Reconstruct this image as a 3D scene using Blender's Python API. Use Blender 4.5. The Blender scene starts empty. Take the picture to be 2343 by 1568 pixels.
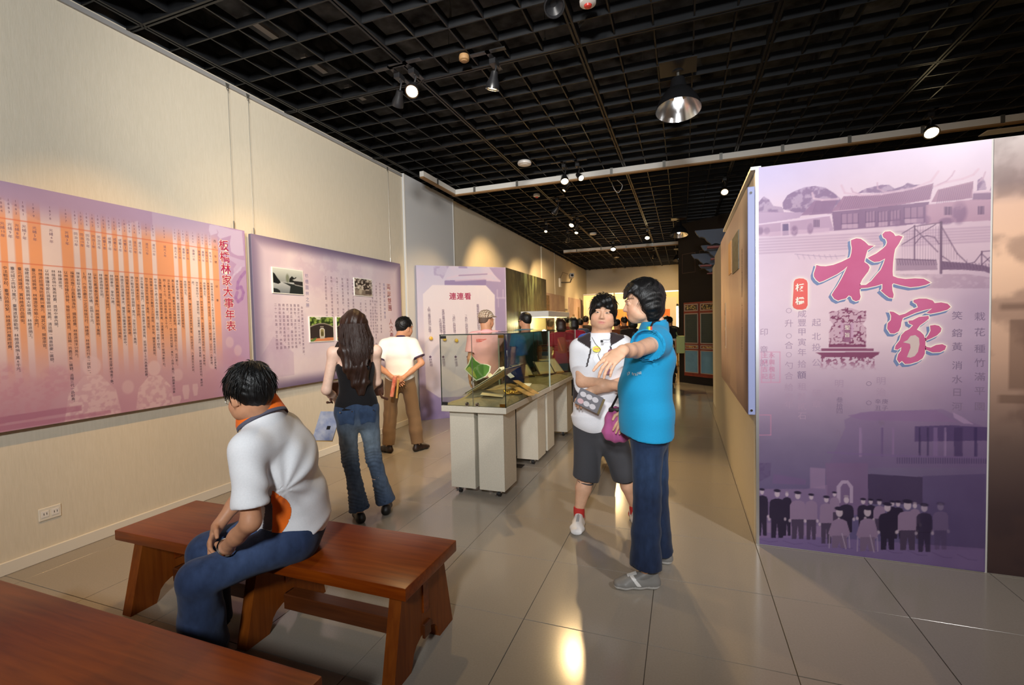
import bpy, bmesh, math, random
import numpy as np
from mathutils import Vector, Matrix
random.seed(7)
RNG = np.random.default_rng(11)
SC = bpy.context.scene
COL = SC.collection
PI = math.pi

# ------------------------------------------------------------------ camera
CAM_P = Vector((0.0, 0.0, 1.48))
F_PX, IW, IH = 1066.5, 2343.0, 1568.0
R_CAM = (Matrix.Rotation(0.35246, 3, 'Z') @ Matrix.Rotation(-0.03735, 3, 'X')
         @ Matrix(((1, 0, 0), (0, 0, -1), (0, 1, 0))) @ Matrix.Rotation(-0.0223, 3, 'Z'))
cd = bpy.data.cameras.new('camera')
cd.sensor_fit = 'HORIZONTAL'
cd.sensor_width = 36.0
cd.lens = 36.0 * F_PX / IW
cd.clip_start, cd.clip_end = 0.05, 100
cam = bpy.data.objects.new('camera', cd)
cam.matrix_world = Matrix.Translation(CAM_P) @ R_CAM.to_4x4()
COL.objects.link(cam)
SC.camera = cam

# ------------------------------------------------------------------ world, exposure
SC.view_settings.view_transform = 'Standard'
SC.view_settings.look = 'None'
SC.view_settings.gamma = 1.0
SC.view_settings.use_curve_mapping = False
SC.view_settings.exposure = 0.0
w = bpy.data.worlds.new('world')
SC.world = w
w.use_nodes = True
w.node_tree.nodes['Background'].inputs[0].default_value = (0.9, 0.85, 0.8, 1)
w.node_tree.nodes['Background'].inputs[1].default_value = 0.05

# ------------------------------------------------------------------ lights that belong to no fixture in view
def spot(name, loc, to, energy, color, size=60, blend=0.6, radius=0.04):
    l = bpy.data.lights.new(name, 'SPOT')
    l.energy, l.color = energy, color
    l.spot_size, l.spot_blend, l.shadow_soft_size = math.radians(size), blend, radius
    o = bpy.data.objects.new(name, l)
    o.location = loc
    o.rotation_euler = (Vector(to) - Vector(loc)).to_track_quat('-Z', 'Y').to_euler()
    COL.objects.link(o)
    return o
WARM = (1.0, 0.66, 0.30)
WHITE = (1.0, 0.97, 0.93)
# the photographer's flash, tilted up and a little to the left
spot('camera_flash', (0.10, -0.05, 1.72), (-0.1, 3.7, 1.55), 125, (0.97, 0.98, 1.0), 84, 1.0, 0.06)
spot('bounce_fill', (0.1, -2.0, 3.0), (-3.0, 4.0, 3.5), 960, (0.95, 0.98, 1.0), 110, 1.0, 0.22)  # added fill behind the camera, stands in for bounced flash
# white flood pendant at the front right of the room, and an added fill spot
spot('flood_front_right', (2.75, 0.65, 3.55), (1.1, 3.4, 1.7), 400, (1.0, 0.95, 0.92), 80, 1.0, 0.10)
spot('fill_front_left', (-0.6, 0.3, 3.55), (-3.9, 6.3, 2.7), 820, (1.0, 0.95, 0.88), 75, 1.0, 0.12)  # added fill without a fixture, brightens the upper left wall
# halogen spots of the front part that aim at the left wall panels
for k, (yy, e) in enumerate(((0.7, 95), (2.0, 95), (3.3, 95))):
    spot('halogen_front', (-2.45, yy, 3.55), (-3.96, yy + 0.25, 0.9), e, (1.0, 0.58, 0.22), 66, 0.6, 0.03)

spot('panel_fill_spot', (-2.1, 1.1, 3.5), (-3.9, 4.9, 1.55), 170, (1.0, 0.70, 0.40), 52, 0.9, 0.03)  # added warm fill without a fixture, lights the second wall panel

# ------------------------------------------------------------------ helpers
def at(px, py, y):
    """world point on the plane of depth y seen at a pixel of the 2343x1568 frame"""
    d = R_CAM @ Vector(((px - IW / 2) / F_PX, -(py - IH / 2) / F_PX, -1.0))
    return CAM_P + d * (y / d.y)
def atz(px, py, z):
    d = R_CAM @ Vector(((px - IW / 2) / F_PX, -(py - IH / 2) / F_PX, -1.0))
    return CAM_P + d * ((z - CAM_P.z) / d.z)
def atx(px, py, x):
    d = R_CAM @ Vector(((px - IW / 2) / F_PX, -(py - IH / 2) / F_PX, -1.0))
    return CAM_P + d * (x / d.x)
def S(r, g, b):
    """sRGB 0-255 -> linear"""
    return tuple(((c / 255) / 12.92 if c <= 10 else (((c / 255) + 0.055) / 1.055) ** 2.4) for c in (r, g, b))
def wmat(o):
    m = Matrix.Identity(4)
    while o is not None:
        m = o.matrix_basis @ m
        o = o.parent
    return m
def tag(o, label=None, cat=None, group=None, kind=None):
    if label: o['label'] = label
    if cat: o['category'] = cat
    if group: o['group'] = group
    if kind: o['kind'] = kind
    return o
def thing(name, label, cat, loc=(0, 0, 0), rz=0.0, group=None):
    o = bpy.data.objects.new(name, None)
    o.empty_display_size = 0.1
    o.location = loc
    o.rotation_euler = (0, 0, rz)
    COL.objects.link(o)
    return tag(o, label, cat, group)
def mesh_obj(name, verts, faces, mat, parent=None, world=True, smooth=False, cols=None, origin=None):
    """one mesh object; verts in world coordinates when world is True"""
    V = np.asarray(verts, dtype=np.float64).reshape(-1, 3)
    if parent is not None and world:
        M = np.array(wmat(parent).inverted())
        V = V @ M[:3, :3].T + M[:3, 3]
    if origin is not None:
        V = V - np.asarray(origin)
    me = bpy.data.meshes.new(name)
    if isinstance(faces, np.ndarray) and faces.ndim == 2:
        n, k = faces.shape
        me.vertices.add(len(V)); me.vertices.foreach_set('co', V.astype(np.float32).ravel())
        me.loops.add(n * k); me.loops.foreach_set('vertex_index', faces.astype(np.int32).ravel())
        me.polygons.add(n)
        me.polygons.foreach_set('loop_start', np.arange(0, n * k, k, dtype=np.int32))
        me.update(calc_edges=True)
    else:
        me.from_pydata([tuple(v) for v in V], [], [tuple(f) for f in faces])
    me.validate()
    if smooth:
        me.polygons.foreach_set('use_smooth', np.ones(len(me.polygons), dtype=bool))
    if cols is not None:
        a = me.color_attributes.new('Col', 'FLOAT_COLOR', 'POINT')
        c = np.ones((len(V), 4), np.float32)
        c[:, :3] = cols
        a.data.foreach_set('color', c.ravel())
    if mat is not None:
        me.materials.append(mat)
    o = bpy.data.objects.new(name, me)
    if origin is not None:
        o.location = origin
    o.parent = parent
    COL.objects.link(o)
    return o

class MB:
    """collects simple shapes and links them as ONE mesh object"""
    def __init__(s):
        s.v, s.f = [], []
    def add(s, vs, fs):
        n = len(s.v)
        s.v += [tuple(v) for v in vs]
        s.f += [tuple(i + n for i in f) for f in fs]
        return s
    def box(s, lo, hi, M=None, bev=0.0):
        (x0, y0, z0), (x1, y1, z1) = lo, hi
        if bev <= 0:
            vs = [Vector((x, y, z)) for z in (z0, z1) for y in (y0, y1) for x in (x0, x1)]
            fs = [(0, 2, 3, 1), (4, 5, 7, 6), (0, 1, 5, 4), (1, 3, 7, 5), (3, 2, 6, 7), (2, 0, 4, 6)]
        else:
            bm = bmesh.new()
            vv = [bm.verts.new((x, y, z)) for z in (z0, z1) for y in (y0, y1) for x in (x0, x1)]
            for f in ((0, 2, 3, 1), (4, 5, 7, 6), (0, 1, 5, 4), (1, 3, 7, 5), (3, 2, 6, 7), (2, 0, 4, 6)):
                bm.faces.new([vv[i] for i in f])
            bmesh.ops.bevel(bm, geom=list(bm.edges), offset=bev, segments=2 if bev > 0.004 else 1, affect='EDGES', profile=0.6)
            bm.verts.index_update()
            vs = [v.co.copy() for v in bm.verts]
            fs = [tuple(v.index for v in f.verts) for f in bm.faces]
            bm.free()
        if M is not None:
            vs = [M @ v for v in vs]
        return s.add(vs, fs)
    def tube(s, pts, r, n=8, cap=True):
        pts = [Vector(p) for p in pts]
        rs = r if isinstance(r, (list, tuple)) else [r] * len(pts)
        ring0 = len(s.v)
        up = Vector((0, 0, 1))
        t0 = (pts[1] - pts[0]).normalized()
        a = t0.cross(up)
        if a.length < 1e-3: a = t0.cross(Vector((1, 0, 0)))
        a.normalize()
        for i, p in enumerate(pts):
            t = (pts[min(i + 1, len(pts) - 1)] - pts[max(i - 1, 0)]).normalized()
            a = (a - t * a.dot(t)).normalized()
            b = t.cross(a)
            for k in range(n):
                an = 2 * PI * k / n
                s.v.append(tuple(p + (a * math.cos(an) + b * math.sin(an)) * rs[i]))
        for i in range(len(pts) - 1):
            for k in range(n):
                q = (k + 1) % n
                s.f.append((ring0 + i * n + k, ring0 + i * n + q, ring0 + (i + 1) * n + q, ring0 + (i + 1) * n + k))
        if cap:
            s.f.append(tuple(ring0 + k for k in reversed(range(n))))
            e = ring0 + (len(pts) - 1) * n
            s.f.append(tuple(e + k for k in range(n)))
        return s
    def lathe(s, prof, n=24, M=None, cap=True):
        r0 = len(s.v)
        for (r, z) in prof:
            for k in range(n):
                an = 2 * PI * k / n
                v = Vector((r * math.cos(an), r * math.sin(an), z))
                s.v.append(tuple(M @ v if M is not None else v))
        for i in range(len(prof) - 1):
            for k in range(n):
                q = (k + 1) % n
                s.f.append((r0 + i * n + k, r0 + i * n + q, r0 + (i + 1) * n + q, r0 + (i + 1) * n + k))
        if cap:
            s.f.append(tuple(r0 + k for k in reversed(range(n))))
            e = r0 + (len(prof) - 1) * n
            s.f.append(tuple(e + k for k in range(n)))
        return s
    def prism(s, poly, h0, h1, M=None):
        """polygon (u, v) extruded along local z from h0 to h1"""
        n = len(poly)
        vs = [Vector((u, v, h0)) for u, v in poly] + [Vector((u, v, h1)) for u, v in poly]
        if M is not None: vs = [M @ v for v in vs]
        fs = [tuple(reversed(range(n))), tuple(range(n, 2 * n))]
        fs += [(i, (i + 1) % n, n + (i + 1) % n, n + i) for i in range(n)]
        return s.add(vs, fs)
    def build(s, name, mat, parent=None, world=True, smooth=False, origin=None):
        o = mesh_obj(name, s.v, s.f, mat, parent, world, False, None, origin)
        if smooth:
            me = o.data
            me.polygons.foreach_set('use_smooth', np.ones(len(me.polygons), dtype=bool))
            me.set_sharp_from_angle(angle=math.radians(38))
        return o
def struct(o, name=None):
    o['kind'] = 'structure'
    return o
def frame(o, x, y, z):
    """matrix with origin o and axes x, y, z"""
    return Matrix.Translation(Vector(o)) @ Matrix((Vector(x), Vector(y), Vector(z))).transposed().to_4x4()

# ------------------------------------------------------------------ materials
def nt(name):
    m = bpy.data.materials.new(name)
    m.use_nodes = True
    return m, m.node_tree, m.node_tree.nodes['Principled BSDF']
def mat(name, c, rough=0.5, metal=0.0, spec=0.5, c2=None, scale=8.0, stretch=(1, 1, 1), detail=4.0, bump=0.0, bscale=None, emit=None, estr=0.0, coat=0.0, sheen=0.0):
    m, t, p = nt(name)
    p.inputs['Base Color'].default_value = (*c, 1)
    p.inputs['Roughness'].default_value = rough
    p.inputs['Metallic'].default_value = metal
    p.inputs['Specular IOR Level'].default_value = spec
    p.inputs['Coat Weight'].default_value = coat
    p.inputs['Sheen Weight'].default_value = sheen
    if emit:
        p.inputs['Emission Color'].default_value = (*emit, 1)
        p.inputs['Emission Strength'].default_value = estr
    if c2 is not None or bump > 0:
        tc = t.nodes.new('ShaderNodeTexCoord')
        mp = t.nodes.new('ShaderNodeMapping')
        mp.inputs['Scale'].default_value = stretch
        t.links.new(tc.outputs['Object'], mp.inputs[0])
    if c2 is not None:
        n = t.nodes.new('ShaderNodeTexNoise')
        n.inputs['Scale'].default_value = scale
        n.inputs['Detail'].default_value = detail
        t.links.new(mp.outputs[0], n.inputs['Vector'])
        r = t.nodes.new('ShaderNodeValToRGB')
        r.color_ramp.elements[0].position, r.color_ramp.elements[1].position = 0.3, 0.7
        r.color_ramp.elements[0].color, r.color_ramp.elements[1].color = (*c, 1), (*c2, 1)
        t.links.new(n.outputs['Fac'], r.inputs[0])
        t.links.new(r.outputs[0], p.inputs['Base Color'])
    if bump > 0:
        n2 = t.nodes.new('ShaderNodeTexNoise')
        n2.inputs['Scale'].default_value = bscale or scale
        n2.inputs['Detail'].default_value = 3
        t.links.new(mp.outputs[0], n2.inputs['Vector'])
        b = t.nodes.new('ShaderNodeBump')
        b.inputs['Strength'].default_value = bump
        b.inputs['Distance'].default_value = 0.01
        t.links.new(n2.outputs['Fac'], b.inputs['Height'])
        t.links.new(b.outputs[0], p.inputs['Normal'])
    return m
def vmat(name, rough=0.6, spec=0.4, bump=0.0, bscale=300.0, sheen=0.0, coat=0.0, noise=0.0, nscale=60.0, stretch=(1, 1, 1)):
    """base colour from the colour attribute 'Col' (printed picture, dyed cloth)"""
    m, t, p = nt(name)
    a = t.nodes.new('ShaderNodeVertexColor')
    a.layer_name = 'Col'
    p.inputs['Roughness'].default_value = rough
    p.inputs['Specular IOR Level'].default_value = spec
    p.inputs['Sheen Weight'].default_value = sheen
    p.inputs['Coat Weight'].default_value = coat
    out = a.outputs['Color']
    tc = t.nodes.new('ShaderNodeTexCoord')
    mp = t.nodes.new('ShaderNodeMapping')
    mp.inputs['Scale'].default_value = stretch
    t.links.new(tc.outputs['Object'], mp.inputs[0])
    if noise > 0:
        n = t.nodes.new('ShaderNodeTexNoise')
        n.inputs['Scale'].default_value = nscale
        n.inputs['Detail'].default_value = 5
        t.links.new(mp.outputs[0], n.inputs['Vector'])
        mr = t.nodes.new('ShaderNodeMapRange')
        mr.inputs['From Min'].default_value, mr.inputs['From Max'].default_value = 0.3, 0.7
        mr.inputs['To Min'].default_value, mr.inputs['To Max'].default_value = 1 - noise, 1 + noise
        t.links.new(n.outputs['Fac'], mr.inputs['Value'])
        mx = t.nodes.new('ShaderNodeVectorMath'); mx.operation = 'SCALE'
        t.links.new(out, mx.inputs[0]); t.links.new(mr.outputs[0], mx.inputs['Scale'])
        out = mx.outputs[0]
    t.links.new(out, p.inputs['Base Color'])
    if bump > 0:
        n2 = t.nodes.new('ShaderNodeTexNoise')
        n2.inputs['Scale'].default_value = bscale
        n2.inputs['Detail'].default_value = 3
        t.links.new(mp.outputs[0], n2.inputs['Vector'])
        b = t.nodes.new('ShaderNodeBump')
        b.inputs['Strength'].default_value = bump
        b.inputs['Distance'].default_value = 0.004
        t.links.new(n2.outputs['Fac'], b.inputs['Height'])
        t.links.new(b.outputs[0], p.inputs['Normal'])
    return m
def emis(name, c, s):
    m = bpy.data.materials.new(name)
    m.use_nodes = True
    t = m.node_tree
    t.nodes.clear()
    e = t.nodes.new('ShaderNodeEmission')
    e.inputs[0].default_value = (*c, 1); e.inputs[1].default_value = s
    o = t.nodes.new('ShaderNodeOutputMaterial')
    t.links.new(e.outputs[0], o.inputs[0])
    return m
def glass_mat(name, tint, refl=0.06, rough=0.02):
    m = bpy.data.materials.new(name)
    m.use_nodes = True
    t = m.node_tree
    t.nodes.clear()
    tr = t.nodes.new('ShaderNodeBsdfTransparent'); tr.inputs[0].default_value = (*tint, 1)
    gl = t.nodes.new('ShaderNodeBsdfGlossy'); gl.inputs['Roughness'].default_value = rough
    fr = t.nodes.new('ShaderNodeLayerWeight'); fr.inputs[0].default_value = 0.5
    pw = t.nodes.new('ShaderNodeMath'); pw.operation = 'POWER'; pw.inputs[1].default_value = 5.0
    t.links.new(fr.outputs['Facing'], pw.inputs[0])
    ad = t.nodes.new('ShaderNodeMath'); ad.operation = 'MULTIPLY_ADD'; ad.inputs[1].default_value = 0.6; ad.inputs[2].default_value = refl
    mx = t.nodes.new('ShaderNodeMixShader')
    o = t.nodes.new('ShaderNodeOutputMaterial')
    t.links.new(pw.outputs[0], ad.inputs[0]); t.links.new(ad.outputs[0], mx.inputs[0])
    t.links.new(tr.outputs[0], mx.inputs[1]); t.links.new(gl.outputs[0], mx.inputs[2])
    t.links.new(mx.outputs[0], o.inputs[0])
    return m
def wood_mat(name, c1, c2, axis=0, rough=0.3, coat=0.3, scale=3.0):
    st = [14.0, 14.0, 14.0]; st[axis] = 0.9
    m, t, p = nt(name)
    tc = t.nodes.new('ShaderNodeTexCoord')
    mp = t.nodes.new('ShaderNodeMapping'); mp.inputs['Scale'].default_value = st
    n = t.nodes.new('ShaderNodeTexNoise'); n.inputs['Scale'].default_value = scale; n.inputs['Detail'].default_value = 7; n.inputs['Distortion'].default_value = 0.6
    n2 = t.nodes.new('ShaderNodeTexNoise'); n2.inputs['Scale'].default_value = 2.2; n2.inputs['Detail'].default_value = 2
    mx = t.nodes.new('ShaderNodeMath'); mx.operation = 'MULTIPLY_ADD'; mx.inputs[1].default_value = 0.55
    ml = t.nodes.new('ShaderNodeMath'); ml.operation = 'MULTIPLY'; ml.inputs[1].default_value = 0.45
    r = t.nodes.new('ShaderNodeValToRGB')
    r.color_ramp.elements[0].position, r.color_ramp.elements[1].position = 0.32, 0.68
    r.color_ramp.elements[0].color, r.color_ramp.elements[1].color = (*c1, 1), (*c2, 1)
    L = t.links.new
    L(tc.outputs['Object'], mp.inputs[0]); L(mp.outputs[0], n.inputs['Vector']); L(tc.outputs['Object'], n2.inputs['Vector'])
    L(n2.outputs['Fac'], ml.inputs[0]); L(n.outputs['Fac'], mx.inputs[0]); L(ml.outputs[0], mx.inputs[2])
    L(mx.outputs[0], r.inputs[0]); L(r.outputs[0], p.inputs['Base Color'])
    p.inputs['Roughness'].default_value = rough
    p.inputs['Specular IOR Level'].default_value = 0.25
    p.inputs['Coat Weight'].default_value = coat
    p.inputs['Coat Roughness'].default_value = 0.22
    return m
m_wall = mat('wallpaper', S(216, 206, 186), 0.85, spec=0.2, c2=S(210, 200, 179), scale=90, stretch=(1, 1, 0.12), detail=5, bump=0.08, bscale=160)
m_white = mat('white_paint', S(222, 220, 214), 0.6, spec=0.3)
m_greywall = mat('pale_laminate', S(206, 208, 210), 0.55, spec=0.3)
m_black = mat('black_paint', S(24, 24, 26), 0.45, spec=0.5)
m_slat = mat('black_slat_paint', S(25, 26, 28), 0.45, spec=0.35, c2=S(18, 19, 21), scale=6)
m_slab = mat('sooty_concrete', S(92, 96, 102), 0.9, spec=0.1, c2=S(28, 30, 33), scale=5, detail=8)
m_tile = mat('floor_tile', S(154, 146, 134), 0.16, spec=0.42, c2=S(148, 140, 128), scale=120, detail=8, bump=0.008, bscale=3)
m_grout = mat('grout', S(98, 90, 80), 0.9, spec=0.1)
m_skirt = mat('skirting_paint', S(222, 216, 202), 0.5)
m_alu = mat('aluminium', S(205, 205, 205), 0.35, metal=0.9)
m_chrome = mat('chrome', S(225, 225, 228), 0.12, metal=1.0)
m_steel = mat('dull_steel', S(150, 148, 142), 0.4, metal=0.8)
m_brown_strip = mat('brown_strip', S(150, 116, 76), 0.6)
m_bulb = emis('halogen_glow', (1.0, 0.78, 0.42), 60.0)
m_bulb_soft = emis('halogen_rim_glow', (1.0, 0.70, 0.36), 9.0)
# ================================================================== the room
WX, CEIL = -3.962, 3.80
XR, YB, YE = 5.2, -2.2, 20.4
# ---- floor: a bed with every tile of its own on it
FLOOR = struct(MB().box((WX, YB, -0.06), (XR, YE, -0.006)).build('floor', m_grout))
tw = 0.6
bm_tile = MB().box((-tw / 2 + 0.0015, -tw / 2 + 0.0015, -0.006), (tw / 2 - 0.0015, tw / 2 - 0.0015, 0.0), bev=0.0012)
cells = []
x = 0.135 - tw * 7
for i in range(-7, 9):
    for j in range(-8, 31):
        cx, cy = 0.135 + tw * i, 2.462 + tw * j
        if cx - tw / 2 < WX - 0.5 or cx + tw / 2 > XR + 0.3 or cy > YE + 0.2 or cy < YB: continue
        d = R_CAM.inverted() @ (Vector((cx, cy, 0)) - CAM_P)
        vis = d.z < -0.3 and abs(d.x / d.z) < 1.35 and abs(d.y / d.z) < 1.0
        cells.append((0 if vis else 1, d.length, cx, cy))
cells.sort()
proto = None
rest = MB()
for n, (nv, _, cx, cy) in enumerate(cells):
    dz = (RNG.random() - 0.5) * 0.0012
    if n < 285 and not nv:
        if proto is None:
            proto = bm_tile.build('floor_tile', m_tile, FLOOR, world=False)
            o = proto
        else:
            o = bpy.data.objects.new('floor_tile', proto.data); o.parent = FLOOR; COL.objects.link(o)
        o.location = (cx, cy, dz)
    else:
        rest.add([(vx + cx, vy + cy, vz + dz) for vx, vy, vz in bm_tile.v], bm_tile.f)
tag(rest.build('far_tiles', m_tile, FLOOR), kind='stuff')

# ---- walls
wl = struct(MB().box((WX - 0.15, YB, 0), (WX, YE, CEIL)).build('wall_left', m_wall))
MB().box((WX - 0.15, YB, CEIL + 0.001), (WX - 0.02, YE, CEIL + 0.65)).build('void_side', m_slab, wl)
struct(MB().box((WX, YE, 0), (XR, YE + 0.15, CEIL + 0.65)).build('wall_back', m_wall))
struct(MB().box((XR, YB, 0), (XR + 0.15, YE, CEIL + 0.65)).build('wall_right', m_wall))
struct(MB().box((WX, YB - 0.15, 0), (XR, YB, CEIL + 0.65)).build('wall_front', m_wall))
# pale laminate pilasters set against the left wall, with bright edge beads
for k, (y0, y1) in enumerate(((6.12, 7.74), (13.4, 14.9))):
    t_ = struct(MB().box((WX, y0, 0), (WX + 0.025, y1, CEIL)).build('trim_%d' % (k + 1), m_greywall if k == 0 else m_wall))
    for yy in (y0, y1 - 0.02):
        MB().box((WX + 0.024, yy, 0), (WX + 0.034, yy + 0.02, CEIL)).build('edge_bead', m_white, t_)
# skirting board
struct(MB().box((WX, YB, 0), (WX + 0.018, 6.12, 0.082), bev=0.004).build('baseboard_left', m_skirt))
struct(MB().box((WX + 0.025, 7.8, 0), (WX + 0.04, YE, 0.082), bev=0.003).build('baseboard_left', m_skirt))
# white picture rail under the ceiling edge
struct(MB().box((WX, YB, CEIL - 0.055), (WX + 0.02, 6.1, CEIL - 0.02)).build('trim_3', mat('grey_rail', S(150, 148, 146), 0.5)))

# ---- ceiling: slab above an open black lattice
CE = struct(MB().box((WX, YB, CEIL + 0.52), (XR, YE, CEIL + 0.65)).build('ceiling', m_slab))
sl_x = MB().box((0, -0.006, 0), (XR - WX, 0.006, 0.075)).build('slat', m_slat, CE, world=False)   # runs across
sl_y = MB().box((-0.006, 0, 0.004), (0.006, YE - YB, 0.072)).build('slat', m_slat, CE, world=False)
tr_x = MB().box((0, -0.022, -0.008), (XR - WX, -0.006, 0.09)).box((0, 0.006, -0.008), (XR - WX, 0.022, 0.09)).box((0, -0.006, 0.01), (XR - WX, 0.006, 0.09)).build('main_runner', m_slat, CE, world=False)
tr_y = MB().box((-0.024, 0, -0.008), (-0.007, YE - YB, 0.09)).box((0.007, 0, -0.008), (0.024, YE - YB, 0.09)).box((-0.007, 0, 0.01), (0.007, YE - YB, 0.09)).build('main_runner', m_slat, CE, world=False)
def copy_of(src, loc):
    if not src.get('_used'):
        src['_used'] = 1; o = src
    else:
        o = bpy.data.objects.new(src.name.split('.')[0], src.data); o.parent = src.parent; COL.objects.link(o)
    o.location = loc
    return o
j = -11
while True:
    y = 2.44 + 0.3 * j
    if y > YE - 0.05: break
    if y > YB + 0.05: copy_of(tr_x if j % 5 == 0 else sl_x, (WX, y, CEIL))
    j += 1
for i in range(-22, 20):
    x = 0.70 + 0.3 * i
    if WX + 0.04 < x < XR - 0.03: copy_of(tr_y if i % 5 == 0 else sl_y, (x, YB, CEIL))
for o in (sl_x, sl_y, tr_x, tr_y): del o['_used']
# pipes and ducts in the void above the lattice
vo = MB()
vo.box((WX + 0.35, 1.0, CEIL + 0.30), (WX + 0.75, 9.0, CEIL + 0.50))
vo.box((-0.9, 1.4, CEIL + 0.33), (0.2, 9.6, CEIL + 0.51))
vo.box((1.3, 1.2, CEIL + 0.28), (1.9, 8.2, CEIL + 0.5))
vo.build('air_duct', m_slab, CE)
lamp_strip = mat('grey_tray', S(150, 152, 156), 0.5)
for k in range(5):
    MB().box((WX + 0.62, 1.72 + 0.6 * k, CEIL + 0.22), (WX + 0.68, 2.02 + 0.6 * k, CEIL + 0.25)).build('hanger_strip', lamp_strip, CE)
for (px, py) in ((1247, 95), (1470, 150), (1585, 20), (1028, 150), (1330, 270), (1672, 205), (1030, 30), (1455, 45)):
    p = atz(px, py, CEIL + 0.16)
    MB().box((p.x - 0.012, p.y - 0.004, p.z - 0.06), (p.x + 0.012, p.y + 0.004, p.z + 0.03)).tube([(p.x, p.y, p.z + 0.02), (p.x, p.y, p.z + 0.3)], 0.003, 5).build('hanger_clip', m_steel, CE)
m_cable = mat('grey_cable', S(190, 190, 188), 0.5)
def cable(pts, r=0.006, mt=m_cable):
    # smooth path
    P = [Vector(p) for p in pts]; out = []
    for i in range(len(P) - 1):
        p0, p1, p2, p3 = P[max(i - 1, 0)], P[i], P[i + 1], P[min(i + 2, len(P) - 1)]
        for k in range(6):
            t = k / 6
            out.append(0.5 * ((2 * p1) + (p2 - p0) * t + (2 * p0 - 5 * p1 + 4 * p2 - p3) * t * t + (3 * p1 - p0 - 3 * p2 + p3) * t ** 3))
    out.append(P[-1])
    return MB().tube(out, r, 5)
cable([atz(1358, 165, 3.98), atz(1400, 158, 3.93), atz(1480, 142, 3.93), atz(1540, 127, 4.0)], 0.008).build('cable', m_cable, CE, smooth=True)
cable([atz(1334, 45, 4.1), atz(1322, 60, 3.96), atz(1320, 68, 3.92), atz(1335, 50, 4.05)], 0.007).build('cable', m_cable, CE, smooth=True)
cable([atz(1400, 418, 3.8), atz(1405, 432, 3.66), atz(1415, 441, 3.6), atz(1424, 425, 3.72), atz(1412, 412, 3.8)], 0.006).build('cable', m_cable, CE, smooth=True)

# ---- white wire-way rails below the lattice
def rail(name, a, b, z0, label):
    r = thing(name, label, 'rail', (a[0], a[1], z0))
    d = (Vector(b) - Vector(a)); L = d.length
    M = Matrix.Translation((a[0], a[1], z0)) @ Matrix.Rotation(math.atan2(d.y, d.x), 4, 'Z')
    MB().box((0, -0.035, 0.02), (L, 0.035, 0.10), M, bev=0.006).build('channel', m_white, r)
    MB().box((0, -0.03, 0), (L, 0.03, 0.02), M).build('underside_strip', m_brown_strip, r)
    for k in range(int(L / 0.75)):
        MB().box((0.4 + k * 0.75, -0.04, 0.015), (0.44 + k * 0.75, 0.04, 0.108), M).build('bracket', m_steel, r)
    return r
rail('ceiling_rail', (-3.66, 7.2, 0), (XR - 0.05, 7.2, 0), 3.69, 'long white wire-way rail crossing the whole room under the black ceiling')
rail('ceiling_rail', (-3.62, 6.12, 0), (-3.62, 7.15, 0), 3.69, 'short rail piece running back from the pale pilaster to the long rail')
rail('ceiling_rail', (-3.5, 14.4, 0), (0.5, 14.4, 0), 3.69, 'far thin rail crossing the room beyond the pendant lamps')

# ---- partition wall with the big purple banner, and its side wall
PXL, PY = 0.445, 3.385
PT = struct(MB().box((PXL, PY, 0), (XR - 0.3, PY + 0.12, 2.452)).build('wall_partition', m_white))
struct(MB().box((PXL, PY + 0.12, 0), (PXL + 0.12, 7.55, 2.43)).build('wall_partition', m_wall))
struct(MB().box((PXL + 0.06, 7.45, 0), (PXL + 0.2, 9.2, 2.43)).build('wall_partition', m_white))
struct(MB().box((PXL - 0.004, PY - 0.006, 0), (PXL + 0.014, PY + 0.03, 2.456)).box((PXL - 0.03, PY, 2.44), (PXL + 0.03, 5.6, 2.46)).build('trim_4', m_alu))

# ---- far end: lower cream screens in front of the end wall, bright room beyond
m_cream = mat('cream_panel', S(226, 206, 160), 0.7)
for k, (x0, x1) in enumerate(((-3.75, -2.55), (-2.5, -1.35), (-1.3, -0.12))):
    b = thing('display_screen', ('left', 'middle', 'right')[k] + ' cream display screen standing across the far end of the gallery', 'screen', (x0, 18.6, 0))
    MB().box((x0, 18.6, 0), (x1, 18.66, 2.62), bev=0.006).build('board', m_cream, b)
    MB().box((x0, 18.58, 2.6), (x1, 18.68, 2.65)).build('top_rail', m_alu, b)
    MB().box((x0 + 0.1, 18.585, 0.4), (x1 - 0.1, 18.6, 2.4)).build('inset', m_wall, b)
m_or = mat('orange_sheet', S(226, 130, 62), 0.7, c2=S(205, 110, 52), scale=30)
for (a, c, xx) in ((1403, 1428, 0), (1428, 1444, 0), (1502, 1533, 0)):
    p, q = at(a, 708, 18.5), at(c, 745, 18.5)
    o = MB().box((p.x, 18.57, q.z), (q.x, 18.583, p.z)).build('orange_poster', m_or)
    tag(o, {1403: 'orange text sheet seen just right of the hair of the teenager', 1428: 'orange text sheet between the two talking people on the far screen', 1502: 'largest orange text sheet on the far screen right of the woman in blue'}[a], 'poster', 'orange sheets on the far screens')
# black end partition right of the far end with its lit tube
struct(MB().box((-0.10, 18.0, 0), (-0.02, 18.7, 3.05)).build('wall_screen_end', m_greywall))
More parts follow.
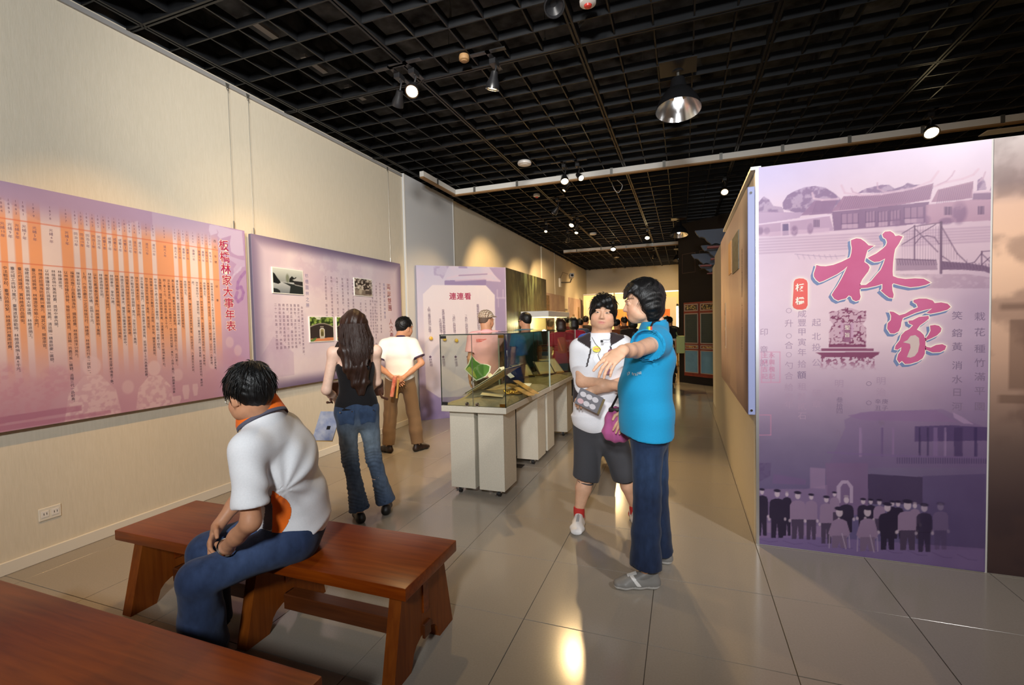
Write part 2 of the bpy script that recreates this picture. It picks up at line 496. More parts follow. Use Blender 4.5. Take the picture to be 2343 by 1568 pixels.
# ================================================================== benches
m_bench = wood_mat('bench_top_wood', S(94, 30, 2), S(142, 66, 11), 0, 0.30, 0.12)
m_leg = wood_mat('bench_leg_wood', S(104, 46, 8), S(140, 74, 20), 2, 0.45, 0.05)
m_beam = wood_mat('bench_beam_wood', S(72, 34, 14), S(100, 52, 22), 0, 0.4, 0.2)
def bench(x0, x1, y0, y1, label, legs, beams, seat=0.43):
    b = thing('wooden_bench', label, 'bench', (x0, y0, 0), 0)
    MB().box((x0, y0, seat - 0.055), (x1, y1, seat), bev=0.007).build('seat', m_bench, b, smooth=True)
    yc = (y0 + y1) / 2
    for (lx0, lx1) in legs:
        # trapezoid board with an arched foot cut
        hb, ht, h = 0.255, 0.175, seat - 0.055
        poly = [(-hb, 0), (-hb + 0.13, 0)]
        for k in range(9):
            a = PI - PI * k / 8
            poly.append((0.105 * math.cos(a) * 1.05, 0.035 + 0.075 * math.sin(a)))
        poly += [(hb - 0.13, 0), (hb, 0), (ht, h), (-ht, h)]
        M = frame((lx0, yc, 0), (0, 1, 0), (0, 0, 1), (1, 0, 0))
        lg = MB().prism(poly, 0, lx1 - lx0, M).build('leg', m_leg, b)
        MB().box((lx1 - 0.004, yc - 0.028, 0.085), (lx1 + 0.012, yc + 0.028, 0.15), bev=0.003).build('tenon', m_beam, lg)
        MB().box((lx1 - 0.002, yc - 0.022, 0.20), (lx1 + 0.006, yc + 0.022, seat - 0.055)).build('inlay', m_bench, lg)
    for (bx0, bx1) in beams:
        MB().box((bx0, yc - 0.036, 0.072), (bx1, yc + 0.036, 0.15), bev=0.004).build('stretcher', m_beam, b)
    return b
bench(-2.87, -1.055, 1.565, 2.015, 'long wooden bench with three plank legs that the man in the orange-collared shirt sits on',
      ((-2.785, -2.72), (-1.965, -1.905), (-1.165, -1.105)), ((-2.72, -1.965), (-1.905, -1.165)))
bench(-2.85, -1.035, 0.63, 1.085, 'nearest wooden bench, only its orange-brown top in view at the lower left corner',
      ((-2.77, -2.71), (-1.97, -1.91), (-1.16, -1.10)), ((-2.71, -1.97), (-1.91, -1.16)))

# ================================================================== glass display cases
m_case = mat('speckled_laminate', S(212, 205, 188), 0.6, spec=0.3, c2=S(196, 188, 170), scale=140, detail=4)
m_glass = glass_mat('clear_glass', (0.93, 0.96, 0.93), 0.03)
m_edge = mat('glass_edge', S(34, 44, 40), 0.2, spec=0.8)
m_edge_l = mat('pale_glass_edge', S(190, 205, 196), 0.2, spec=0.8)
m_sand = mat('sand_cloth', S(168, 156, 128), 0.9, spec=0.1, c2=S(150, 138, 110), scale=30, bump=0.4, bscale=60)
m_brass = mat('brass', S(196, 150, 70), 0.3, metal=1.0)
m_rubber = mat('black_rubber', S(26, 26, 27), 0.5)
def caster(x, y, parent):
    c = MB().tube([(x - 0.012, y, 0.025), (x + 0.012, y, 0.025)], 0.025, 14).build('caster', m_rubber, parent, smooth=True)
    MB().box((x - 0.02, y - 0.012, 0.03), (x + 0.02, y + 0.02, 0.062), bev=0.004).box((x - 0.03, y - 0.045, 0.02), (x - 0.015, y - 0.02, 0.045), bev=0.003).build('caster_fork', m_chrome, c)
def case(y0, y1, label, front_legs, back_legs, doors):
    X0, X1, ZB, ZT = -1.992, -1.385, 0.792, 1.405
    c = thing('display_case', label, 'display case', ((X0 + X1) / 2, y0, 0))
    MB().box((X0, y0, 0.74), (X1, y1, ZB), bev=0.003).build('base_board', m_case, c)
    for (ly0, ly1) in (front_legs, back_legs):
        for (lx0, lx1) in ((X0 + 0.05, X0 + 0.285), (X1 - 0.285, X1 - 0.05)):
            lg = MB().box((lx0, ly0, 0.06), (lx1, ly1, 0.74), bev=0.002).build('leg', m_case, c)
            caster((lx0 + lx1) / 2 + (-0.05 if lx0 < -1.7 else 0.05), ly0 + 0.05, lg)
            caster((lx0 + lx1) / 2 + (-0.05 if lx0 < -1.7 else 0.05), ly1 - 0.05, lg)
    # undulating cloth bed
    n, mth = 26, 18
    V, Fc = [], []
    for j in range(n):
        for i in range(mth):
            u, v = i / (mth - 1), j / (n - 1)
            e = min(u, 1 - u, v, 1 - v)
            z = ZB + 0.004 + min(e * 14, 1) * (0.03 + 0.022 * math.sin(7 * u + y0 * 3) * math.sin(9 * v + 2 * y0) + 0.012 * math.sin(17 * v + 5 * u))
            V.append((X0 + 0.012 + u * (X1 - X0 - 0.024), y0 + 0.012 + v * (y1 - y0 - 0.024), z))
    for j in range(n - 1):
        for i in range(mth - 1):
            a = j * mth + i
            Fc.append((a, a + 1, a + mth + 1, a + mth))
    mesh_obj('cloth_bed', V, Fc, m_sand, c, smooth=True)
    t = 0.006
    gx0, gx1, gy0, gy1 = X0 + 0.004, X1 - 0.004, y0 + 0.008, y1 - 0.006
    mid = (gx0 + gx1) / 2
    if doors:
        MB().box((gx0, gy0, ZB), (mid - 0.001, gy0 + t, ZT)).build('glass_door', m_glass, c)
        MB().box((mid + 0.001, gy0, ZB), (gx1, gy0 + t, ZT)).build('glass_door', m_glass, c)
        MB().box((mid - 0.0018, gy0 - 0.0005, ZB), (mid + 0.0018, gy0 + t, ZT)).build('door_seam', m_steel, c)
        for sx in (-1, 1):
            M = frame((mid + sx * 0.047, gy0, ZB + 0.022), (1, 0, 0), (0, 0, 1), (0, -1, 0))
            MB().lathe([(0.010, 0), (0.008, 0.006), (0.017, 0.012), (0.019, 0.020), (0.013, 0.028), (0.001, 0.030)], 18, M).build('knob', m_chrome, c, smooth=True)
    else:
        MB().box((gx0, gy0, ZB), (gx1, gy0 + t, ZT)).build('glass_pane', m_glass, c)
    MB().box((gx0, gy1 - t, ZB), (gx1, gy1, ZT)).build('glass_pane', m_glass, c)
    MB().box((gx0, gy0 + t, ZB), (gx0 + t, gy1 - t, ZT)).build('glass_pane', m_glass, c)
    MB().box((gx1 - t, gy0 + t, ZB), (gx1, gy1 - t, ZT)).build('glass_pane', m_glass, c)
    MB().box((gx0 - 0.003, gy0 - 0.004, ZT), (gx1 + 0.003, gy1 + 0.003, ZT + 0.006)).build('glass_top', m_glass, c)
    e = MB()
    for xx in (gx0, gx1):
        if doors: e.box((xx - 0.003, gy0 - 0.003, ZB), (xx + 0.003, gy0 + 0.004, ZT))
    e.box((gx0 - 0.004, gy0 - 0.006, ZT - 0.001), (gx1 + 0.004, gy0 - 0.002, ZT + 0.007)).box((gx1 + 0.001, gy0 - 0.004, ZT - 0.001), (gx1 + 0.004, gy1, ZT + 0.006))
    e.build('dark_edge', m_edge, c)
    for xx in (gx0, gx1):
        MB().box((xx - 0.003, gy1 - 0.004, ZB), (xx + 0.003, gy1 + 0.001, ZT)).build('pale_edge', m_edge_l, c)
        if not doors: MB().box((xx - 0.003, gy0, ZB), (xx + 0.003, gy0 + 0.005, ZT)).build('pale_edge', m_edge_l, c)
    if doors:
        for (xx, mm) in ((gx0 + 0.028, m_rubber), (gx1 - 0.028, m_brass)):
            for zz in (ZB + 0.018, ZT - 0.018):
                MB().box((xx - 0.025, gy0 - 0.006, zz - 0.012), (xx + 0.025, gy0 + 0.012, zz + 0.012), bev=0.002).build('hinge_clip', mm, c)
    return c
case(3.585, 4.955, 'nearest glass display case on castered laminate legs, with chrome knobs on its two glass doors', (3.643, 3.945), (4.62, 4.90), True)
case(4.962, 6.30, 'second glass display case, butted behind the nearest one', (4.99, 5.27), (5.93, 6.22), False)

# ---- what lies in the cases
m_paper = mat('aged_paper', S(228, 212, 172), 0.8, c2=S(214, 196, 152), scale=12)
m_white_paper = mat('white_paper', S(238, 236, 228), 0.7)
m_bamboo = wood_mat('bamboo_slip_wood', S(176, 138, 78), S(205, 168, 100), 1, 0.6, 0.0)
m_acryl = glass_mat('acrylic', (0.96, 0.97, 0.97), 0.04)
m_darkframe = mat('dark_wood', S(46, 40, 36), 0.4)
m_gold = mat('gold_beads', S(214, 170, 70), 0.25, metal=1.0)
# album on a sloped acrylic rest: low edge towards the aisle on the left
def slab(p00, p10, p01, th, mb=None):
    p00, p10, p01 = Vector(p00), Vector(p10), Vector(p01)
    u, v = p10 - p00, p01 - p00
    n = u.cross(v).normalized()
    M = frame(p00, u.normalized(), n.cross(u.normalized()), n)
    vv = v.dot(n.cross(u.normalized())); 
    return (mb or MB()).box((0, 0, 0), (u.length, vv, th), M)
t = thing('book_rest', 'clear acrylic book rest sloping up to the right inside the nearest case', 'book rest', (-1.7, 4.1, 0.83))
slab((-1.93, 3.86, 0.838), (-1.93, 4.42, 0.838), (-1.50, 3.92, 1.09), 0.006).build('slope', m_acryl, t)
slab((-1.50, 3.92, 1.085), (-1.50, 4.46, 1.085), (-1.52, 3.92, 0.835), 0.006).build('support', m_acryl, t)
t = thing('album', 'open album of aged pages lying on the acrylic rest in the nearest case', 'book', (-1.7, 4.1, 0.86))
slab((-1.90, 3.90, 0.866), (-1.90, 4.14, 0.866), (-1.53, 3.94, 1.083), 0.016).build('page_block', m_paper, t)
slab((-1.90, 4.15, 0.866), (-1.90, 4.38, 0.866), (-1.53, 4.19, 1.083), 0.016).build('page_block', m_paper, t)
slab((-1.91, 3.89, 0.858), (-1.91, 4.40, 0.858), (-1.52, 3.93, 1.079), 0.006).build('cover', m_darkframe, t)
for k, (px, py, yy) in enumerate(((1108, 847, 4.62), (1147, 840, 4.66))):
    p = at(px, py, yy)
    M = frame((p.x, p.y, p.z - 0.13), (1, 0, 0), (0, 1, 0), (0, 0, 1))
    o = MB().add([M @ Vector(v) for v in ((-0.13, -0.06, 0), (-0.13, 0.06, 0), (0, -0.05, 0.13), (0, 0.07, 0.13), (0.13, -0.06, 0.02), (0.13, 0.06, 0.02), (-0.126, -0.06, -0.004), (0.126, -0.06, 0.016), (0, -0.05, 0.122), (-0.126, 0.06, -0.004), (0.126, 0.06, 0.016), (0, 0.07, 0.122))],
        [(0, 2, 3, 1), (2, 4, 5, 3), (6, 9, 11, 8), (8, 11, 10, 7), (0, 6, 8, 2), (2, 8, 7, 4), (1, 3, 11, 9), (3, 5, 10, 11), (0, 1, 9, 6), (4, 7, 10, 5)]).build('folded_booklet', m_white_paper, origin=(p.x, p.y, p.z - 0.13))
    tag(o, ('left', 'right')[k] + ' white folded booklet standing like a tent behind the album', 'booklet', 'tented booklets')
for k, (a, b_, lab) in enumerate((((1180, 872), (1226, 902), 'upper of two long bamboo slips lying on the cloth in the nearest case'), ((1163, 880), (1216, 906), 'lower of two long bamboo slips, nearer the glass front'))):
    p, q = atz(a[0], a[1], 0.885), atz(b_[0], b_[1], 0.852)
    d = (q - p); L = d.length; d.normalize()
    side = Vector((0, 0, 1)).cross(d).normalized()
    M = frame(p, d, side, d.cross(side))
    o = MB().box((0, -0.032, 0), (L, 0.032, 0.008), M, bev=0.002).box((L * 0.86, -0.02, 0.008), (L * 0.97, 0.02, 0.0095), M).build('bamboo_slip', m_bamboo, origin=tuple(p))
    tag(o, lab, 'slip', 'bamboo slips')
for k, (px, py) in enumerate(((1205, 883), (1171, 893))):
    p = atz(px, py, 0.85)
    o = slab((p.x - 0.045, p.y - 0.03, p.z), (p.x + 0.045, p.y - 0.03, p.z), (p.x - 0.045, p.y + 0.03, p.z + 0.02), 0.003).build('caption_card', m_white_paper, origin=tuple(p))
    tag(o, ('white caption card between the bamboo slips', 'white caption card left of the bamboo slips, by the beads')[k], 'card', 'caption cards')
p = atz(1167, 900, 0.85)
o = MB()
for k in range(26):
    a = 2 * PI * k / 26
    r = 0.05 + 0.02 * math.sin(3 * a)
    M = Matrix.Translation((p.x + r * math.cos(a), p.y + 0.8 * r * math.sin(a), p.z + 0.012 + 0.006 * math.sin(5 * a)))
    o.lathe([(0.001, -0.011), (0.008, -0.008), (0.011, 0), (0.008, 0.008), (0.001, 0.011)], 8, M, cap=False)
tag(o.build('bead_string', m_gold, origin=tuple(p), smooth=True), 'string of shiny gold beads on the cloth of the nearest case', 'beads')
# brown envelope sheets near the door
for k, (x_, y_, rz, lab, mm) in enumerate(((-1.62, 3.86, 0.3, 'pale paper sheet lying flat under the book rest', m_paper), (-1.50, 4.12, -0.5, 'tan paper sheet by the right glass of the nearest case', m_bamboo))):
    M = Matrix.Translation((x_, y_, 0.855)) @ Matrix.Rotation(rz, 4, 'Z') @ Matrix.Rotation(0.12, 4, 'Y')
    tag(MB().box((-0.10, -0.07, 0), (0.10, 0.07, 0.003), M).build('paper_sheet', mm, origin=(x_, y_, 0.855)), lab, 'paper', 'loose papers')
# second case: tilted dark frames, tan board, pale booklets
for k, (x_, y_, w_, h_, rz, mm, nm, cat, lab) in enumerate((
        (-1.78, 5.30, 0.26, 0.22, 0.9, m_darkframe, 'tilted_frame', 'frame', 'dark frame leaning back near the front of the second case'),
        (-1.60, 5.62, 0.24, 0.24, 0.8, m_darkframe, 'tilted_frame', 'frame', 'dark frame leaning back in the middle of the second case'),
        (-1.55, 5.85, 0.28, 0.26, 1.0, m_bamboo, 'tan_board', 'board', 'tan wooden board leaning at the far right of the second case'),
        (-1.75, 6.02, 0.22, 0.16, 0.4, m_paper, 'pale_booklet', 'booklet', 'pale booklet propped at the far end of the second case'))):
    M = Matrix.Translation((x_, y_, 0.84)) @ Matrix.Rotation(rz, 4, 'Z') @ Matrix.Rotation(0.75, 4, 'X')
    b = MB().box((-w_ / 2, 0, 0), (w_ / 2, h_, 0.012), M, bev=0.003)
    o = b.build(nm, mm, origin=(x_, y_, 0.84))
    tag(o, lab, cat)
    MB().box((-w_ / 2 + 0.02, 0.02, 0.012), (w_ / 2 - 0.02, h_ - 0.02, 0.0135), M).build('sheet', m_paper if mm is not m_paper else m_white_paper, o, world=True)
for k, (px, py, zz) in enumerate(((1222, 860, 0.86), (1275, 852, 0.85))):
    p = atz(px, py, zz)
    M = Matrix.Translation(p) @ Matrix.Rotation(0.5 + k, 4, 'Z')
    o = MB().box((-0.10, -0.012, 0), (0.10, 0.012, 0.012), M, bev=0.003).build('brush', m_gold if k == 0 else m_darkframe, origin=tuple(p))
    tag(o, ('brass paper knife lying in the second case by the seam', 'dark writing brush lying near the tan board')[k], 'tool')

# green leaf-shaped board seen through the front glass
green = mat('green_print', S(96, 140, 62), 0.6, c2=S(80, 122, 52), scale=14)
green2 = mat('yellow_green_print', S(176, 178, 92), 0.6, c2=S(150, 160, 74), scale=10)
m_border = mat('cream_border', S(226, 222, 204), 0.6)
leafpx = [(1063, 845), (1072, 832), (1079, 812), (1088, 824), (1100, 832), (1116, 834), (1124, 838), (1122, 850), (1113, 862), (1100, 868), (1090, 872), (1075, 858)]
yl = 4.52
pts = [at(a, b_, yl) for a, b_ in leafpx]
ctr = sum(pts, Vector()) / len(pts)
def leaf(sc_, y0, y1, P=pts, C=None):
    C = C or ctr
    return [((C + (q - C) * sc_).x, (C + (q - C) * sc_).z) for q in P], y0, y1
Mx = frame((0, 0, 0), (1, 0, 0), (0, 0, 1), (0, -1, 0))
t = thing('leaf_sign', 'green and yellow leaf-shaped sign with a cream border standing in the nearest case', 'sign', (ctr.x, yl, 0.84))
pl, _, _ = leaf(1.0, 0, 0); MB().prism(pl, -yl, -yl + 0.008, Mx).build('board', m_border, t)
pl, _, _ = leaf(0.90, 0, 0); MB().prism(pl, -yl + 0.008, -yl + 0.0095, Mx).build('green_print', green, t)
pl = [((ctr + (at(a, b_, yl) - ctr) * 0.9).x, (ctr + (at(a, b_, yl) - ctr) * 0.9).z) for a, b_ in ((1064, 845), (1073, 838), (1085, 852), (1092, 868), (1080, 862))]
MB().prism(pl, -yl + 0.0095, -yl + 0.011, Mx).build('yellow_print', green2, t)
MB().box((ctr.x - 0.01, yl + 0.001, 0.80), (ctr.x + 0.01, yl + 0.008, ctr.z)).build('stake', m_acryl, t)
# brass floor box between the case legs
tag(MB().box((-1.72, 4.50, 0.0005), (-1.58, 4.60, 0.008), bev=0.002).build('floor_box', m_darkframe, origin=(-1.65, 4.55, 0)), 'dark metal floor socket plate between the legs of the nearest case', 'floor socket')

# ================================================================== ceiling fixtures
m_lampblack = mat('lamp_black', S(30, 30, 32), 0.35, spec=0.6)
m_reflector = mat('lamp_reflector', S(235, 235, 235), 0.18, metal=1.0)
def spotlight(p, to, label, watt=0.0, r=0.055, glow=None, size=55, group='track spotlights', mount=CEIL):
    p, to = Vector(p), Vector(to)
    t = thing('track_spotlight', label, 'spotlight', (p.x, p.y, mount), 0, group)
    d = (to - p).normalized()
    q = d.to_track_quat('Z', 'Y').to_matrix().to_4x4()
    M = Matrix.Translation(p) @ q
    back = p - d * 0.11
    MB().box((back.x - 0.03, back.y - 0.05, mount - 0.05), (back.x + 0.03, back.y + 0.05, mount), bev=0.004).box((back.x - 0.16, back.y - 0.16, mount - 0.009), (back.x + 0.16, back.y - 0.12, mount)).box((back.x - 0.02, back.y - 0.16, mount - 0.009), (back.x + 0.02, back.y + 0.16, mount)).build('mount_box', m_lampblack, t)
    MB().tube([(back.x, back.y, mount - 0.04), (back.x + 0.02, back.y, (mount + back.z) / 2), tuple(back)], 0.009, 6).build('stem', m_lampblack, t, smooth=True)
    MB().lathe([(0.012, -0.13), (0.030, -0.125), (0.036, -0.08), (r * 0.95, -0.03), (r, 0.0), (r, 0.012), (r * 0.88, 0.012), (r * 0.84, -0.01), (0.3 * r, -0.045)], 20, M, cap=True).build('housing', m_lampblack, t, smooth=True)
    if glow:
        ln = MB().lathe([(r * 0.86, 0.004), (r * 0.6, 0.008), (0.001, 0.011)], 20, M, cap=False).build('lens', glow, t)
        MB().lathe([(r * 0.86, 0.012), (r * 1.02, 0.012), (r * 1.02, 0.018), (r * 0.86, 0.018)], 20, M, cap=False).build('lens_ring', m_chrome, ln, smooth=True)
    if watt:
        l = spot('halogen', tuple(p + d * 0.03), tuple(to), watt * 2.2, WARM, size, 0.7, 0.03)
    return t
glow_hi, glow_mid = emis('halogen_lens', (1.0, 0.80, 0.46), 45), emis('halogen_lens_dim', (1.0, 0.70, 0.38), 7)
def lamp_at(px, py, z, to, label, watt, glow, r=0.055, size=55):
    p = atz(px, py, z)
    return spotlight((p.x, p.y, p.z), to, label, watt, r, glow, size)
lamp_at(943, 208, 3.58, (-1.5, 1.3, 0.9), 'glaring spotlight upper left on the near lattice, above the seated man', 34, glow_hi, 0.06, 80)
lamp_at(1127, 200, 3.58, (-2.5, 4.5, 0.0), 'orange-rimmed spotlight pointing straight down right of the glaring one', 110, glow_mid, 0.06, 45)
lamp_at(910, 240, 3.56, (-3.9, 5.0, 1.6), 'unlit black spotlight beside the glaring spotlight', 0, None)
lamp_at(1268, 14, 3.60, (-0.4, 2.2, 2.4), 'black spotlight head cut by the top edge of the frame', 0, None, 0.07)
lamp_at(1292, 414, 3.55, (-0.9, 4.3, 0.0), 'brightest spotlight on the long white rail', 130, glow_hi, 0.06, 50)
lamp_at(1329, 407, 3.57, (0.39, 4.6, 1.5), 'smaller spotlight just right of the brightest one on the rail', 90, glow_hi, 0.045, 60)
lamp_at(1292, 434, 3.60, (-3.4, 6.8, 1.4), 'small spotlight hanging right below the brightest one on the rail', 90, glow_hi, 0.035, 70)
lamp_at(2131, 303, 3.56, (2.2, 3.9, 0.6), 'large glaring spotlight above the purple banner', 150, glow_hi, 0.075, 70)
lamp_at(1268, 486, 3.56, (-3.9, 9.3, 2.0), 'oval-looking spotlight turned to the left wall, on the left runner', 110, glow_mid, 0.06, 75)
lamp_at(1658, 439, 3.56, (0.5, 6.2, 1.7), 'spotlight turned to the long side panel, on the right runner', 55, glow_mid, 0.06)
lamp_at(1308, 515, 3.58, (-2.8, 8.0, 1.4), 'first of three spotlights in a row on the left runner', 120, glow_hi, 0.055)
lamp_at(1317, 523, 3.58, (-3.9, 11.6, 1.4), 'second of three spotlights in a row on the left runner', 200, glow_hi, 0.045, 75)
lamp_at(1319, 532, 3.58, (-2.6, 9.0, 0.3), 'third of three spotlights in a row on the left runner', 80, glow_hi, 0.045)
lamp_at(1249, 529, 3.58, (-2.9, 8.4, 1.2), 'small lone spotlight nearest the left wall', 60, glow_hi, 0.035)
lamp_at(1298, 551, 3.58, (-3.9, 14.0, 1.7), 'spotlight below the row of three, close to the left wall', 190, glow_hi, 0.06, 70)
lamp_at(1403, 570, 3.58, (-1.6, 11.0, 0.0), 'far starry spotlight below the far thin rail', 150, glow_hi, 0.075, 80)
lamp_at(1403, 602, 3.58, (-2.8, 18.6, 1.6), 'farthest spotlight low on the dark ceiling', 260, glow_hi, 0.07, 80)
lamp_at(1481, 544, 3.58, (-0.9, 9.0, 0.0), 'spotlight hanging on the middle runner near the far rail', 110, glow_hi, 0.06, 70)
lamp_at(1497, 588, 3.56, (-0.6, 18.6, 1.7), 'far spotlight turned to the far screens', 260, glow_mid, 0.07, 80)
spot('halogen', (-2.2, 16.0, 3.5), (-3.9, 18.2, 1.6), 240, WARM, 80, 0.7, 0.04)
# white flood pendants
def pendant(p, r, label, lit):
    t = thing('pendant_lamp', label, 'pendant lamp', (p[0], p[1], CEIL), 0, 'white-lined bell pendants')
    x, y, z = p    # z: rim
    s = r / 0.2
    tl = Matrix.Translation((x, y, z)) @ Matrix.Rotation(-0.16, 4, 'X')
    MB().lathe([(0.055 * s, 0.005), (0.05 * s, 0.02), (0.04 * s, 0.03)], 20, Matrix.Translation((x, y, CEIL - 0.07))).box((x - 0.16, y - 0.14, CEIL - 0.02), (x + 0.16, y + 0.14, CEIL - 0.012)).build('canopy_plate', m_lampblack, t)
    MB().tube([(x, y, CEIL - 0.05), (x, y, z + 0.30 * s)], 0.012, 8).build('stem', m_steel, t, smooth=True)
    MB().lathe([(0.03 * s, 0.31 * s), (0.06 * s, 0.30 * s), (0.075 * s, 0.22 * s), (0.08 * s, 0.19 * s)], 24, tl).build('lamp_holder', m_lampblack, t, smooth=True)
    MB().lathe([(0.078 * s, 0.20 * s), (0.12 * s, 0.17 * s), (0.165 * s, 0.10 * s), (0.19 * s, 0.04 * s), (r, 0.0)], 32, tl, cap=False).build('shade', m_lampblack, t, smooth=True)
    MB().lathe([(0.03 * s, 0.185 * s), (0.11 * s, 0.165 * s), (0.155 * s, 0.098 * s), (0.182 * s, 0.04 * s), (r * 0.985, 0.001)], 32, tl, cap=False).build('reflector', m_reflector, t, smooth=True)
    MB().lathe([(0.001, 0.03 * s), (0.03 * s, 0.045 * s), (0.045 * s, 0.085 * s), (0.03 * s, 0.14 * s), (0.02 * s, 0.18 * s)], 16, tl, cap=False).build('bulb', lit, t, smooth=True)
m_bulb_off = emis('discharge_bulb', (0.95, 0.97, 1.0), 2.2)
pendant((-0.026, 4.59, 3.40), 0.20, 'large bell pendant with a silver inside, nearest of the three', m_bulb_off)
pendant((-0.076, 11.25, 3.42), 0.20, 'middle bell pendant of the three, over the far gallery', m_bulb_off)
pendant((-0.10, 15.86, 3.42), 0.20, 'farthest bell pendant of the three, seen almost edge-on', m_bulb_off)
# detectors, speakers
m_det = mat('detector_plastic', S(226, 222, 216), 0.4)
m_red = mat('red_lens', S(200, 60, 50), 0.3)
for (px, py, r, mm, nm, lab, cat) in ((1345, 2, 0.06, m_det, 'smoke_detector', 'white smoke detector at the top edge of the frame', 'smoke detector'),
        (1200, 373, 0.10, m_det, 'ceiling_speaker', 'flat white round ceiling speaker above the display cases', 'speaker'),
        (1228, 447, 0.06, m_det, 'smoke_detector', 'small white detector with a red band left of the rail spotlights', 'smoke detector'),
        (1062, 132, 0.045, m_brown_strip, 'sprinkler_cover', 'brown round sprinkler cover in the near lattice', 'sprinkler'),
        (1357, 535, 0.09, m_det, 'ceiling_speaker', 'flat white round speaker far down the ceiling', 'speaker'),
        (1411, 588, 0.09, m_steel, 'ceiling_speaker', 'grey round speaker near the far starry spotlight', 'speaker')):
    p = atz(px, py, CEIL - 0.02)
    t = thing(nm, lab, cat, (p.x, p.y, CEIL - 0.03))
    M = Matrix.Translation((p.x, p.y, CEIL - 0.03))
    MB().lathe([(r * 0.5, -0.022), (r * 0.95, -0.012), (r, 0.01), (r * 0.9, 0.03)], 24, M).build('body', mm, t, smooth=True)
    if nm == 'smoke_detector': MB().lathe([(r * 0.02, -0.04), (r * 0.4, -0.034), (r * 0.5, -0.02)], 16, M).build('sensor', m_red, t, smooth=True)
    else: MB().lathe([(r * 0.02, -0.026), (r * 0.6, -0.024), (r * 0.62, -0.015)], 20, M).build('grille', mm, t, smooth=True)
p = atz(2300, 300, CEIL - 0.02)
tag(MB().box((p.x - 0.22, p.y - 0.1, CEIL - 0.02), (p.x + 0.22, p.y + 0.1, CEIL - 0.008), bev=0.003).build('ceiling_plate', m_white, origin=(p.x, p.y, CEIL)), 'pale plate in the dark ceiling above the brown banner', 'ceiling plate')

# ================================================================== small wall things
t = thing('wall_socket', 'double wall socket low on the left wall', 'socket', (WX, 1.80, 0.31))
MB().box((WX, 1.74, 0.262), (WX + 0.008, 1.858, 0.345), bev=0.003).build('plate', m_skirt, t)
for yy in (1.772, 1.826):
    so = MB().box((WX + 0.008, yy - 0.02, 0.283), (WX + 0.011, yy + 0.02, 0.325), bev=0.001).build('outlet', m_det, t)
    MB().box((WX + 0.011, yy - 0.009, 0.298), (WX + 0.0115, yy - 0.006, 0.312)).box((WX + 0.011, yy + 0.006, 0.298), (WX + 0.0115, yy + 0.009, 0.312)).build('slots', m_rubber, so)
cv = thing('security_camera', 'pale security camera on a bent wall arm high on the left wall', 'camera', (WX, 15.65, 2.86))
MB().box((WX, 15.50, 2.74), (WX + 0.06, 15.72, 3.04), bev=0.008).build('wall_box', m_det, cv)
MB().tube([(WX + 0.05, 15.62, 2.90), (WX + 0.22, 15.75, 2.90), (WX + 0.30, 15.95, 2.92), (WX + 0.33, 16.0, 3.04)], 0.022, 10).build('arm', m_steel, cv, smooth=True)
M = Matrix.Translation((WX + 0.33, 16.0, 3.12)) @ Matrix.Rotation(-0.12, 4, 'X') @ Matrix.Rotation(0.35, 4, 'Z')
MB().box((-0.07, -0.20, -0.06), (0.07, 0.16, 0.06), M, bev=0.015).box((-0.08, -0.18, 0.062), (0.08, 0.24, 0.08), M, bev=0.004).build('housing', m_det, cv, smooth=True)
MB().tube([tuple(M @ Vector((0, -0.20, 0))), tuple(M @ Vector((0, -0.215, 0)))], 0.045, 16).build('lens', m_rubber, cv)
MB().tube([(WX + 0.03, 15.6, 3.04), (WX + 0.10, 15.7, 3.25), (WX + 0.25, 15.9, 3.2)], 0.006, 6).build('wire', m_rubber, cv, smooth=True)
# hooks and wires that hold the wall panels
def hang_wire(y, ztop_panel, label):
    t = thing('picture_hook', label, 'hook', (WX + 0.03, y, CEIL - 0.06), 0, 'hooks under the ceiling edge')
    MB().prism([(-0.018, 0), (0.018, 0), (0.006, -0.05), (-0.006, -0.05)], 0, 0.008, frame((WX + 0.02, y, CEIL - 0.03), (0, 1, 0), (0, 0, 1), (1, 0, 0))).build('bracket', m_steel, t)
    MB().tube([(WX + 0.03, y, CEIL - 0.075), (WX + 0.03, y + 0.006, CEIL - 0.09), (WX + 0.03, y, CEIL - 0.10)], 0.004, 6).build('hook_eye', m_chrome, t)
    MB().tube([(WX + 0.03, y, CEIL - 0.09), (WX + 0.03, y, ztop_panel + 0.07)], 0.0016, 5).build('wire', m_steel, t)
    MB().tube([(WX + 0.03, y, ztop_panel + 0.08), (WX + 0.03, y, ztop_panel - 0.01)], 0.006, 6).build('clip', m_steel, t)
hang_wire(3.235, 2.43, 'hook and thin wire carrying the right end of the timeline panel')
hang_wire(3.45, 2.405, 'hook and thin wire carrying the left end of the purple-edged panel')
hang_wire(5.72, 2.40, 'hook and thin wire carrying the right end of the purple-edged panel')

# ================================================================== painted double door in the dark alcove wall
A0, A1 = atz(1559, 875, 0), atz(1642, 885, 0)
uu = (A1 - A0).normalized()
nn = Vector((uu.y, -uu.x, 0))
if nn.y > 0: nn = -nn
MA = frame((A0.x, A0.y, 0), uu, (0, 0, 1), nn)       # u along wall, v up, w towards the visitor
def onA(px, py):
    d = R_CAM @ Vector(((px - IW / 2) / F_PX, -(py - IH / 2) / F_PX, -1.0))
    P = CAM_P + d * ((A0 - CAM_P).dot(nn) / d.dot(nn))
    return (P - A0).dot(uu), P.z
m_dark = mat('dark_board', S(34, 30, 28), 0.7, spec=0.2)
m_dline = mat('dark_board_line', S(84, 66, 56), 0.7, spec=0.2)
m_redpaint = mat('red_lacquer', S(140, 54, 38), 0.5, c2=S(120, 44, 32), scale=9)
m_bluepaint = mat('blue_paint', S(104, 150, 176), 0.6, c2=S(92, 136, 160), scale=6)
m_grey_line = mat('grey_white_moulding', S(168, 164, 150), 0.6)
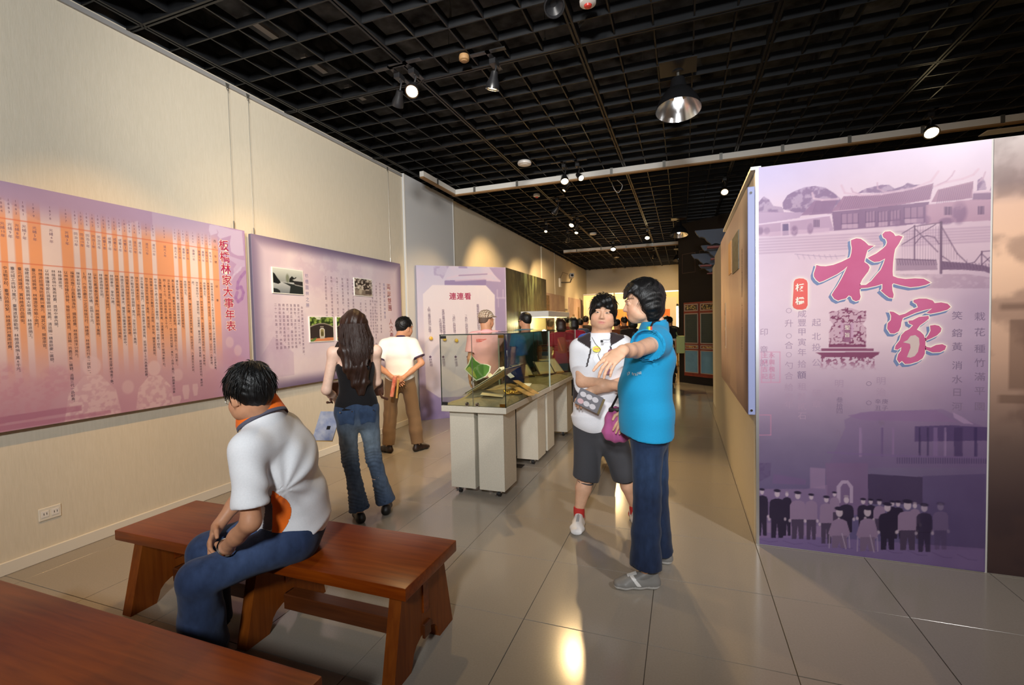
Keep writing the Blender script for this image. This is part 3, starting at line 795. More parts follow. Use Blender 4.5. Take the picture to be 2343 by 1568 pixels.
m_lattice = mat('dark_green_lattice', S(58, 68, 62), 0.6)
m_back = mat('lattice_back', S(92, 104, 98), 0.8)
m_giltwood = mat('gilt_carving', S(206, 176, 104), 0.45)
aw = struct(MB().box((-0.06, 0, -0.15), (1.6, CEIL, 0), MA).build('wall_alcove', m_dark))
for (u0, u1, v0, v1) in ((0.06, 0.44, 2.62, 3.08), (0.56, 1.2, 2.66, 3.10)):
    b = MB()
    for (a, b_, c_, d_) in ((u0, v0, u1, v0 + 0.012), (u0, v1 - 0.012, u1, v1), (u0, v0, u0 + 0.012, v1), (u1 - 0.012, v0, u1, v1)):
        b.box((a, b_, 0), (c_, d_, 0.008), MA)
    b.build('frame_line', m_dline, aw)
u0, v1 = onA(1566, 693); u1, v0 = onA(1642, 867)
v0 = max(v0, 0.10)
dr = thing('painted_door', 'red-framed double door with blue lower panels and carved gilt panels in the dark alcove', 'door', tuple(MA @ Vector((u0, 0, 0))))
W2 = (u1 - u0) / 2
MB().box((u0, v0, 0), (u1, v1, 0.03), MA, bev=0.004).build('red_frame', m_redpaint, dr)
for k in range(2):
    a, b_ = u0 + W2 * k + 0.04, u0 + W2 * (k + 1) - 0.025
    lf = MB().box((a, v0 + 0.05, 0.03), (b_, v1 - 0.05, 0.045), MA, bev=0.003).build('door_leaf', m_redpaint, dr)
    H = v1 - v0
    rows = ((0.88, 0.975, 'gilt'), (0.445, 0.85, 'lat'), (0.375, 0.425, 'gilt2'), (0.05, 0.355, 'blue'))
    for (r0, r1, kind) in rows:
        z0, z1 = v0 + H * r0, v0 + H * r1
        fr = MB()
        for (p0, p1, p2, p3) in ((a, z0, b_, z0 + 0.016), (a, z1 - 0.016, b_, z1), (a, z0, a + 0.016, z1), (b_ - 0.016, z0, b_, z1)):
            fr.box((p0, p1, 0.045), (p2, p3, 0.056), MA)
        fr.build('moulding', m_grey_line, lf)
        i0, i1, j0, j1 = a + 0.03, b_ - 0.03, z0 + 0.03, z1 - 0.03
        if kind == 'blue':
            MB().box((i0 - 0.01, j0 - 0.01, 0.045), (i1 + 0.01, j1 + 0.01, 0.05), MA).build('blue_panel', m_bluepaint, lf)
        elif kind == 'lat':
            MB().box((i0, j0, 0.045), (i1, j1, 0.047), MA).build('lattice_back', m_back, lf)
            la = MB()
            n = 7
            for i in range(n + 1):
                x_ = i0 + (i1 - i0) * i / n
                la.box((x_ - 0.005, j0, 0.047), (x_ + 0.005, j1, 0.055), MA)
            m_ = 15
            for j in range(m_ + 1):
                z_ = j0 + (j1 - j0) * j / m_
                la.box((i0, z_ - 0.006, 0.047), (i1, z_ + 0.006, 0.056), MA)
            for i in range(n):
                for j in range(m_):
                    cx_, cz_ = i0 + (i1 - i0) * (i + .5) / n, j0 + (j1 - j0) * (j + .5) / m_
                    la.prism([(cx_ - .014, cz_), (cx_, cz_ - .02), (cx_ + .014, cz_), (cx_, cz_ + .02)], 0.047, 0.054, MA)
            lo_ = la.build('lattice', m_lattice, lf)
        else:
            MB().box((i0, j0, 0.045), (i1, j1, 0.047), MA).build('carving_back', m_darkframe if kind == 'gilt' else m_redpaint, lf)
            cv_ = MB()
            rr = random.Random(k * 7 + (1 if kind == 'gilt' else 2))
            for q in range(26):
                cx_, cz_ = i0 + (i1 - i0) * rr.random(), j0 + (j1 - j0) * rr.random()
                an = rr.random() * 6
                pts_ = []
                for s_ in range(5):
                    pts_.append(tuple(MA @ Vector((min(max(cx_ + 0.006 * s_ * math.cos(an + s_ * 0.7), i0), i1), min(max(cz_ + 0.006 * s_ * math.sin(an + s_ * 0.7), j0), j1), 0.05))))
                cv_.tube(pts_, [0.009, 0.008, 0.007, 0.005, 0.003], 5)
            cv_.build('carving', m_giltwood, lf, smooth=True)
# eave brackets above the alcove: scalloped blue-grey boards with red undersides
m_eave = mat('blue_grey_board', S(88, 98, 116), 0.7)
for k, (xa, xb, ya, yb, yy) in enumerate(((1590, 1672, 528, 562, 9.6), (1604, 1668, 562, 590, 10.0), (1582, 1640, 582, 606, 10.4), (1598, 1655, 606, 624, 10.8))):
    a, b_ = at(xa, ya, yy), at(xb, yb, yy)
    w_, h_ = b_.x - a.x, a.z - b_.z
    prof = [(0, 0), (w_, 0), (w_, -h_ * 0.55)]
    for q in range(7):
        prof.append((w_ * (0.98 - 0.5 * q / 6), -h_ * (0.9 + 0.1 * math.sin(q))))
    for q in range(6):
        prof.append((w_ * (0.42 - 0.36 * q / 5), -h_ * (0.75 - 0.5 * (q / 5) ** 0.7 + 0.06 * math.sin(q * 2))))
    M = frame(a, (1, 0, 0), (0, 0, 1), (0, -1, 0))
    t = thing('eave_bracket', ('topmost and widest scalloped blue-grey eave board above the alcove', 'second scalloped eave board from the top above the alcove', 'third scalloped eave board from the top, set furthest left', 'lowest scalloped eave board just above the dark alcove wall')[k], 'eave bracket', tuple(a), 0, 'stepped eave boards')
    MB().prism(prof, -0.12, 0.0, M).build('board', m_eave, t)
    MB().box((w_ * 0.35, -h_ * 1.06, -0.12), (w_ * 0.8, -h_ * 0.95, 0.02), M).build('red_underside', m_redpaint, t)
    MB().box((w_ * 0.3, -0.02, -0.55), (w_ * 0.4, 0.02, -0.12), M).build('tie', m_dark, t)
# lit tube on a stand at the far right
t = thing('tube_lamp', 'bright yellow upright tube lamp on a thin stand at the far end', 'tube lamp', (-0.16, 16.6, 0))
p = atz(1551, 838, 0)
t.location = (p.x, p.y, 0)
MB().lathe([(0.12, 0), (0.12, 0.015), (0.03, 0.03), (0.022, 0.05), (0.022, 0.95), (0.03, 0.97), (0.03, 1.05)], 20, Matrix.Translation((p.x, p.y, 0))).build('stand', m_brass, t, smooth=True)
MB().lathe([(0.035, 1.05), (0.035, 1.98)], 20, Matrix.Translation((p.x, p.y, 0))).build('tube', emis('tube_glow', (1.0, 0.82, 0.38), 9.0), t, smooth=True)
MB().lathe([(0.036, 1.98), (0.036, 2.04), (0.02, 2.06)], 20, Matrix.Translation((p.x, p.y, 0))).build('end_cap', m_steel, t, smooth=True)
# boards hanging on the left wall further back
m_panelfar = mat('far_panel_print', S(190, 164, 150), 0.6, c2=S(168, 140, 132), scale=3)
m_panelpic = mat('far_panel_picture', S(150, 120, 84), 0.6, c2=S(92, 72, 50), scale=16)
for k, (ya, yb, lab, pics) in enumerate(((13.0, 16.1, 'pale mauve panel right of the willow picture on the left wall', ((0.18, 0.62, 0.35, 0.95),)), (16.85, 19.2, 'far mauve panel with two small pictures on the left wall', ((0.2, 0.45, 0.35, 0.6), (0.6, 0.35, 0.72, 0.8))))):
    t = thing('wall_panel', lab, 'panel', (WX, ya, 0.9), 0, 'far panels on the left wall')
    MB().box((WX, ya, 0.90), (WX + 0.05, yb, 2.45), bev=0.004).build('board', m_panelfar, t)
    for (a, c_, b_, d_) in pics:
        MB().box((WX + 0.05, ya + (yb - ya) * a, 0.9 + 1.55 * c_), (WX + 0.054, ya + (yb - ya) * b_, 0.9 + 1.55 * d_)).build('picture', m_panelpic, t)
t = thing('framed_picture', 'small dark picture frame between the two far mauve panels', 'frame', (WX, 16.35, 1.6))
MB().box((WX, 16.2, 1.45), (WX + 0.03, 16.62, 2.02)).build('outer_board', m_darkframe, t)
MB().box((WX + 0.03, 16.26, 1.52), (WX + 0.033, 16.56, 1.95)).build('picture', m_paper, t)
# ================================================================== printed panels
def vnoise(U, V, scale, seed, octv=4):
    rg = np.random.default_rng(seed)
    out = np.zeros_like(U); amp = 1.0; tot = 0
    for o in range(octv):
        T = rg.random((64, 64))
        x = U * scale * 2 ** o; y = V * scale * 2 ** o
        xi, yi = np.floor(x).astype(int), np.floor(y).astype(int)
        fx, fy = x - xi, y - yi
        fx, fy = fx * fx * (3 - 2 * fx), fy * fy * (3 - 2 * fy)
        a, b = T[xi % 64, yi % 64], T[(xi + 1) % 64, yi % 64]
        c, d = T[xi % 64, (yi + 1) % 64], T[(xi + 1) % 64, (yi + 1) % 64]
        out += amp * ((a * (1 - fx) + b * fx) * (1 - fy) + (c * (1 - fx) + d * fx) * fy)
        tot += amp; amp *= 0.5
    return out / tot
def lerp(a, b, t):
    return a + (b - a) * t
def sstep(a, b, x):
    t = np.clip((x - a) / (b - a), 0, 1)
    return t * t * (3 - 2 * t)
class Ras:
    """a small painter: colours on a grid of (u, v) points, sRGB 0-255"""
    def __init__(s, u0, u1, v0, v1, step, base):
        s.b = (u0, u1, v0, v1)
        s.nx, s.ny = max(2, int(round((u1 - u0) / step)) + 1), max(2, int(round((v1 - v0) / step)) + 1)
        s.u = np.linspace(u0, u1, s.nx); s.v = np.linspace(v0, v1, s.ny)
        s.U, s.V = np.meshgrid(s.u, s.v)
        s.du = (u1 - u0) / (s.nx - 1)
        s.I = np.ones((s.ny, s.nx, 3)) * np.array(base, float)
    def mix(s, m, c):
        s.I += (np.array(c, float) - s.I) * m[..., None]
    def ramp(s, stops, t):
        xs = [a for a, _ in stops]
        for k in range(3):
            s.I[..., k] = np.interp(t, xs, [c[k] for _, c in stops])
    def _win(s, a0, a1, b0, b1):
        i0, i1 = np.searchsorted(s.u, (a0, a1)); j0, j1 = np.searchsorted(s.v, (b0, b1))
        return slice(max(j0 - 1, 0), j1 + 1), slice(max(i0 - 1, 0), i1 + 1)
    def poly(s, pts, c, a=1.0, tex=None):
        P = np.array(pts, float)
        w = s._win(P[:, 0].min(), P[:, 0].max(), P[:, 1].min(), P[:, 1].max())
        U, V = s.U[w], s.V[w]
        if U.size == 0: return
        acc = np.zeros(U.shape)
        for (ox, oy) in ((-.25, -.25), (.25, .25), (-.25, .25), (.25, -.25)):
            x, y = U + ox * s.du, V + oy * s.du
            ins = np.zeros(U.shape, bool)
            for k in range(len(P)):
                (x0, y0), (x1, y1) = P[k], P[k - 1]
                if y0 == y1: continue
                ins ^= ((y0 > y) != (y1 > y)) & (x < (x1 - x0) * (y - y0) / (y1 - y0) + x0)
            acc += ins * 0.25
        m = acc * a
        if tex is not None: m = m * tex[w]
        s.I[w] += (np.array(c, float) - s.I[w]) * m[..., None]
    def ell(s, cx, cy, rx, ry, c, a=1.0, soft=0.0, tex=None):
        k = 1 + soft
        w = s._win(cx - rx * k, cx + rx * k, cy - ry * k, cy + ry * k)
        U, V = s.U[w], s.V[w]
        if U.size == 0: return
        d = np.sqrt(((U - cx) / rx) ** 2 + ((V - cy) / ry) ** 2)
        e = max(soft, s.du / min(rx, ry))
        m = a * np.clip((1 + e / 2 - d) / e, 0, 1)
        if tex is not None: m = m * tex[w]
        s.I[w] += (np.array(c, float) - s.I[w]) * m[..., None]
    def line(s, p, q, wd, c, a=1.0):
        (x0, y0), (x1, y1) = p, q
        w = s._win(min(x0, x1) - 2 * wd - s.du, max(x0, x1) + 2 * wd + s.du, min(y0, y1) - 2 * wd - s.du, max(y0, y1) + 2 * wd + s.du)
        U, V = s.U[w], s.V[w]
        if U.size == 0: return
        dx, dy = x1 - x0, y1 - y0
        t = np.clip(((U - x0) * dx + (V - y0) * dy) / (dx * dx + dy * dy + 1e-12), 0, 1)
        d = np.hypot(U - x0 - t * dx, V - y0 - t * dy)
        m = a * np.clip((wd / 2 + s.du / 2 - d) / s.du, 0, 1) * min(1.0, wd / s.du + 0.25)
        s.I[w] += (np.array(c, float) - s.I[w]) * m[..., None]
    def pline(s, pts, wd, c, a=1.0):
        for k in range(len(pts) - 1): s.line(pts[k], pts[k + 1], wd, c, a)
    def build(s, name, M, mt, parent):
        n = s.nx * s.ny
        P = np.stack([s.U.ravel(), s.V.ravel(), np.zeros(n), np.ones(n)], 1) @ np.array(M).T
        idx = np.arange(n).reshape(s.ny, s.nx)
        F = np.stack([idx[:-1, :-1], idx[:-1, 1:], idx[1:, 1:], idx[1:, :-1]], -1).reshape(-1, 4)
        c = np.clip(s.I.reshape(-1, 3) / 255, 0, 1)
        lin = np.where(c <= 0.04045, c / 12.92, ((c + 0.055) / 1.055) ** 2.4)
        return mesh_obj(name, P[:, :3], F, mt, parent, cols=lin)
m_print = vmat('poster_print', 0.38, 0.4)
m_print_matt = vmat('photo_print', 0.30, 0.5)

# ---- glyphs: every character becomes flat mesh from the default font
GLYPH = {}
def glyphs(chars, bold=0.0):
    todo = [c for c in dict.fromkeys(chars) if c not in ' \n' and (c, bold) not in GLYPH]
    obs = []
    for c in todo:
        cu = bpy.data.curves.new('glyph', 'FONT')
        cu.body = c; cu.size = 1.0; cu.resolution_u = 2; cu.offset = bold
        cu.align_x = 'CENTER'
        ob = bpy.data.objects.new('glyph', cu); COL.objects.link(ob); obs.append(ob)
    bpy.context.view_layer.update()
    dg = bpy.context.evaluated_depsgraph_get()
    for c, ob in zip(todo, obs):
        me = ob.evaluated_get(dg).to_mesh()
        v = np.zeros(len(me.vertices) * 3, np.float32); me.vertices.foreach_get('co', v); v = v.reshape(-1, 3)
        f = [tuple(p.vertices) for p in me.polygons]
        if len(v):
            lo, hi = v[:, :2].min(0), v[:, :2].max(0)
            v = v[:, :2] - (lo + hi) / 2
            GLYPH[(c, bold)] = (v, f, hi - lo)
        else:
            GLYPH[(c, bold)] = (np.zeros((0, 2)), [], np.zeros(2))
        ob.evaluated_get(dg).to_mesh_clear()
    for ob in obs:
        cu = ob.data; bpy.data.objects.remove(ob); bpy.data.curves.remove(cu)
PUNC = {'，': (0.28, 0.30), '。': (0.28, 0.30), '；': (0.28, 0.2), '、': (0.28, 0.3)}
def text(name, items, M, mt, parent, bold=0.0, h=0.0, label=None):
    """items: (char, u, v, size[, rot]) on the plane M"""
    glyphs([i[0] for i in items], bold)
    V, F = [], []
    for it in items:
        c, u, v, sz = it[:4]
        if c == ' ': continue
        g, f, ext = GLYPH[(c, bold)]
        n = len(V)
        ro = it[4] if len(it) > 4 else (PI / 2 if c in '「」（）《》' else 0.0)
        if ro: ro = -abs(ro)
        cs, sn = math.cos(ro), math.sin(ro)
        ox, oy = PUNC.get(c, (0, 0))
        k = sz * 1.02
        for (a, b) in g:
            V.append((u + (a * cs - b * sn + ox) * k, v + (a * sn + b * cs + oy) * k, h))
        F += [tuple(i + n for i in q) for q in f]
    P = np.array(V); P = np.hstack([P, np.ones((len(P), 1))]) @ np.array(M).T
    o = mesh_obj(name, P[:, :3], F, mt, parent)
    o['kind'] = 'stuff'
    if label: o['label'] = label
    return o
def column(s, u, v, sz, pitch):
    return [(c, u, v - k * pitch, sz) for k, c in enumerate(s)]
def offset_poly(pts, d):
    P = [Vector(p) for p in pts]; out = []
    area = sum(P[i].x * P[(i + 1) % len(P)].y - P[(i + 1) % len(P)].x * P[i].y for i in range(len(P)))
    sg = 1 if area > 0 else -1
    for i in range(len(P)):
        a, b, c = P[i - 1], P[i], P[(i + 1) % len(P)]
        n1 = Vector(((b - a).y, -(b - a).x)).normalized() * sg
        n2 = Vector(((c - b).y, -(c - b).x)).normalized() * sg
        n = n1 + n2
        n = n.normalized() if n.length > 0.05 else n1
        k = 1 / max(0.55, n.dot(n1))
        out.append(tuple(b + n * d * k))
    return out
m_ink = mat('print_ink', S(72, 58, 66), 0.6)
m_ink_f = mat('print_ink_faded', S(124, 96, 118), 0.6)
m_ink_r = mat('print_ink_crimson', S(162, 34, 78), 0.45)
m_cream_ink = mat('cream_ink', S(244, 232, 214), 0.5)
m_blue_ink = mat('print_ink_blue_grey', S(112, 128, 168), 0.5)
m_mag_ink = mat('print_ink_magenta', S(204, 104, 146), 0.4, c2=S(190, 80, 126), scale=3)
m_red_ink = mat('print_ink_red', S(226, 92, 82), 0.45)
m_stele = mat('print_ink_wine', S(116, 52, 82), 0.5)

# ------------------------------------------------------------------ timeline panel on the left wall
MW = lambda x: frame((x, 0, 0), (0, 1, 0), (0, 0, 1), (1, 0, 0))      # u = y, v = z on a plane facing +x
m_board_side = mat('panel_side_mauve', S(150, 128, 160), 0.5)
X1 = WX + 0.055
p1 = thing('exhibition_panel', 'long purple and orange striped timeline panel of vertical text, nearest on the left wall', 'panel', (WX, 1.9, 0.9))
Y0, Y1, Z0, Z1 = 0.55, 3.325, 0.895, 2.432
MB().box((WX + 0.03, Y0, Z0), (X1 - 0.001, Y1, Z1), bev=0.002).box((WX, 1.0, 1.9), (WX + 0.03, 1.1, 2.2)).box((WX, 3.0, 1.9), (WX + 0.03, 3.1, 2.2)).build('board', m_board_side, p1)
r = Ras(Y0, Y1, Z0, Z1, 0.0052, (180, 150, 180))
tz = (r.V - Z0) / (Z1 - Z0)
r.ramp([(0, (182, 138, 158)), (0.2, (196, 158, 168)), (0.45, (206, 182, 188)), (0.75, (192, 172, 194)), (1, (174, 158, 188))], tz)
r.mix(0.75 * sstep(2.9, 3.2, r.U), (168, 140, 182))
nz = vnoise(r.U, r.V, 5, 3)
# mountains and clouds at the top
r.mix(0.35 * (tz > 0.90 + 0.07 * np.sin(r.U * 5.5) * (r.U < 2.4)).astype(float) * (r.U < 2.5), (146, 118, 158))
W_ = 0.03345
cols_n = [1, 1, 1, 1, 2, 1, 1, 1, 1, 4, 1, 2, 1, 1, 1, 1, 1, 1, 1, 1, 1, 1, 1, 1, 1, 2, 3, 2, 1, 1, 1, 1, 1, 1, 2, 1, 1, 2, 1, 1, 2, 1, 1, 2, 1, 1, 2, 1, 1, 1, 1, 1, 1]
edge = 2.987
fade = sstep(1.12, 1.62, r.V) * (1 - sstep(2.16, 2.36, r.V)) * (0.8 + 0.2 * nz)
def band(u0, u1, c, a):
    m = a * fade * np.clip((r.U - u0) / 0.004 + 0.5, 0, 1) * np.clip((u1 - r.U) / 0.004 + 0.5, 0, 1)
    r.mix(m, c)
band(2.987, 3.045, (230, 158, 112), 0.95)
bounds = []
for i, n in enumerate(cols_n):
    u1, u0 = edge, edge - n * W_
    bounds.append((u0, u1)); edge = u0
    if u0 < Y0: break
    band(u0, u1, (226, 208, 200) if i % 2 == 0 else (230, 156, 104), 0.95)
for zz in (2.205, 1.938):
    r.line((Y0, zz - 0.004), (3.045, zz + 0.004), 0.006, (206, 112, 84), 0.9)
# pale old photograph of a family near the bottom
pale, mid_ = (214, 186, 190), (184, 138, 158)
tx = 0.35 + 0.65 * sstep(0.35, 0.6, vnoise(r.U, r.V, 40, 5, 3))
for (cx, zz, k) in ((2.05, 1.02, 1.0), (2.46, 1.0, 0.85)):
    r.poly([(cx - 0.17 * k, Z0), (cx - 0.14 * k, zz + 0.06), (cx - 0.05 * k, zz + 0.17 * k), (cx + 0.05 * k, zz + 0.17 * k), (cx + 0.14 * k, zz + 0.05), (cx + 0.17 * k, Z0)], pale, 0.75, tx)
    r.ell(cx, zz + 0.24 * k, 0.055 * k, 0.07 * k, pale, 0.7, 0.2)
for (cx, zz) in ((2.27, 1.0), (2.64, 1.05), (2.95, 1.12), (3.12, 1.3), (3.2, 1.22)):
    r.ell(cx, zz + 0.08, 0.04, 0.052, pale, 0.45, 0.3)
    r.ell(cx, zz - 0.06, 0.09, 0.09, mid_, 0.35, 0.4)
for (cx, zz, w_, h_) in ((2.70, 0.98, 0.03, 0.06), (2.78, 0.99, 0.025, 0.05), (2.62, 0.93, 0.04, 0.03)):
    r.poly([(cx - w_ * .6, zz - h_), (cx - w_, zz + h_ * .3), (cx - w_ * .8, zz + h_), (cx + w_ * .8, zz + h_), (cx + w_, zz + h_ * .3), (cx + w_ * .6, zz - h_)], pale, 0.6)
for k, (cx, zz, rr_) in enumerate(((1.72, 1.05, 0.12), (1.85, 1.18, 0.08), (1.62, 1.2, 0.09), (1.5, 1.0, 0.12))):
    r.ell(cx, zz, rr_, rr_ * 1.2, (186, 132, 150), 0.5, 0.5, tx)
r.poly([(Y0, 0.93), (1.98, 0.955), (1.98, 0.995), (Y0, 0.975)], (160, 100, 128), 0.6)
r.poly([(Y0, 0.90), (2.15, 0.905), (2.15, 0.93), (Y0, 0.94)], (168, 108, 134), 0.6)
# pale cloud swirl in the upper right corner
cl = (196, 186, 214)
def q1(px, py):
    p = atx(px, py, X1); return (p.y, p.z)
z6 = lambda a, b: q1(250 + a / 5.6, 480 + b / 5.6)
r.poly([z6(*p) for p in ((1285, 190), (1370, 200), (1560, 250), (1700, 275), (1725, 590), (1650, 590), (1600, 570), (1560, 540), (1545, 430), (1560, 330), (1500, 350), (1420, 370), (1385, 330), (1400, 290), (1370, 240), (1390, 300), (1300, 330), (1275, 260))], cl, 0.75)
r.poly([z6(*p) for p in ((1450, 540), (1560, 600), (1680, 640), (1735, 650), (1740, 730), (1690, 740), (1690, 780), (1640, 800), (1600, 820), (1590, 760), (1630, 700), (1560, 650), (1480, 610))], cl, 0.5)
r.pline([z6(*p) for p in ((1740, 800), (1690, 860), (1650, 930), (1640, 1010), (1690, 990), (1720, 1060), (1700, 1140), (1650, 1180), (1620, 1130), (1640, 1060))], 0.03, (150, 112, 168), 0.7)
r.pline([z6(*p) for p in ((1690, 740), (1640, 800), (1600, 830), (1560, 900))], 0.018, cl, 0.6)
r.I += (nz[..., None] - 0.5) * 8
r.build('print', MW(X1), m_print, p1)
MT = MW(X1 + 0.0006)
TL = [('1778', '乾隆43年', ['林應寅自龍溪縣二十九都白石堡潭山社移入淡水廳興直堡新莊，以授課為業。']),
      ('1782', '乾隆47年', ['林應寅之子林平侯（原名安然，一作向邦，號石潭，以字行）入臺依親。']),
      ('1802', '嘉慶7年', ['林國華出生。']),
      ('1803', '嘉慶8年', ['淡水廳修文廟，林平侯捐五千金，並撥置興田歲收租穀50石，充為學租。']),
      ('1806', '嘉慶11年', ['林平侯年四十，納粟為同知，分發廣西，署潯州通判，攝來賓縣，嗣調桂林同知，署柳州', '府。']),
      ('1816', '嘉慶21年', ['林平侯引疾辭歸，鑒於新莊地漳泉械鬥要衝，時恐被波及，乃遷居至大嵙崁。']),
      ('1820', '嘉慶25年', ['林國芳出生。']), ('1822', '道光2年', ['林國華由監生遵例捐納布政使經歷職銜。']),
      ('1824', '道光4年', ['運米赴津賑濟案，林國華亦有所捐獻。']),
      ('1826', '道光6年', ['鳳山縣建城，署臺灣知府方傳穟勸捐，林平侯捐款2千元，名列第二。', '淡水廳奉准建城，林平侯為總理之一，林平侯與林紹賢（萬生）合捐2萬元，林國華亦捐番', '銀1萬5千元，並勸捐番銀2萬5千元。', '直隸饑荒，福建巡撫孫爾準來臺，令運臺米接濟，林平侯捐米數千石。']),
      ('1830', '道光10年', ['林平侯捐6處土地為淡水廳學田，年租穀一百數十餘石。']),
      ('1832', '道光12年', ['林國華以總理淡水廳城工之功敘獎，兩年後，獲賞道員職銜。', '林平侯捐張丙案軍餉2萬兩，賞加道銜。']),
      ('1833', '道光13年', ['淡水閩粵分類械鬥，林平侯與各業戶捐資濟貧，並捐洋銀5千元為善後經費。']),
      ('1836', '道光16年', ['林平侯再運米若干，接濟京師。']), ('1840', '道光20年', ['鴉片戰爭起林平侯捐銀1萬元；次年又助餉5萬兩。']),
      ('1853', '咸豐3年', ['林國華與林國芳兩兄弟主導，舉家遷到板橋。']), ('1854', '咸豐4年', ['林國芳因捐運賑津米，獲賞花翎鹽運使銜即選郎中。']),
      ('1855', '咸豐5年', ['林國芳籌劃興建板橋城，由板橋鄉民共同捐款。']), ('1857', '咸豐7年', ['林國華卒，享年56歲。']),
      ('1859', '咸豐9年', ['林國芳領導參與漳泉械鬥，經斡旋由林家建造迪毅堂以祀死者並厚卹傷者了事。']),
      ('1862', '同治元年', ['林維源捐修文祠。']), ('1863', '同治2年', ['以彰化戴潮春抗清事件，林維讓助餉2萬兩。']),
      ('1866', '同治5年', ['林家設育嬰局於枋橋，並捐2千元。']), ('1871', '同治10年', ['5月，《淡水廳志》正式梓版刊行，林維源、林維讓均列名「採訪」。']),
      ('1873', '同治12年', ['林家創設大觀義學。']),
      ('1877', '光緒3年', ['福建巡撫丁日昌勸捐海防、鐵路經費，林維源捐洋50萬元。', '以林維源母鍾氏捐晉、豫賑災銀20萬兩，清廷賜「尚義可風」匾額，追贈三代一品封典。']),
      ('1878', '光緒4年', ['林維讓逝世。', '林維源捐60萬兩經費，獎授中書內閣。', '以林維讓母鄭氏捐晉賑銀20萬兩，清廷賜「積善餘慶」匾額。']),
      ('1879', '光緒5年', ['林維源認捐海防經費50萬元，贈其父官，開復原官。', '臺北府城興建，林維源受命築小南門。']),
      ('1881', '光緒7年', ['福建巡撫岑毓英興修大甲溪橋，林維源捐工。']), ('1882', '光緒8年', ['臺北府城建成，賞林維源四品卿銜。']),
      ('1883', '光緒9年', ['臺北城工尚缺13萬元，臺灣道劉璈勸捐，林維源再捐2萬6千元。']),
      ('1884', '光緒10年', ['中法戰爭起，臺灣防務吃緊，林維源捐20萬兩經費。']),
      ('1888', '光緒14年', ['林熊徵生於臺北板橋。']), ('1894', '光緒20年', ['林維源自募兩營，扼險固守。'])]
def split_cols(s):
    out = []; num = ''
    for ch in s:
        if ch.isdigit(): num += ch
        else:
            if num: out.append(num); num = ''
            out.append(ch)
    if num: out.append(num)
    return out
def vcol(s, u, v, sz, pitch):
    res = []
    for k, tkn in enumerate(split_cols(s)):
        if len(tkn) == 1: res.append((tkn, u, v - k * pitch, sz))
        else:
            for j, ch in enumerate(tkn): res.append((ch, u + (j - (len(tkn) - 1) / 2) * sz * 0.5, v - k * pitch, sz * 0.9))
    return res
yrs, eras, evs = [], [], []
for (yr, era, ev), (u0, u1) in zip(TL, bounds):
    uc = (u0 + u1) / 2
    yrs += column(yr, uc, 2.322, 0.020, 0.0245)
    eras += vcol(era, uc, 2.172, 0.022, 0.0245)
    for k, e in enumerate(ev):
        evs += vcol(e, u1 - (k + 0.5) * (u1 - u0) / max(len(ev), 1), 1.902, 0.0215, 0.0232)
text('year_text', yrs, MT, m_ink_f, p1)
text('era_text', eras, MT, m_ink_f, p1)
text('event_text', evs, MT, m_ink, p1)
text('heading_text', column('西元', 3.018, 2.285, 0.024, 0.055) + column('年號', 3.018, 2.15, 0.024, 0.05) + column('記事', 3.018, 1.885, 0.024, 0.125), MT, m_ink, p1)
ttl = [(c, lerp(3.103, 3.14, k / 7), 2.262 - k * 0.1045, 0.098) for k, c in enumerate('板橋林家大事年表')]
text('title_outline', ttl, MT, m_cream_ink, p1, bold=0.042)
text('title_text', ttl, MW(X1 + 0.0012), m_ink_r, p1, bold=0.012)

# ------------------------------------------------------------------ purple-edged panel with four photographs
p2 = thing('exhibition_panel', 'purple-edged panel with small landscape photographs, behind the long-haired woman', 'panel', (WX, 4.6, 0.9))
X2 = WX + 0.065
Y0, Y1, Z0, Z1 = 3.385, 5.905, 0.885, 2.417
MB().box((WX + 0.03, Y0, Z0), (X2 - 0.001, Y1, Z1), bev=0.002).box((WX, 3.6, 1.9), (WX + 0.03, 3.7, 2.2)).box((WX, 5.5, 1.9), (WX + 0.03, 5.6, 2.2)).build('board', mat('panel_side_slate', S(104, 98, 122), 0.5), p2)
r = Ras(Y0, Y1, Z0, Z1, 0.0066, (222, 208, 214))
nz = vnoise(r.U, r.V, 2.2, 21, 5)
r.mix(sstep(0.40, 0.62, nz) * 0.5, (204, 184, 198))
for (cx, cz, rx, rz_, a) in ((4.25, 2.18, 0.34, 0.26, 0.5), (4.75, 2.16, 0.36, 0.24, 0.4), (4.35, 1.9, 0.2, 0.2, 0.3), (3.62, 1.45, 0.22, 0.25, 0.4), (3.62, 1.15, 0.2, 0.2, 0.35)):
    r.ell(cx, cz, rx, rz_, (194, 170, 190), a, 0.5, 0.5 + 0.5 * sstep(0.4, 0.6, vnoise(r.U, r.V, 16, 4)))
for (cx, cz, rx, rz_) in ((4.35, 1.72, 0.25, 0.22), (4.9, 1.55, 0.4, 0.35), (4.6, 1.1, 0.7, 0.12)):
    r.ell(cx, cz, rx, rz_, (226, 206, 206), 0.5, 0.9)
r.poly([(3.42, 1.2), (3.6, 1.42), (3.85, 1.24), (3.85, 1.0), (3.42, 1.0)], (178, 154, 182), 0.4)
e = np.minimum(np.minimum(r.U - Y0, (Y1 - r.U)), np.minimum(Z1 - r.V, (r.V - Z0) * 1.1))
r.mix(0.9 * (1 - sstep(0.0, 0.16, e)), (104, 90, 120))
r.mix(0.3 * (1 - sstep(0.0, 0.5, r.U - Y0)), (170, 160, 186))
r.mix(0.35 * (1 - sstep(0.0, 0.55, Y1 - r.U)), (174, 152, 172))
r.build('print', MW(X2), m_print, p2)
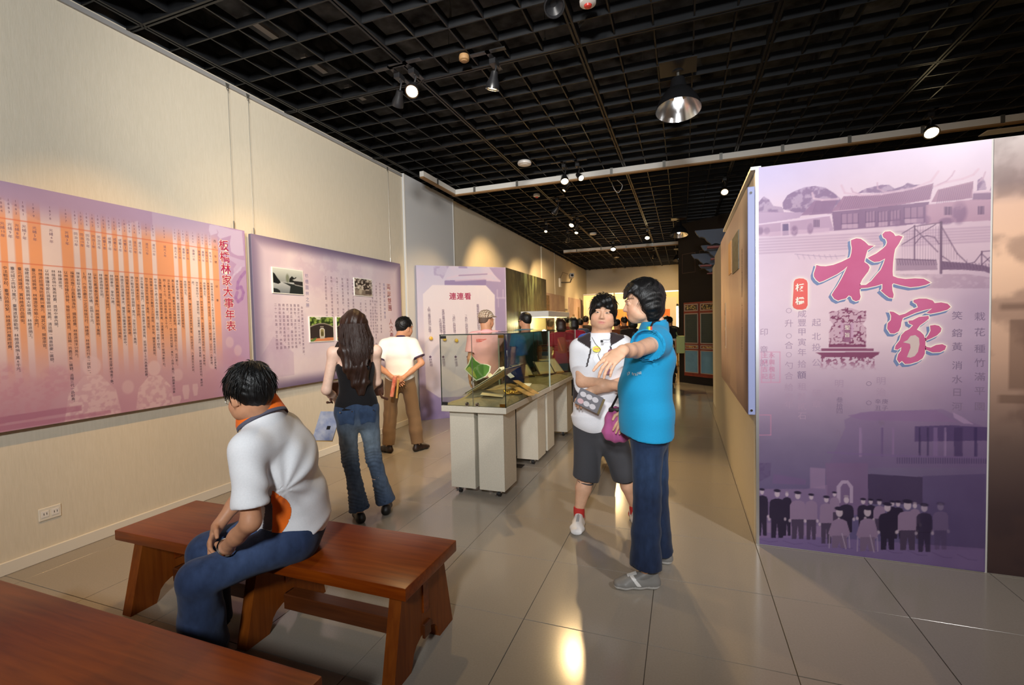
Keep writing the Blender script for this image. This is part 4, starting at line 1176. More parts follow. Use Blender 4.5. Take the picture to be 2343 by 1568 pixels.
def photo(u0, u1, v0, v1, kind, label=None):
    Mx = MW(X2)
    b = MB().box((u0 - 0.008, v0 - 0.008, 0.0005), (u1 + 0.008, v1 + 0.008, 0.012), Mx).build('photo_mount', m_white_paper, p2)
    r = Ras(u0, u1, v0, v1, 0.004, (200, 205, 200))
    U, V = (r.U - u0) / (u1 - u0), (r.V - v0) / (v1 - v0)
    q = lambda a, b_: (u0 + a * (u1 - u0), v0 + b_ * (v1 - v0))
    n = vnoise(U, V, 9, 31, 4)
    if kind == 'pond':
        r.ramp([(0, (120, 128, 132)), (0.42, (186, 192, 192)), (0.5, (150, 156, 154)), (1, (206, 214, 206))], V)
        r.poly([q(*p) for p in ((0, .82), (.06, .76), (.13, .62), (.21, .5), (.24, .42), (.16, .36), (0, .4))], (26, 30, 32), 1)
        r.ell(*q(.47, .62), .022, .045, (112, 120, 100), 0.8, 0.6)
        r.poly([q(*p) for p in ((.52, .48), (.54, .62), (.62, .74), (.70, .66), (.76, .72), (.82, .62), (.85, .48))], (34, 38, 36), 1)
        r.poly([q(*p) for p in ((.30, .44), (.62, .40), (1, .36), (1, 0), (.52, 0), (.56, .3), (.42, .38))], (34, 40, 40), 0.95)
        r.poly([q(*p) for p in ((.63, .58), (.72, .63), (.84, .74), (.95, .63), (1, .6), (1, .54), (.7, .54))], (178, 182, 180), 1)
        r.poly([q(*p) for p in ((.67, .54), (1, .54), (1, .36), (.7, .40))], (44, 44, 46), 1)
        r.poly([q(*p) for p in ((.69, .40), (1, .35), (1, .31), (.72, .36))], (150, 150, 146), 1)
        r.poly([q(*p) for p in ((0, .18), (.12, .16), (.2, .1), (.22, 0), (0, 0))], (36, 42, 44), 1)
    elif kind == 'garden':
        r.I[:] = lerp(np.array((58, 48, 42.)), np.array((214, 200, 182.)), sstep(0.35, 0.7, n)[..., None])
        r.mix(0.8 * (V < 0.35), (150, 134, 116))
        r.mix(0.7 * (V < 0.32) * (U > 0.6) * (V > 0.1), (66, 54, 48))
        r.ell(*q(.32, .3), .03, .05, (198, 184, 160), 0.7, 0.5)
    else:
        r.I[:] = lerp(np.array((44, 62, 26.)), np.array((150, 176, 84.)), sstep(0.35, 0.68, n)[..., None])
        r.poly([q(*p) for p in ((.2, 1), (.5, 1), (.42, .88), (.3, .9))], (236, 236, 220), 0.8)
        top = [(0.0, .60), (.2, .68), (.4, .73), (.6, .73), (.8, .68), (1, .58)]
        r.poly([q(*p) for p in top + [(1, .12), (0, .12)]], (54, 46, 44), 1)
        r.pline([q(*p) for p in top], 0.012, (150, 140, 128), 1)
        r.poly([q(0, 0), q(0, .12), q(1, .14), q(1, 0)], (214, 136, 92), 1)
        r.poly([q(*p) for p in ((0, 0), (0, .08), (.28, .17), (.2, .05), (.1, 0))], (96, 128, 62), 1)
        if kind == 'gate':
            r.poly([q(*p) for p in ((.39, .18), (.39, .48), (.44, .54), (.56, .54), (.61, .48), (.61, .18))], (226, 220, 204), 1)
            r.poly([q(*p) for p in ((.43, .2), (.43, .47), (.47, .5), (.54, .5), (.57, .47), (.57, .2))], (150, 140, 92), 1)
            r.ell(*q(.5, .3), .02, .03, (92, 84, 52), 0.9, 0.5)
            r.poly([q(*p) for p in ((.4, .1), (.6, .1), (.6, .2), (.4, .2))], (196, 188, 172), 1)
            r.poly([q(*p) for p in ((.42, .57), (.57, .57), (.57, .62), (.42, .62))], (150, 140, 130), 1)
    o = r.build('photograph', MW(X2 + 0.0125), m_print_matt, b)
    o['label'] = label
photo(3.612, 4.005, 1.865, 2.115, 'pond', 'black and white photograph of a pond and pavilion')
photo(4.862, 5.205, 1.905, 2.118, 'garden', 'brown photograph of a wooded garden pond')
photo(4.085, 4.45, 1.345, 1.62, 'gate', 'colour photograph of a dark wall with a white gate')
photo(4.515, 4.88, 1.345, 1.62, 'wall', 'colour photograph half hidden by the long-haired woman')
M2 = MW(X2 + 0.0006)
t2 = [(c, lerp(5.60, 5.645, k / 8), 2.055 - k * 0.098, 0.092) for k, c in enumerate('兩岸雙園 人文薈萃')]
text('title_outline', t2, M2, m_cream_ink, p2, bold=0.03)
text('title_text', t2, MW(X2 + 0.0012), mat('print_ink_plum', S(140, 62, 82), 0.5), p2, bold=0.008)
body = '林家與廈門鼓浪嶼有深厚淵源，林爾嘉於光緒二十一年內渡，思念故園景物，遂於鼓浪嶼仿板橋別墅之意築菽莊花園，園在港仔後，面海而建，藏海補山，各有五景，與板橋林本源園邸遙遙相望，兩岸雙園，同出一脈，文人雅士吟詠其間，詩社酬唱，蔚為一時之盛。'
bb = []
for k in range(9):
    bb += column(body[(k * 13) % 60:(k * 13) % 60 + 17], 5.40 - k * 0.085 if k < 3 else 4.84 - (k - 3) * 0.095, 2.085, 0.034, 0.041)
for k in range(6):
    bb += column(body[(k * 17) % 80:(k * 17) % 80 + 16], 5.40 - k * 0.10, 1.38, 0.034, 0.041) if k > 3 else column(body[(k * 11) % 80:(k * 11) % 80 + 20], 5.28 - k * 0.1, 1.84, 0.034, 0.041)
for k in range(8):
    bb += column(body[(k * 15) % 85:(k * 15) % 85 + (12 if k else 14)], 3.99 - k * 0.05, 1.74 - (0.02 if k == 0 else 0), 0.032, 0.040)
text('body_text', bb, M2, m_ink_f, p2)
text('subtitle_text', column('枋橋園林之勝', 4.075, 2.075, 0.05, 0.065) + column('板橋林家與兩岸雙園', 5.495, 2.08, 0.046, 0.056), M2, mat('print_ink_slate', S(126, 118, 156), 0.5), p2)

# ------------------------------------------------------------------ purple banner on the partition
MP = lambda d: frame((0, PY - d, 0), (1, 0, 0), (0, 0, 1), (0, -1, 0))
bn = thing('purple_banner', 'tall purple banner with large magenta brush characters covering the partition wall', 'banner', (1.04, PY, 0))
UX0, UX1 = PXL + 0.003, 1.612
def wq(px, py):
    p = at(px, py, PY - 0.003); return (p.x, p.z)
r = Ras(UX0, UX1, 0.004, 2.450, 0.0042, (170, 140, 168))
tz = r.V / 2.45; tu = (r.U - UX0) / (UX1 - UX0)
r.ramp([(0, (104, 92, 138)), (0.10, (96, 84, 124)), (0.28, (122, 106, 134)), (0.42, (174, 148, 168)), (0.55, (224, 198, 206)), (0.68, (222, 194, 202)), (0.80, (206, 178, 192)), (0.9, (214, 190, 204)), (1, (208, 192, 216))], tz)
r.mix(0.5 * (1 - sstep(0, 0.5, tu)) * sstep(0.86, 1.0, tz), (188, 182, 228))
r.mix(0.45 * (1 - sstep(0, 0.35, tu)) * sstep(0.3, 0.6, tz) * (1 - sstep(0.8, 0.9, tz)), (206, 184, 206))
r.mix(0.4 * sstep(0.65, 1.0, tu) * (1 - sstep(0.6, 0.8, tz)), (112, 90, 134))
n1 = vnoise(r.U, r.V, 7, 41, 5); n2 = vnoise(r.U, r.V, 38, 42, 4)
tree_t = 0.55 + 0.45 * sstep(0.38, 0.58, n2)
zz = lambda a, b: wq(1720 + a / 4.04, 370 + b / 4.04)
dk, md, lt = (118, 90, 126), (150, 116, 148), (206, 174, 192)
# trees
for pts_ in (((290, 440), (285, 380), (330, 310), (400, 270), (480, 240), (580, 225), (680, 240), (760, 290), (820, 340), (840, 420), (700, 470), (400, 470)),
             ((50, 470), (60, 380), (110, 320), (160, 350), (200, 410), (280, 420), (300, 470)),
             ((980, 290), (1050, 250), (1130, 230), (1200, 215), (1270, 215), (1320, 250), (1400, 225), (1440, 195), (1500, 215), (1560, 210), (1480, 260), (1200, 290)),
             ((2080, 270), (2090, 170), (2130, 140), (2160, 190), (2170, 260)), ((2200, 270), (2230, 190), (2280, 160), (2285, 280))):
    r.poly([zz(*p) for p in pts_], (126, 98, 134), 0.85, tree_t)
# low roofs and walls at the left
r.poly([zz(*p) for p in ((50, 460), (230, 465), (480, 470), (440, 520), (50, 580))], (168, 138, 168), 0.8)
r.poly([zz(*p) for p in ((50, 585), (450, 535), (720, 500), (760, 640), (180, 690), (50, 690))], (174, 142, 168), 0.9)
r.pline([zz(*p) for p in ((50, 582), (450, 536), (720, 496))], 0.008, (214, 190, 208), 0.9)
r.poly([zz(*p) for p in ((285, 575), (340, 572), (345, 680), (285, 684))], (104, 84, 122), 0.9)
r.pline([zz(*p) for p in ((275, 690), (275, 572), (345, 568), (348, 682))], 0.005, (210, 184, 202), 0.9)
r.poly([zz(*p) for p in ((50, 660), (720, 610), (720, 655), (180, 692), (50, 692))], (198, 166, 186), 0.7)
# main roofs
def roof(pts_, c, ridge=None, tiles=None):
    r.poly([zz(*p) for p in pts_], c, 0.92)
    if tiles:
        (a0, b0), (a1, b1), n, sl, ln = tiles
        for k in range(n):
            x = lerp(a0, a1, k / (n - 1)); y = lerp(b0, b1, k / (n - 1))
            r.line(zz(x, y), zz(x - sl, y + ln), 0.0035, (112, 84, 118), 0.5)
    if ridge: r.pline([zz(*p) for p in ridge], 0.012, lt, 0.75)
roof(((580, 360), (790, 345), (740, 480), (450, 500), (520, 430)), (146, 112, 144), ((560, 290), (575, 340), (650, 355), (800, 345)), ((600, 365), (790, 350), 14, 40, 120))
roof(((850, 320), (1100, 310), (1400, 275), (1680, 200), (1650, 350), (1300, 410), (1000, 440), (740, 460)), (152, 114, 142), ((830, 220), (860, 290), (1000, 310), (1200, 300), (1500, 245), (1660, 180), (1725, 90)), ((870, 325), (1680, 225), 40, 55, 120))
roof(((1720, 260), (2050, 180), (2040, 340), (1660, 375)), (162, 124, 148), ((1690, 230), (1800, 190), (1950, 160), (2050, 120), (2095, 70)), ((1740, 265), (2040, 200), 16, 30, 130))
roof(((2050, 290), (2280, 275), (2280, 345), (2040, 360)), (134, 104, 134), ((2050, 285), (2280, 275)))
for pts_ in (((1160, 195), (1165, 250), (1230, 280), (1320, 275)), ((920, 245), (935, 280), (1000, 300)), ((1720, 215), (1800, 180), (1850, 130), (1875, 85)), ((2100, 190), (2140, 150), (2160, 95))):
    r.pline([zz(*p) for p in pts_], 0.007, (190, 156, 178), 0.8)
# front of the hall
r.poly([zz(*p) for p in ((740, 465), (1000, 440), (1640, 370), (1620, 560), (1400, 590), (760, 640))], (120, 88, 122), 0.85)
r.poly([zz(*p) for p in ((1610, 400), (2040, 350), (2280, 350), (2280, 540), (1900, 560), (1610, 580))], (176, 138, 160), 0.9)
for (a, b_, c_, d_) in ((830, 490, 985, 620), (1055, 470, 1140, 605), (1170, 470, 1260, 600), (1280, 460, 1370, 590), (1410, 430, 1590, 570)):
    r.poly([zz(a, b_), zz(c_, b_ - 14), zz(c_, d_ - 8), zz(a, d_)], (164, 130, 154), 0.7)
    for k in range(4):
        x = lerp(a, c_, k / 3); r.line(zz(x, b_ - 8), zz(x, d_ - 4), 0.004, (110, 82, 116), 0.9)
    r.line(zz(a, d_ - 45), zz(c_, d_ - 52), 0.005, (110, 82, 116), 0.8)
    r.poly([zz(a, d_ - 38), zz(c_, d_ - 45), zz(c_, d_ - 6), zz(a, d_)], (196, 164, 182), 0.6)
for (a, b_, n) in ((1785, 420, 6), (2095, 415, 5), (575, 540, 5)):
    for k in range(n): r.line(zz(a + k * 12, b_), zz(a + k * 12, b_ + (70 if a != 575 else 62)), 0.0045, (104, 78, 110), 0.9)
r.poly([zz(*p) for p in ((2222, 390), (2282, 388), (2282, 530), (2222, 535))], (96, 76, 112), 0.9)
for (a, b_, w_, h_) in ((1920, 470, 60, 110), (1590, 540, 55, 50), (1345, 560, 45, 40), (540, 620, 28, 55), (395, 640, 32, 55), (1800, 550, 60, 35), (140, 640, 30, 40), (80, 640, 30, 45)):
    c_ = zz(a, b_); r.ell(c_[0], c_[1], w_ / 4.04 / 440, h_ / 4.04 / 440, (132, 100, 132), 0.75, 0.5, tree_t)
# ground in front
for k in range(6):
    r.line(zz(50, 720 + 26 * k), zz(2280, 600 + 26 * k), 0.012, (158, 126, 152), 0.35)
# suspension bridge
bc = (104, 78, 104)
for (x, y0, y1, wd) in ((1750, 560, 1030, 0.012), (1505, 590, 910, 0.007), (2125, 830, 960, 0.006), (2240, 820, 985, 0.006)):
    r.line(zz(x, y0), zz(x, y1), wd, bc, 0.85)
for pts_ in (((1740, 565), (1500, 600), (1390, 665)), ((1755, 600), (1830, 730), (1900, 850), (2000, 945)), ((1510, 620), (1720, 835)), ((1700, 580), (1385, 770)), ((2125, 832), (2240, 822)), ((2130, 840), (2060, 930), (2000, 945)), ((2125, 850), (2240, 960)), ((2240, 850), (2130, 950)), ((1510, 760), (1560, 700), (1620, 685), (1690, 700), (1730, 760)), ((2250, 830), (2275, 930)), ((1755, 870), (1830, 920))):
    r.pline([zz(*p) for p in pts_], 0.005, bc, 0.8)
for k in range(26):
    x = 1390 + k * 24; yt = np.interp(x, (1390, 1500, 1750, 1900, 2010), (670, 600, 600, 850, 945))
    r.line(zz(x, yt), zz(x, 905), 0.0018, bc, 0.6)
r.poly([zz(*p) for p in ((1330, 895), (1700, 910), (1720, 1000), (1330, 1010))], (122, 92, 118), 0.55)
r.poly([zz(*p) for p in ((1755, 920), (2000, 940), (2150, 960), (2270, 1000), (2270, 1060), (2150, 1015), (1950, 1000), (1755, 1000))], (110, 82, 110), 0.85)
for k in range(16):
    r.line(zz(1340 + k * 24, 905), zz(1352 + k * 24, 955), 0.004, bc, 0.7)
    r.line(zz(1770 + k * 30, 925 + k * 1.5), zz(1785 + k * 30, 970 + k * 2), 0.004, bc, 0.7)
r.pline([zz(*p) for p in ((1330, 900), (1700, 912))], 0.005, bc, 0.8)
r.poly([zz(*p) for p in ((1330, 1040), (1750, 1040), (2000, 1040), (2270, 1080), (2270, 1172), (1330, 1172))], (138, 106, 130), 0.35, tree_t)
r.pline([zz(*p) for p in ((400, 855), (700, 880), (860, 870))], 0.004, (150, 124, 152), 0.6)
for k in range(8): r.line(zz(420 + k * 50, 860), zz(440 + k * 50, 900), 0.0035, (150, 124, 152), 0.5)
# red seals
zc = lambda a, b: wq(1720 + a / 4.02, 680 + b / 4.02)
for (a, b_, c_, d_) in ((90, 505, 260, 785), (-10, 1085, 175, 1270)):
    P = [zc(a, b_), zc(c_, b_), zc(c_, d_), zc(a, d_), zc(a, b_)]
    r.pline(P, 0.004, (206, 132, 160), 0.8)
r.line(zc(178, 510), zc(178, 780), 0.004, (206, 132, 160), 0.7)
# pavilion in the lower half
pv = (92, 70, 112)
r.poly([zc(*p) for p in ((850, 1130), (1000, 1060), (1750, 1030), (2050, 1160), (2200, 1220), (2200, 1568), (700, 1568), (860, 1200))], (116, 90, 132), 0.35)
r.poly([zc(*p) for p in ((880, 1090), (1100, 1050), (1700, 1040), (1830, 1120), (1900, 1150), (1000, 1130))], (136, 106, 144), 0.7)
r.poly([zc(*p) for p in ((1850, 1060), (1930, 1100), (2040, 1170), (1950, 1165), (1860, 1110))], (168, 140, 172), 0.8)
r.poly([zc(*p) for p in ((1500, 1190), (1830, 1180), (2210, 1200), (2210, 1320), (1500, 1330))], (80, 62, 104), 0.75)
for (x, w_, c_) in ((1690, 40, (132, 106, 148)), (1900, 80, (72, 56, 94)), (1300, 20, (140, 112, 150)), (1200, 20, (104, 82, 124)), (1000, 24, (150, 122, 158)), (1780, 20, (150, 124, 160)), (1620, 18, (66, 52, 88)), (1545, 18, (66, 52, 88)), (2060, 30, (66, 52, 92))):
    r.poly([zc(x - w_ / 2, 1200), zc(x + w_ / 2, 1200), zc(x + w_ / 2, 1470), zc(x - w_ / 2, 1470)], c_, 0.7)
for k in range(40): r.line(zc(1340 + k * 22, 1480), zc(1340 + k * 22, 1530), 0.004, (68, 54, 92), 0.7)
r.pline([zc(*p) for p in ((700, 1430), (1300, 1460), (2200, 1480))], 0.012, (120, 96, 138), 0.7)
# stele print
zt = lambda a, b: wq(1780 + a / 4.127, 500 + b / 4.127)
st = (124, 60, 92)
stt = 0.25 + 0.75 * (np.abs(vnoise(r.U, r.V, 52, 77, 2) - 0.5) < 0.085)
r.poly([zt(*p) for p in ((485, 880), (560, 875), (640, 842), (700, 850), (770, 875), (832, 870), (830, 960), (800, 1000), (835, 1040), (828, 1215), (482, 1215), (482, 1060), (520, 1000), (490, 960))], st, 0.95, stt)
r.poly([zt(*p) for p in ((620, 1000), (690, 1000), (690, 1170), (620, 1170))], (150, 96, 126), 0.9)
for (a, b_) in ((590, 612), (692, 712)):
    r.poly([zt(a, 985), zt(b_, 985), zt(b_, 1130), zt(a, 1130)], (196, 156, 180), 0.95)
r.poly([zt(410, 1228), zt(905, 1228), zt(905, 1252), zt(410, 1252)], st, 0.85)
r.poly([zt(355, 1266), zt(960, 1262), zt(950, 1285), zt(900, 1310), (zt(420, 1310)), zt(400, 1290)], st, 0.9)
r.poly([zt(480, 1190), zt(830, 1190), zt(830, 1218), zt(480, 1218)], st, 0.9)
sp = (vnoise(r.U, r.V, 90, 55, 2) > 0.55).astype(float) * sstep(zt(0, 1440)[1], zt(0, 1310)[1], r.V)
r.poly([zt(400, 1305), zt(910, 1305), zt(915, 1400), zt(940, 1450), zt(380, 1440), zt(405, 1390)], st, 0.85, sp)
# group of men in old uniforms
zg = lambda a, b: wq(1720 + a / 4.04, 1060 + b / 4.04)
r.poly([zg(*p) for p in ((35, 240), (500, 240), (700, 200), (700, 690), (35, 690))], (150, 120, 156), 0.5)
r.poly([zg(*p) for p in ((35, 0), (180, 0), (170, 120), (35, 190))], (92, 74, 112), 0.7, tree_t)
r.poly([zg(*p) for p in ((200, 100), (500, 150), (500, 200), (190, 190))], (116, 92, 132), 0.8)
r.poly([zg(*p) for p in ((680, 0), (1075, 0), (1075, 480), (700, 480))], (126, 96, 132), 0.6)
r.poly([zg(*p) for p in ((1075, 100), (1580, 130), (1580, 380), (1075, 380))], (66, 52, 82), 0.8)
r.poly([zg(*p) for p in ((1580, 120), (2160, 100), (2160, 800), (1580, 800))], (84, 68, 108), 0.5)
r.poly([zg(*p) for p in ((540, 40), (680, 50), (680, 240), (540, 230))], (152, 124, 156), 0.7)
r.poly([zg(*p) for p in ((785, 370), (785, 215), (830, 160), (890, 160), (935, 215), (935, 370), (905, 370), (905, 230), (880, 190), (845, 190), (820, 225), (820, 370))], (178, 156, 182), 0.85)
r.poly([zg(*p) for p in ((35, 640), (700, 690), (2150, 790), (2150, 1000), (1000, 880), (35, 760))], (132, 106, 154), 0.6)
for k in range(9): r.pline([zg(*p) for p in ((60 + 230 * k, 700 + 18 * k), (160 + 230 * k, 730 + 20 * k), (240 + 230 * k, 722 + 22 * k))], 0.004, (96, 76, 122), 0.7)
r.poly([zg(*p) for p in ((120, 550), (700, 590), (700, 690), (120, 640))], (158, 130, 164), 0.5)
DK, LT, FC = (48, 38, 62), (142, 118, 148), (196, 176, 190)
def man(x, yh, yf, w_, tone, hat, a=1.0, sit=False):
    u = lambda dx, y: zg(x + dx, y)
    h_ = w_ * 0.24
    top = LT if tone else DK
    y0 = yh + 2.4 * h_
    yw = yf - (yf - y0) * 0.5
    if sit:
        r.poly([u(-w_ * .32, y0 + 20), u(-w_ * .12, y0), u(w_ * .12, y0), u(w_ * .34, y0 + 22), u(w_ * .5, yw), u(w_ * .35, yw + 40), u(-w_ * .35, yw + 40), u(-w_ * .52, yw)], top, a)
        r.poly([u(-w_ * .34, yw + 20), u(w_ * .34, yw + 20), u(w_ * .36, yf), u(w_ * .08, yf), u(0, yw + 80), u(-w_ * .1, yf), u(-w_ * .34, yf)], lerp(np.array(top), np.array(DK), 0.25), a)
        for dx in (-.45, .45): r.line(u(w_ * dx, yw + 20), u(w_ * dx * 1.05, yf), 0.005, (176, 156, 180), 0.8 * a)
        r.line(u(w_ * .12, yw), u(w_ * .3, yf + 8), 0.005, (182, 164, 186), 0.8 * a)
    else:
        r.poly([u(-w_ * .44, y0 + 34), u(-w_ * .34, y0 + 8), u(-w_ * .1, y0 - 4), u(w_ * .1, y0 - 4), u(w_ * .34, y0 + 8), u(w_ * .44, y0 + 34), u(w_ * .46, yw), u(-w_ * .46, yw)], top, a)
        r.poly([u(-w_ * .36, yw - 6), u(w_ * .36, yw - 6), u(w_ * .34, yf), u(w_ * .08, yf), u(0, yw + 50), u(-w_ * .08, yf), u(-w_ * .34, yf)], lerp(np.array(top), np.array(DK), 0.7), a)
        for dx in (-.46, .46): r.ell(*u(w_ * dx, yw + 6), 0.007, 0.011, FC, 0.8 * a)
    r.ell(*u(0, yh + h_ * 1.15), h_ / 4.04 / 470 * 0.72, h_ / 4.04 / 470 * 1.1, FC, 0.9 * a)
    if hat:
        r.ell(*u(0, yh + h_ * .4), h_ / 4.04 / 470 * 0.98, h_ / 4.04 / 470 * 0.5, DK, a)
    else:
        r.ell(*u(0, yh + h_ * .2), h_ / 4.04 / 470 * 0.7, h_ / 4.04 / 470 * 0.4, (150, 130, 150), a)
for args in ((325, 262, 672, 100, 0, 0), (765, 262, 600, 100, 1, 1), (875, 300, 640, 150, 0, 0), (1030, 322, 620, 120, 0, 1), (1100, 328, 620, 110, 0, 1), (1180, 330, 640, 120, 1, 1), (1300, 345, 700, 110, 0, 1), (1352, 345, 700, 120, 0, 1), (1508, 365, 700, 110, 1, 0),
             (95, 232, 672, 125, 0, 1), (235, 240, 692, 160, 0, 1), (425, 258, 702, 160, 1, 1), (550, 280, 708, 125, 1, 1), (690, 300, 744, 135, 1, 1), (1255, 362, 802, 180, 0, 1), (1440, 335, 805, 200, 1, 1), (1595, 370, 822, 165, 0, 1, 0.8), (1745, 360, 800, 160, 1, 1, 0.35)):
    man(*args)
man(810, 402, 785, 200, 1, 1, 1.0, True); man(1070, 398, 815, 200, 1, 1, 1.0, True)
# cream glow round the big characters
Lp = [(690,205),(740,188),(780,193),(820,220),(855,255),(908,258),(870,285),(845,300),(832,340),(820,385),(815,412),(850,435),(866,462),(852,500),(825,535),(795,575),(770,630),(772,660),(772,700),(780,740),(770,770),(735,782),(705,768),(692,738),(668,727),(640,757),(600,765),(567,777),(530,757),(507,722),(525,690),(560,640),(600,570),(635,500),(655,452),(620,485),(560,525),(490,560),(430,590),(390,603),(360,580),(340,550),(338,520),(355,470),(362,440),(400,450),(450,452),(520,440),(600,410),(650,385),(680,370),(692,330),(697,280),(690,240)]
Rp = [(985,150),(1010,125),(1060,121),(1090,140),(1107,167),(1140,160),(1178,172),(1158,205),(1140,240),(1105,290),(1095,340),(1086,420),(1082,500),(1085,545),(1130,562),(1200,572),(1290,566),(1375,570),(1440,606),(1400,626),(1330,642),(1250,650),(1160,632),(1090,612),(1076,625),(1080,680),(1092,720),(1086,752),(1050,747),(1010,717),(970,680),(985,668),(986,618),(930,636),(850,654),(772,660),(768,630),(830,628),(880,590),(930,530),(970,485),(995,430),(1012,378),(960,406),(910,412),(878,396),(848,373),(880,355),(930,330),(990,285),(1020,255),(1030,225),(1020,195),(995,180)]
J1 = [(1280,770),(1330,757),(1400,757),(1460,775),(1478,800),(1540,793),(1600,805),(1630,835),(1600,862),(1530,882),(1440,900),(1400,893),(1455,850),(1380,865),(1300,890),(1230,920),(1180,940),(1165,980),(1160,1020),(1140,1065),(1100,1087),(1060,1085),(1030,1040),(1035,990),(1065,960),(1068,920),(1052,878),(1090,882),(1145,915),(1200,900),(1260,865),(1320,840),(1310,810),(1278,790)]
J2 = [(1230,965),(1270,962),(1330,930),(1420,920),(1425,945),(1390,975),(1340,1010),(1310,1050),(1345,1070),(1375,1100),(1392,1150),(1390,1215),(1385,1280),(1365,1320),(1320,1350),(1250,1372),(1200,1375),(1170,1345),(1145,1365),(1122,1330),(1135,1280),(1160,1250),(1165,1215),(1130,1240),(1102,1235),(1110,1200),(1150,1150),(1165,1100),(1200,1065),(1240,1045),(1275,1010),(1235,990)]
J2h = [(1180,1170),(1220,1150),(1250,1110),(1295,1102),(1330,1130),(1335,1190),(1320,1260),(1290,1300),(1250,1315),(1215,1310),(1235,1260),(1250,1220),(1245,1185)]
J3 = [(1435,1012),(1480,1005),(1520,1015),(1543,1040),(1535,1070),(1500,1105),(1450,1130),(1400,1150),(1390,1140),(1420,1100),(1440,1060)]
J4 = [(1390,1210),(1440,1220),(1490,1195),(1550,1187),(1588,1205),(1575,1240),(1530,1262),(1460,1265),(1400,1240)]
seal = [(150, 600), (165, 575), (200, 566), (240, 568), (270, 585), (280, 610), (280, 820), (265, 850), (230, 862), (180, 860), (148, 845), (138, 820), (145, 700)]
strokes = [[zt(*p) for p in S_] for S_ in (Lp, Rp, J1, J2, J3, J4)]
sealp = [zt(*p) for p in seal]
g = Ras(UX0, UX1, 0.004, 2.450, 0.0042, (0, 0, 0))
for S_ in strokes + [sealp]: g.poly(S_, (255, 255, 255))
m = g.I[..., 0] / 255
def blur(a, n):
    k = np.ones(2 * n + 1) / (2 * n + 1)
    a = np.apply_along_axis(lambda q: np.convolve(q, k, 'same'), 0, a)
    return np.apply_along_axis(lambda q: np.convolve(q, k, 'same'), 1, a)
gl = blur(blur(m, 3), 3)
r.mix(np.clip(gl * 1.9, 0, 0.95), (240, 226, 212))
r.I += (n1[..., None] - 0.5) * 10
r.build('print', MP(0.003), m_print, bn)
mb = MB()
for S_ in strokes:
    O = [(u - 0.0105, v - 0.0125) for u, v in offset_poly(S_, 0.006)]
    mb.add([MP(0.0036) @ Vector((u, v, 0)) for u, v in O], [tuple(range(len(O)))])
tag(mb.build('character_shadow', m_blue_ink, bn), 'blue-grey drop shadow of the big characters', kind='stuff')
mb = MB()
for S_ in strokes:
    O = offset_poly(S_, 0.0045)
    mb.add([MP(0.0042) @ Vector((u, v, 0)) for u, v in O], [tuple(range(len(O)))])
tag(mb.build('character_outline', m_cream_ink, bn), 'cream outline of the big characters', kind='stuff')
for (grp, ch) in (((Lp, Rp), 'lin'), ((J1, J2, J3, J4), 'jia')):
    mb = MB()
    for k, S_ in enumerate(grp):
        P = [zt(*p) for p in S_]
        mb.add([MP(0.0048 + 0.0002 * k) @ Vector((u, v, 0)) for u, v in P], [tuple(range(len(P)))])
    o = mb.build('brush_character', m_mag_ink, bn)
    tag(o, 'upper magenta brush character reading forest' if ch == 'lin' else 'lower magenta brush character reading home', kind='stuff')
P = [zt(*p) for p in J2h]
MB().add([MP(0.0056) @ Vector((u, v, 0)) for u, v in P], [tuple(range(len(P)))]).build('character_counter', mat('cream_grey_ink', S(206, 184, 178), 0.5), bn)
MB().add([MP(0.0042) @ Vector((u, v, 0)) for u, v in sealp], [tuple(range(len(sealp)))]).build('red_seal', m_red_ink, bn)
s1, s2 = zt(207, 652), zt(207, 778)
text('seal_text', [('板', s1[0], s1[1], 0.048), ('橋', s2[0], s2[1], 0.048)], MP(0.0048), m_cream_ink, bn, bold=0.03)
fa = []
for s_, x_, ys in (('〇升〇合〇勺合給完年', 1805, (711, 740, 769, 790, 812, 836, 860, 886, 908, 926)), ('咸豐甲寅年拾額租穀貳石', 1835, (718, 738, 760, 783, 806, 833, 858, 885, 908, 930, 952)), ('起北投公邱章', 1868, (738, 770, 795, 830, 900, 925))):
    for c, y_ in zip(s_, ys):
        q = wq(x_, y_); fa.append((c, q[0], q[1], 0.036 if c == '〇' else 0.05))
for s_, x_, ys in (('明治', 2016, (872, 897)), ('明治', 1920, (878, 901)), ('印章記', 1748, (760, 800, 830))):
    for c, y_ in zip(s_, ys):
        q = wq(x_, y_); fa.append((c, q[0], q[1], 0.05))
text('faded_handwriting', fa, MP(0.0036), mat('faded_ink', S(170, 142, 164), 0.5), bn)
fb = []
for s_, x_, ys, sz in (('笑鎔黃消水日河', 2190, (722, 762, 793, 836, 868, 898, 930), 0.05), ('栽花種竹滿平園', 2242, (724, 760, 798, 830, 862, 895, 930), 0.05), ('叁拾四', 1921, (915, 929, 941), 0.036), ('辛丑', 2009, (919, 934), 0.032), ('庚子', 2025, (919, 934), 0.032), ('承', 2017, (968,), 0.036), ('九', 1918, (990,), 0.046), ('額', 1834, (858,), 0.05), ('〇', 1988, (878,), 0.03), ('〇', 1988, (922,), 0.03)):
    for c, y_ in zip(s_, ys):
        q = wq(x_, y_); fb.append((c, q[0], q[1], sz))
text('handwriting', fb, MP(0.0038), mat('grey_ink', S(134, 112, 138), 0.5), bn)
fs = []
for s_, x_, ys in (('永興槐記', 1766, (813, 829, 845, 861)), ('主林吉記', 1750, (813, 829, 845, 861))):
    for c, y_ in zip(s_, ys):
        q = wq(x_, y_); fs.append((c, q[0], q[1], 0.036))
text('seal_script', fs, MP(0.0038), mat('pink_ink', S(196, 128, 158), 0.5), bn)
q1_, q2_ = zt(655, 1030), zt(655, 1100)
text('stele_text', [('聖', q1_[0], q1_[1], 0.03), ('旨', q2_[0], q2_[1], 0.03)], MP(0.0038), m_cream_ink, bn)

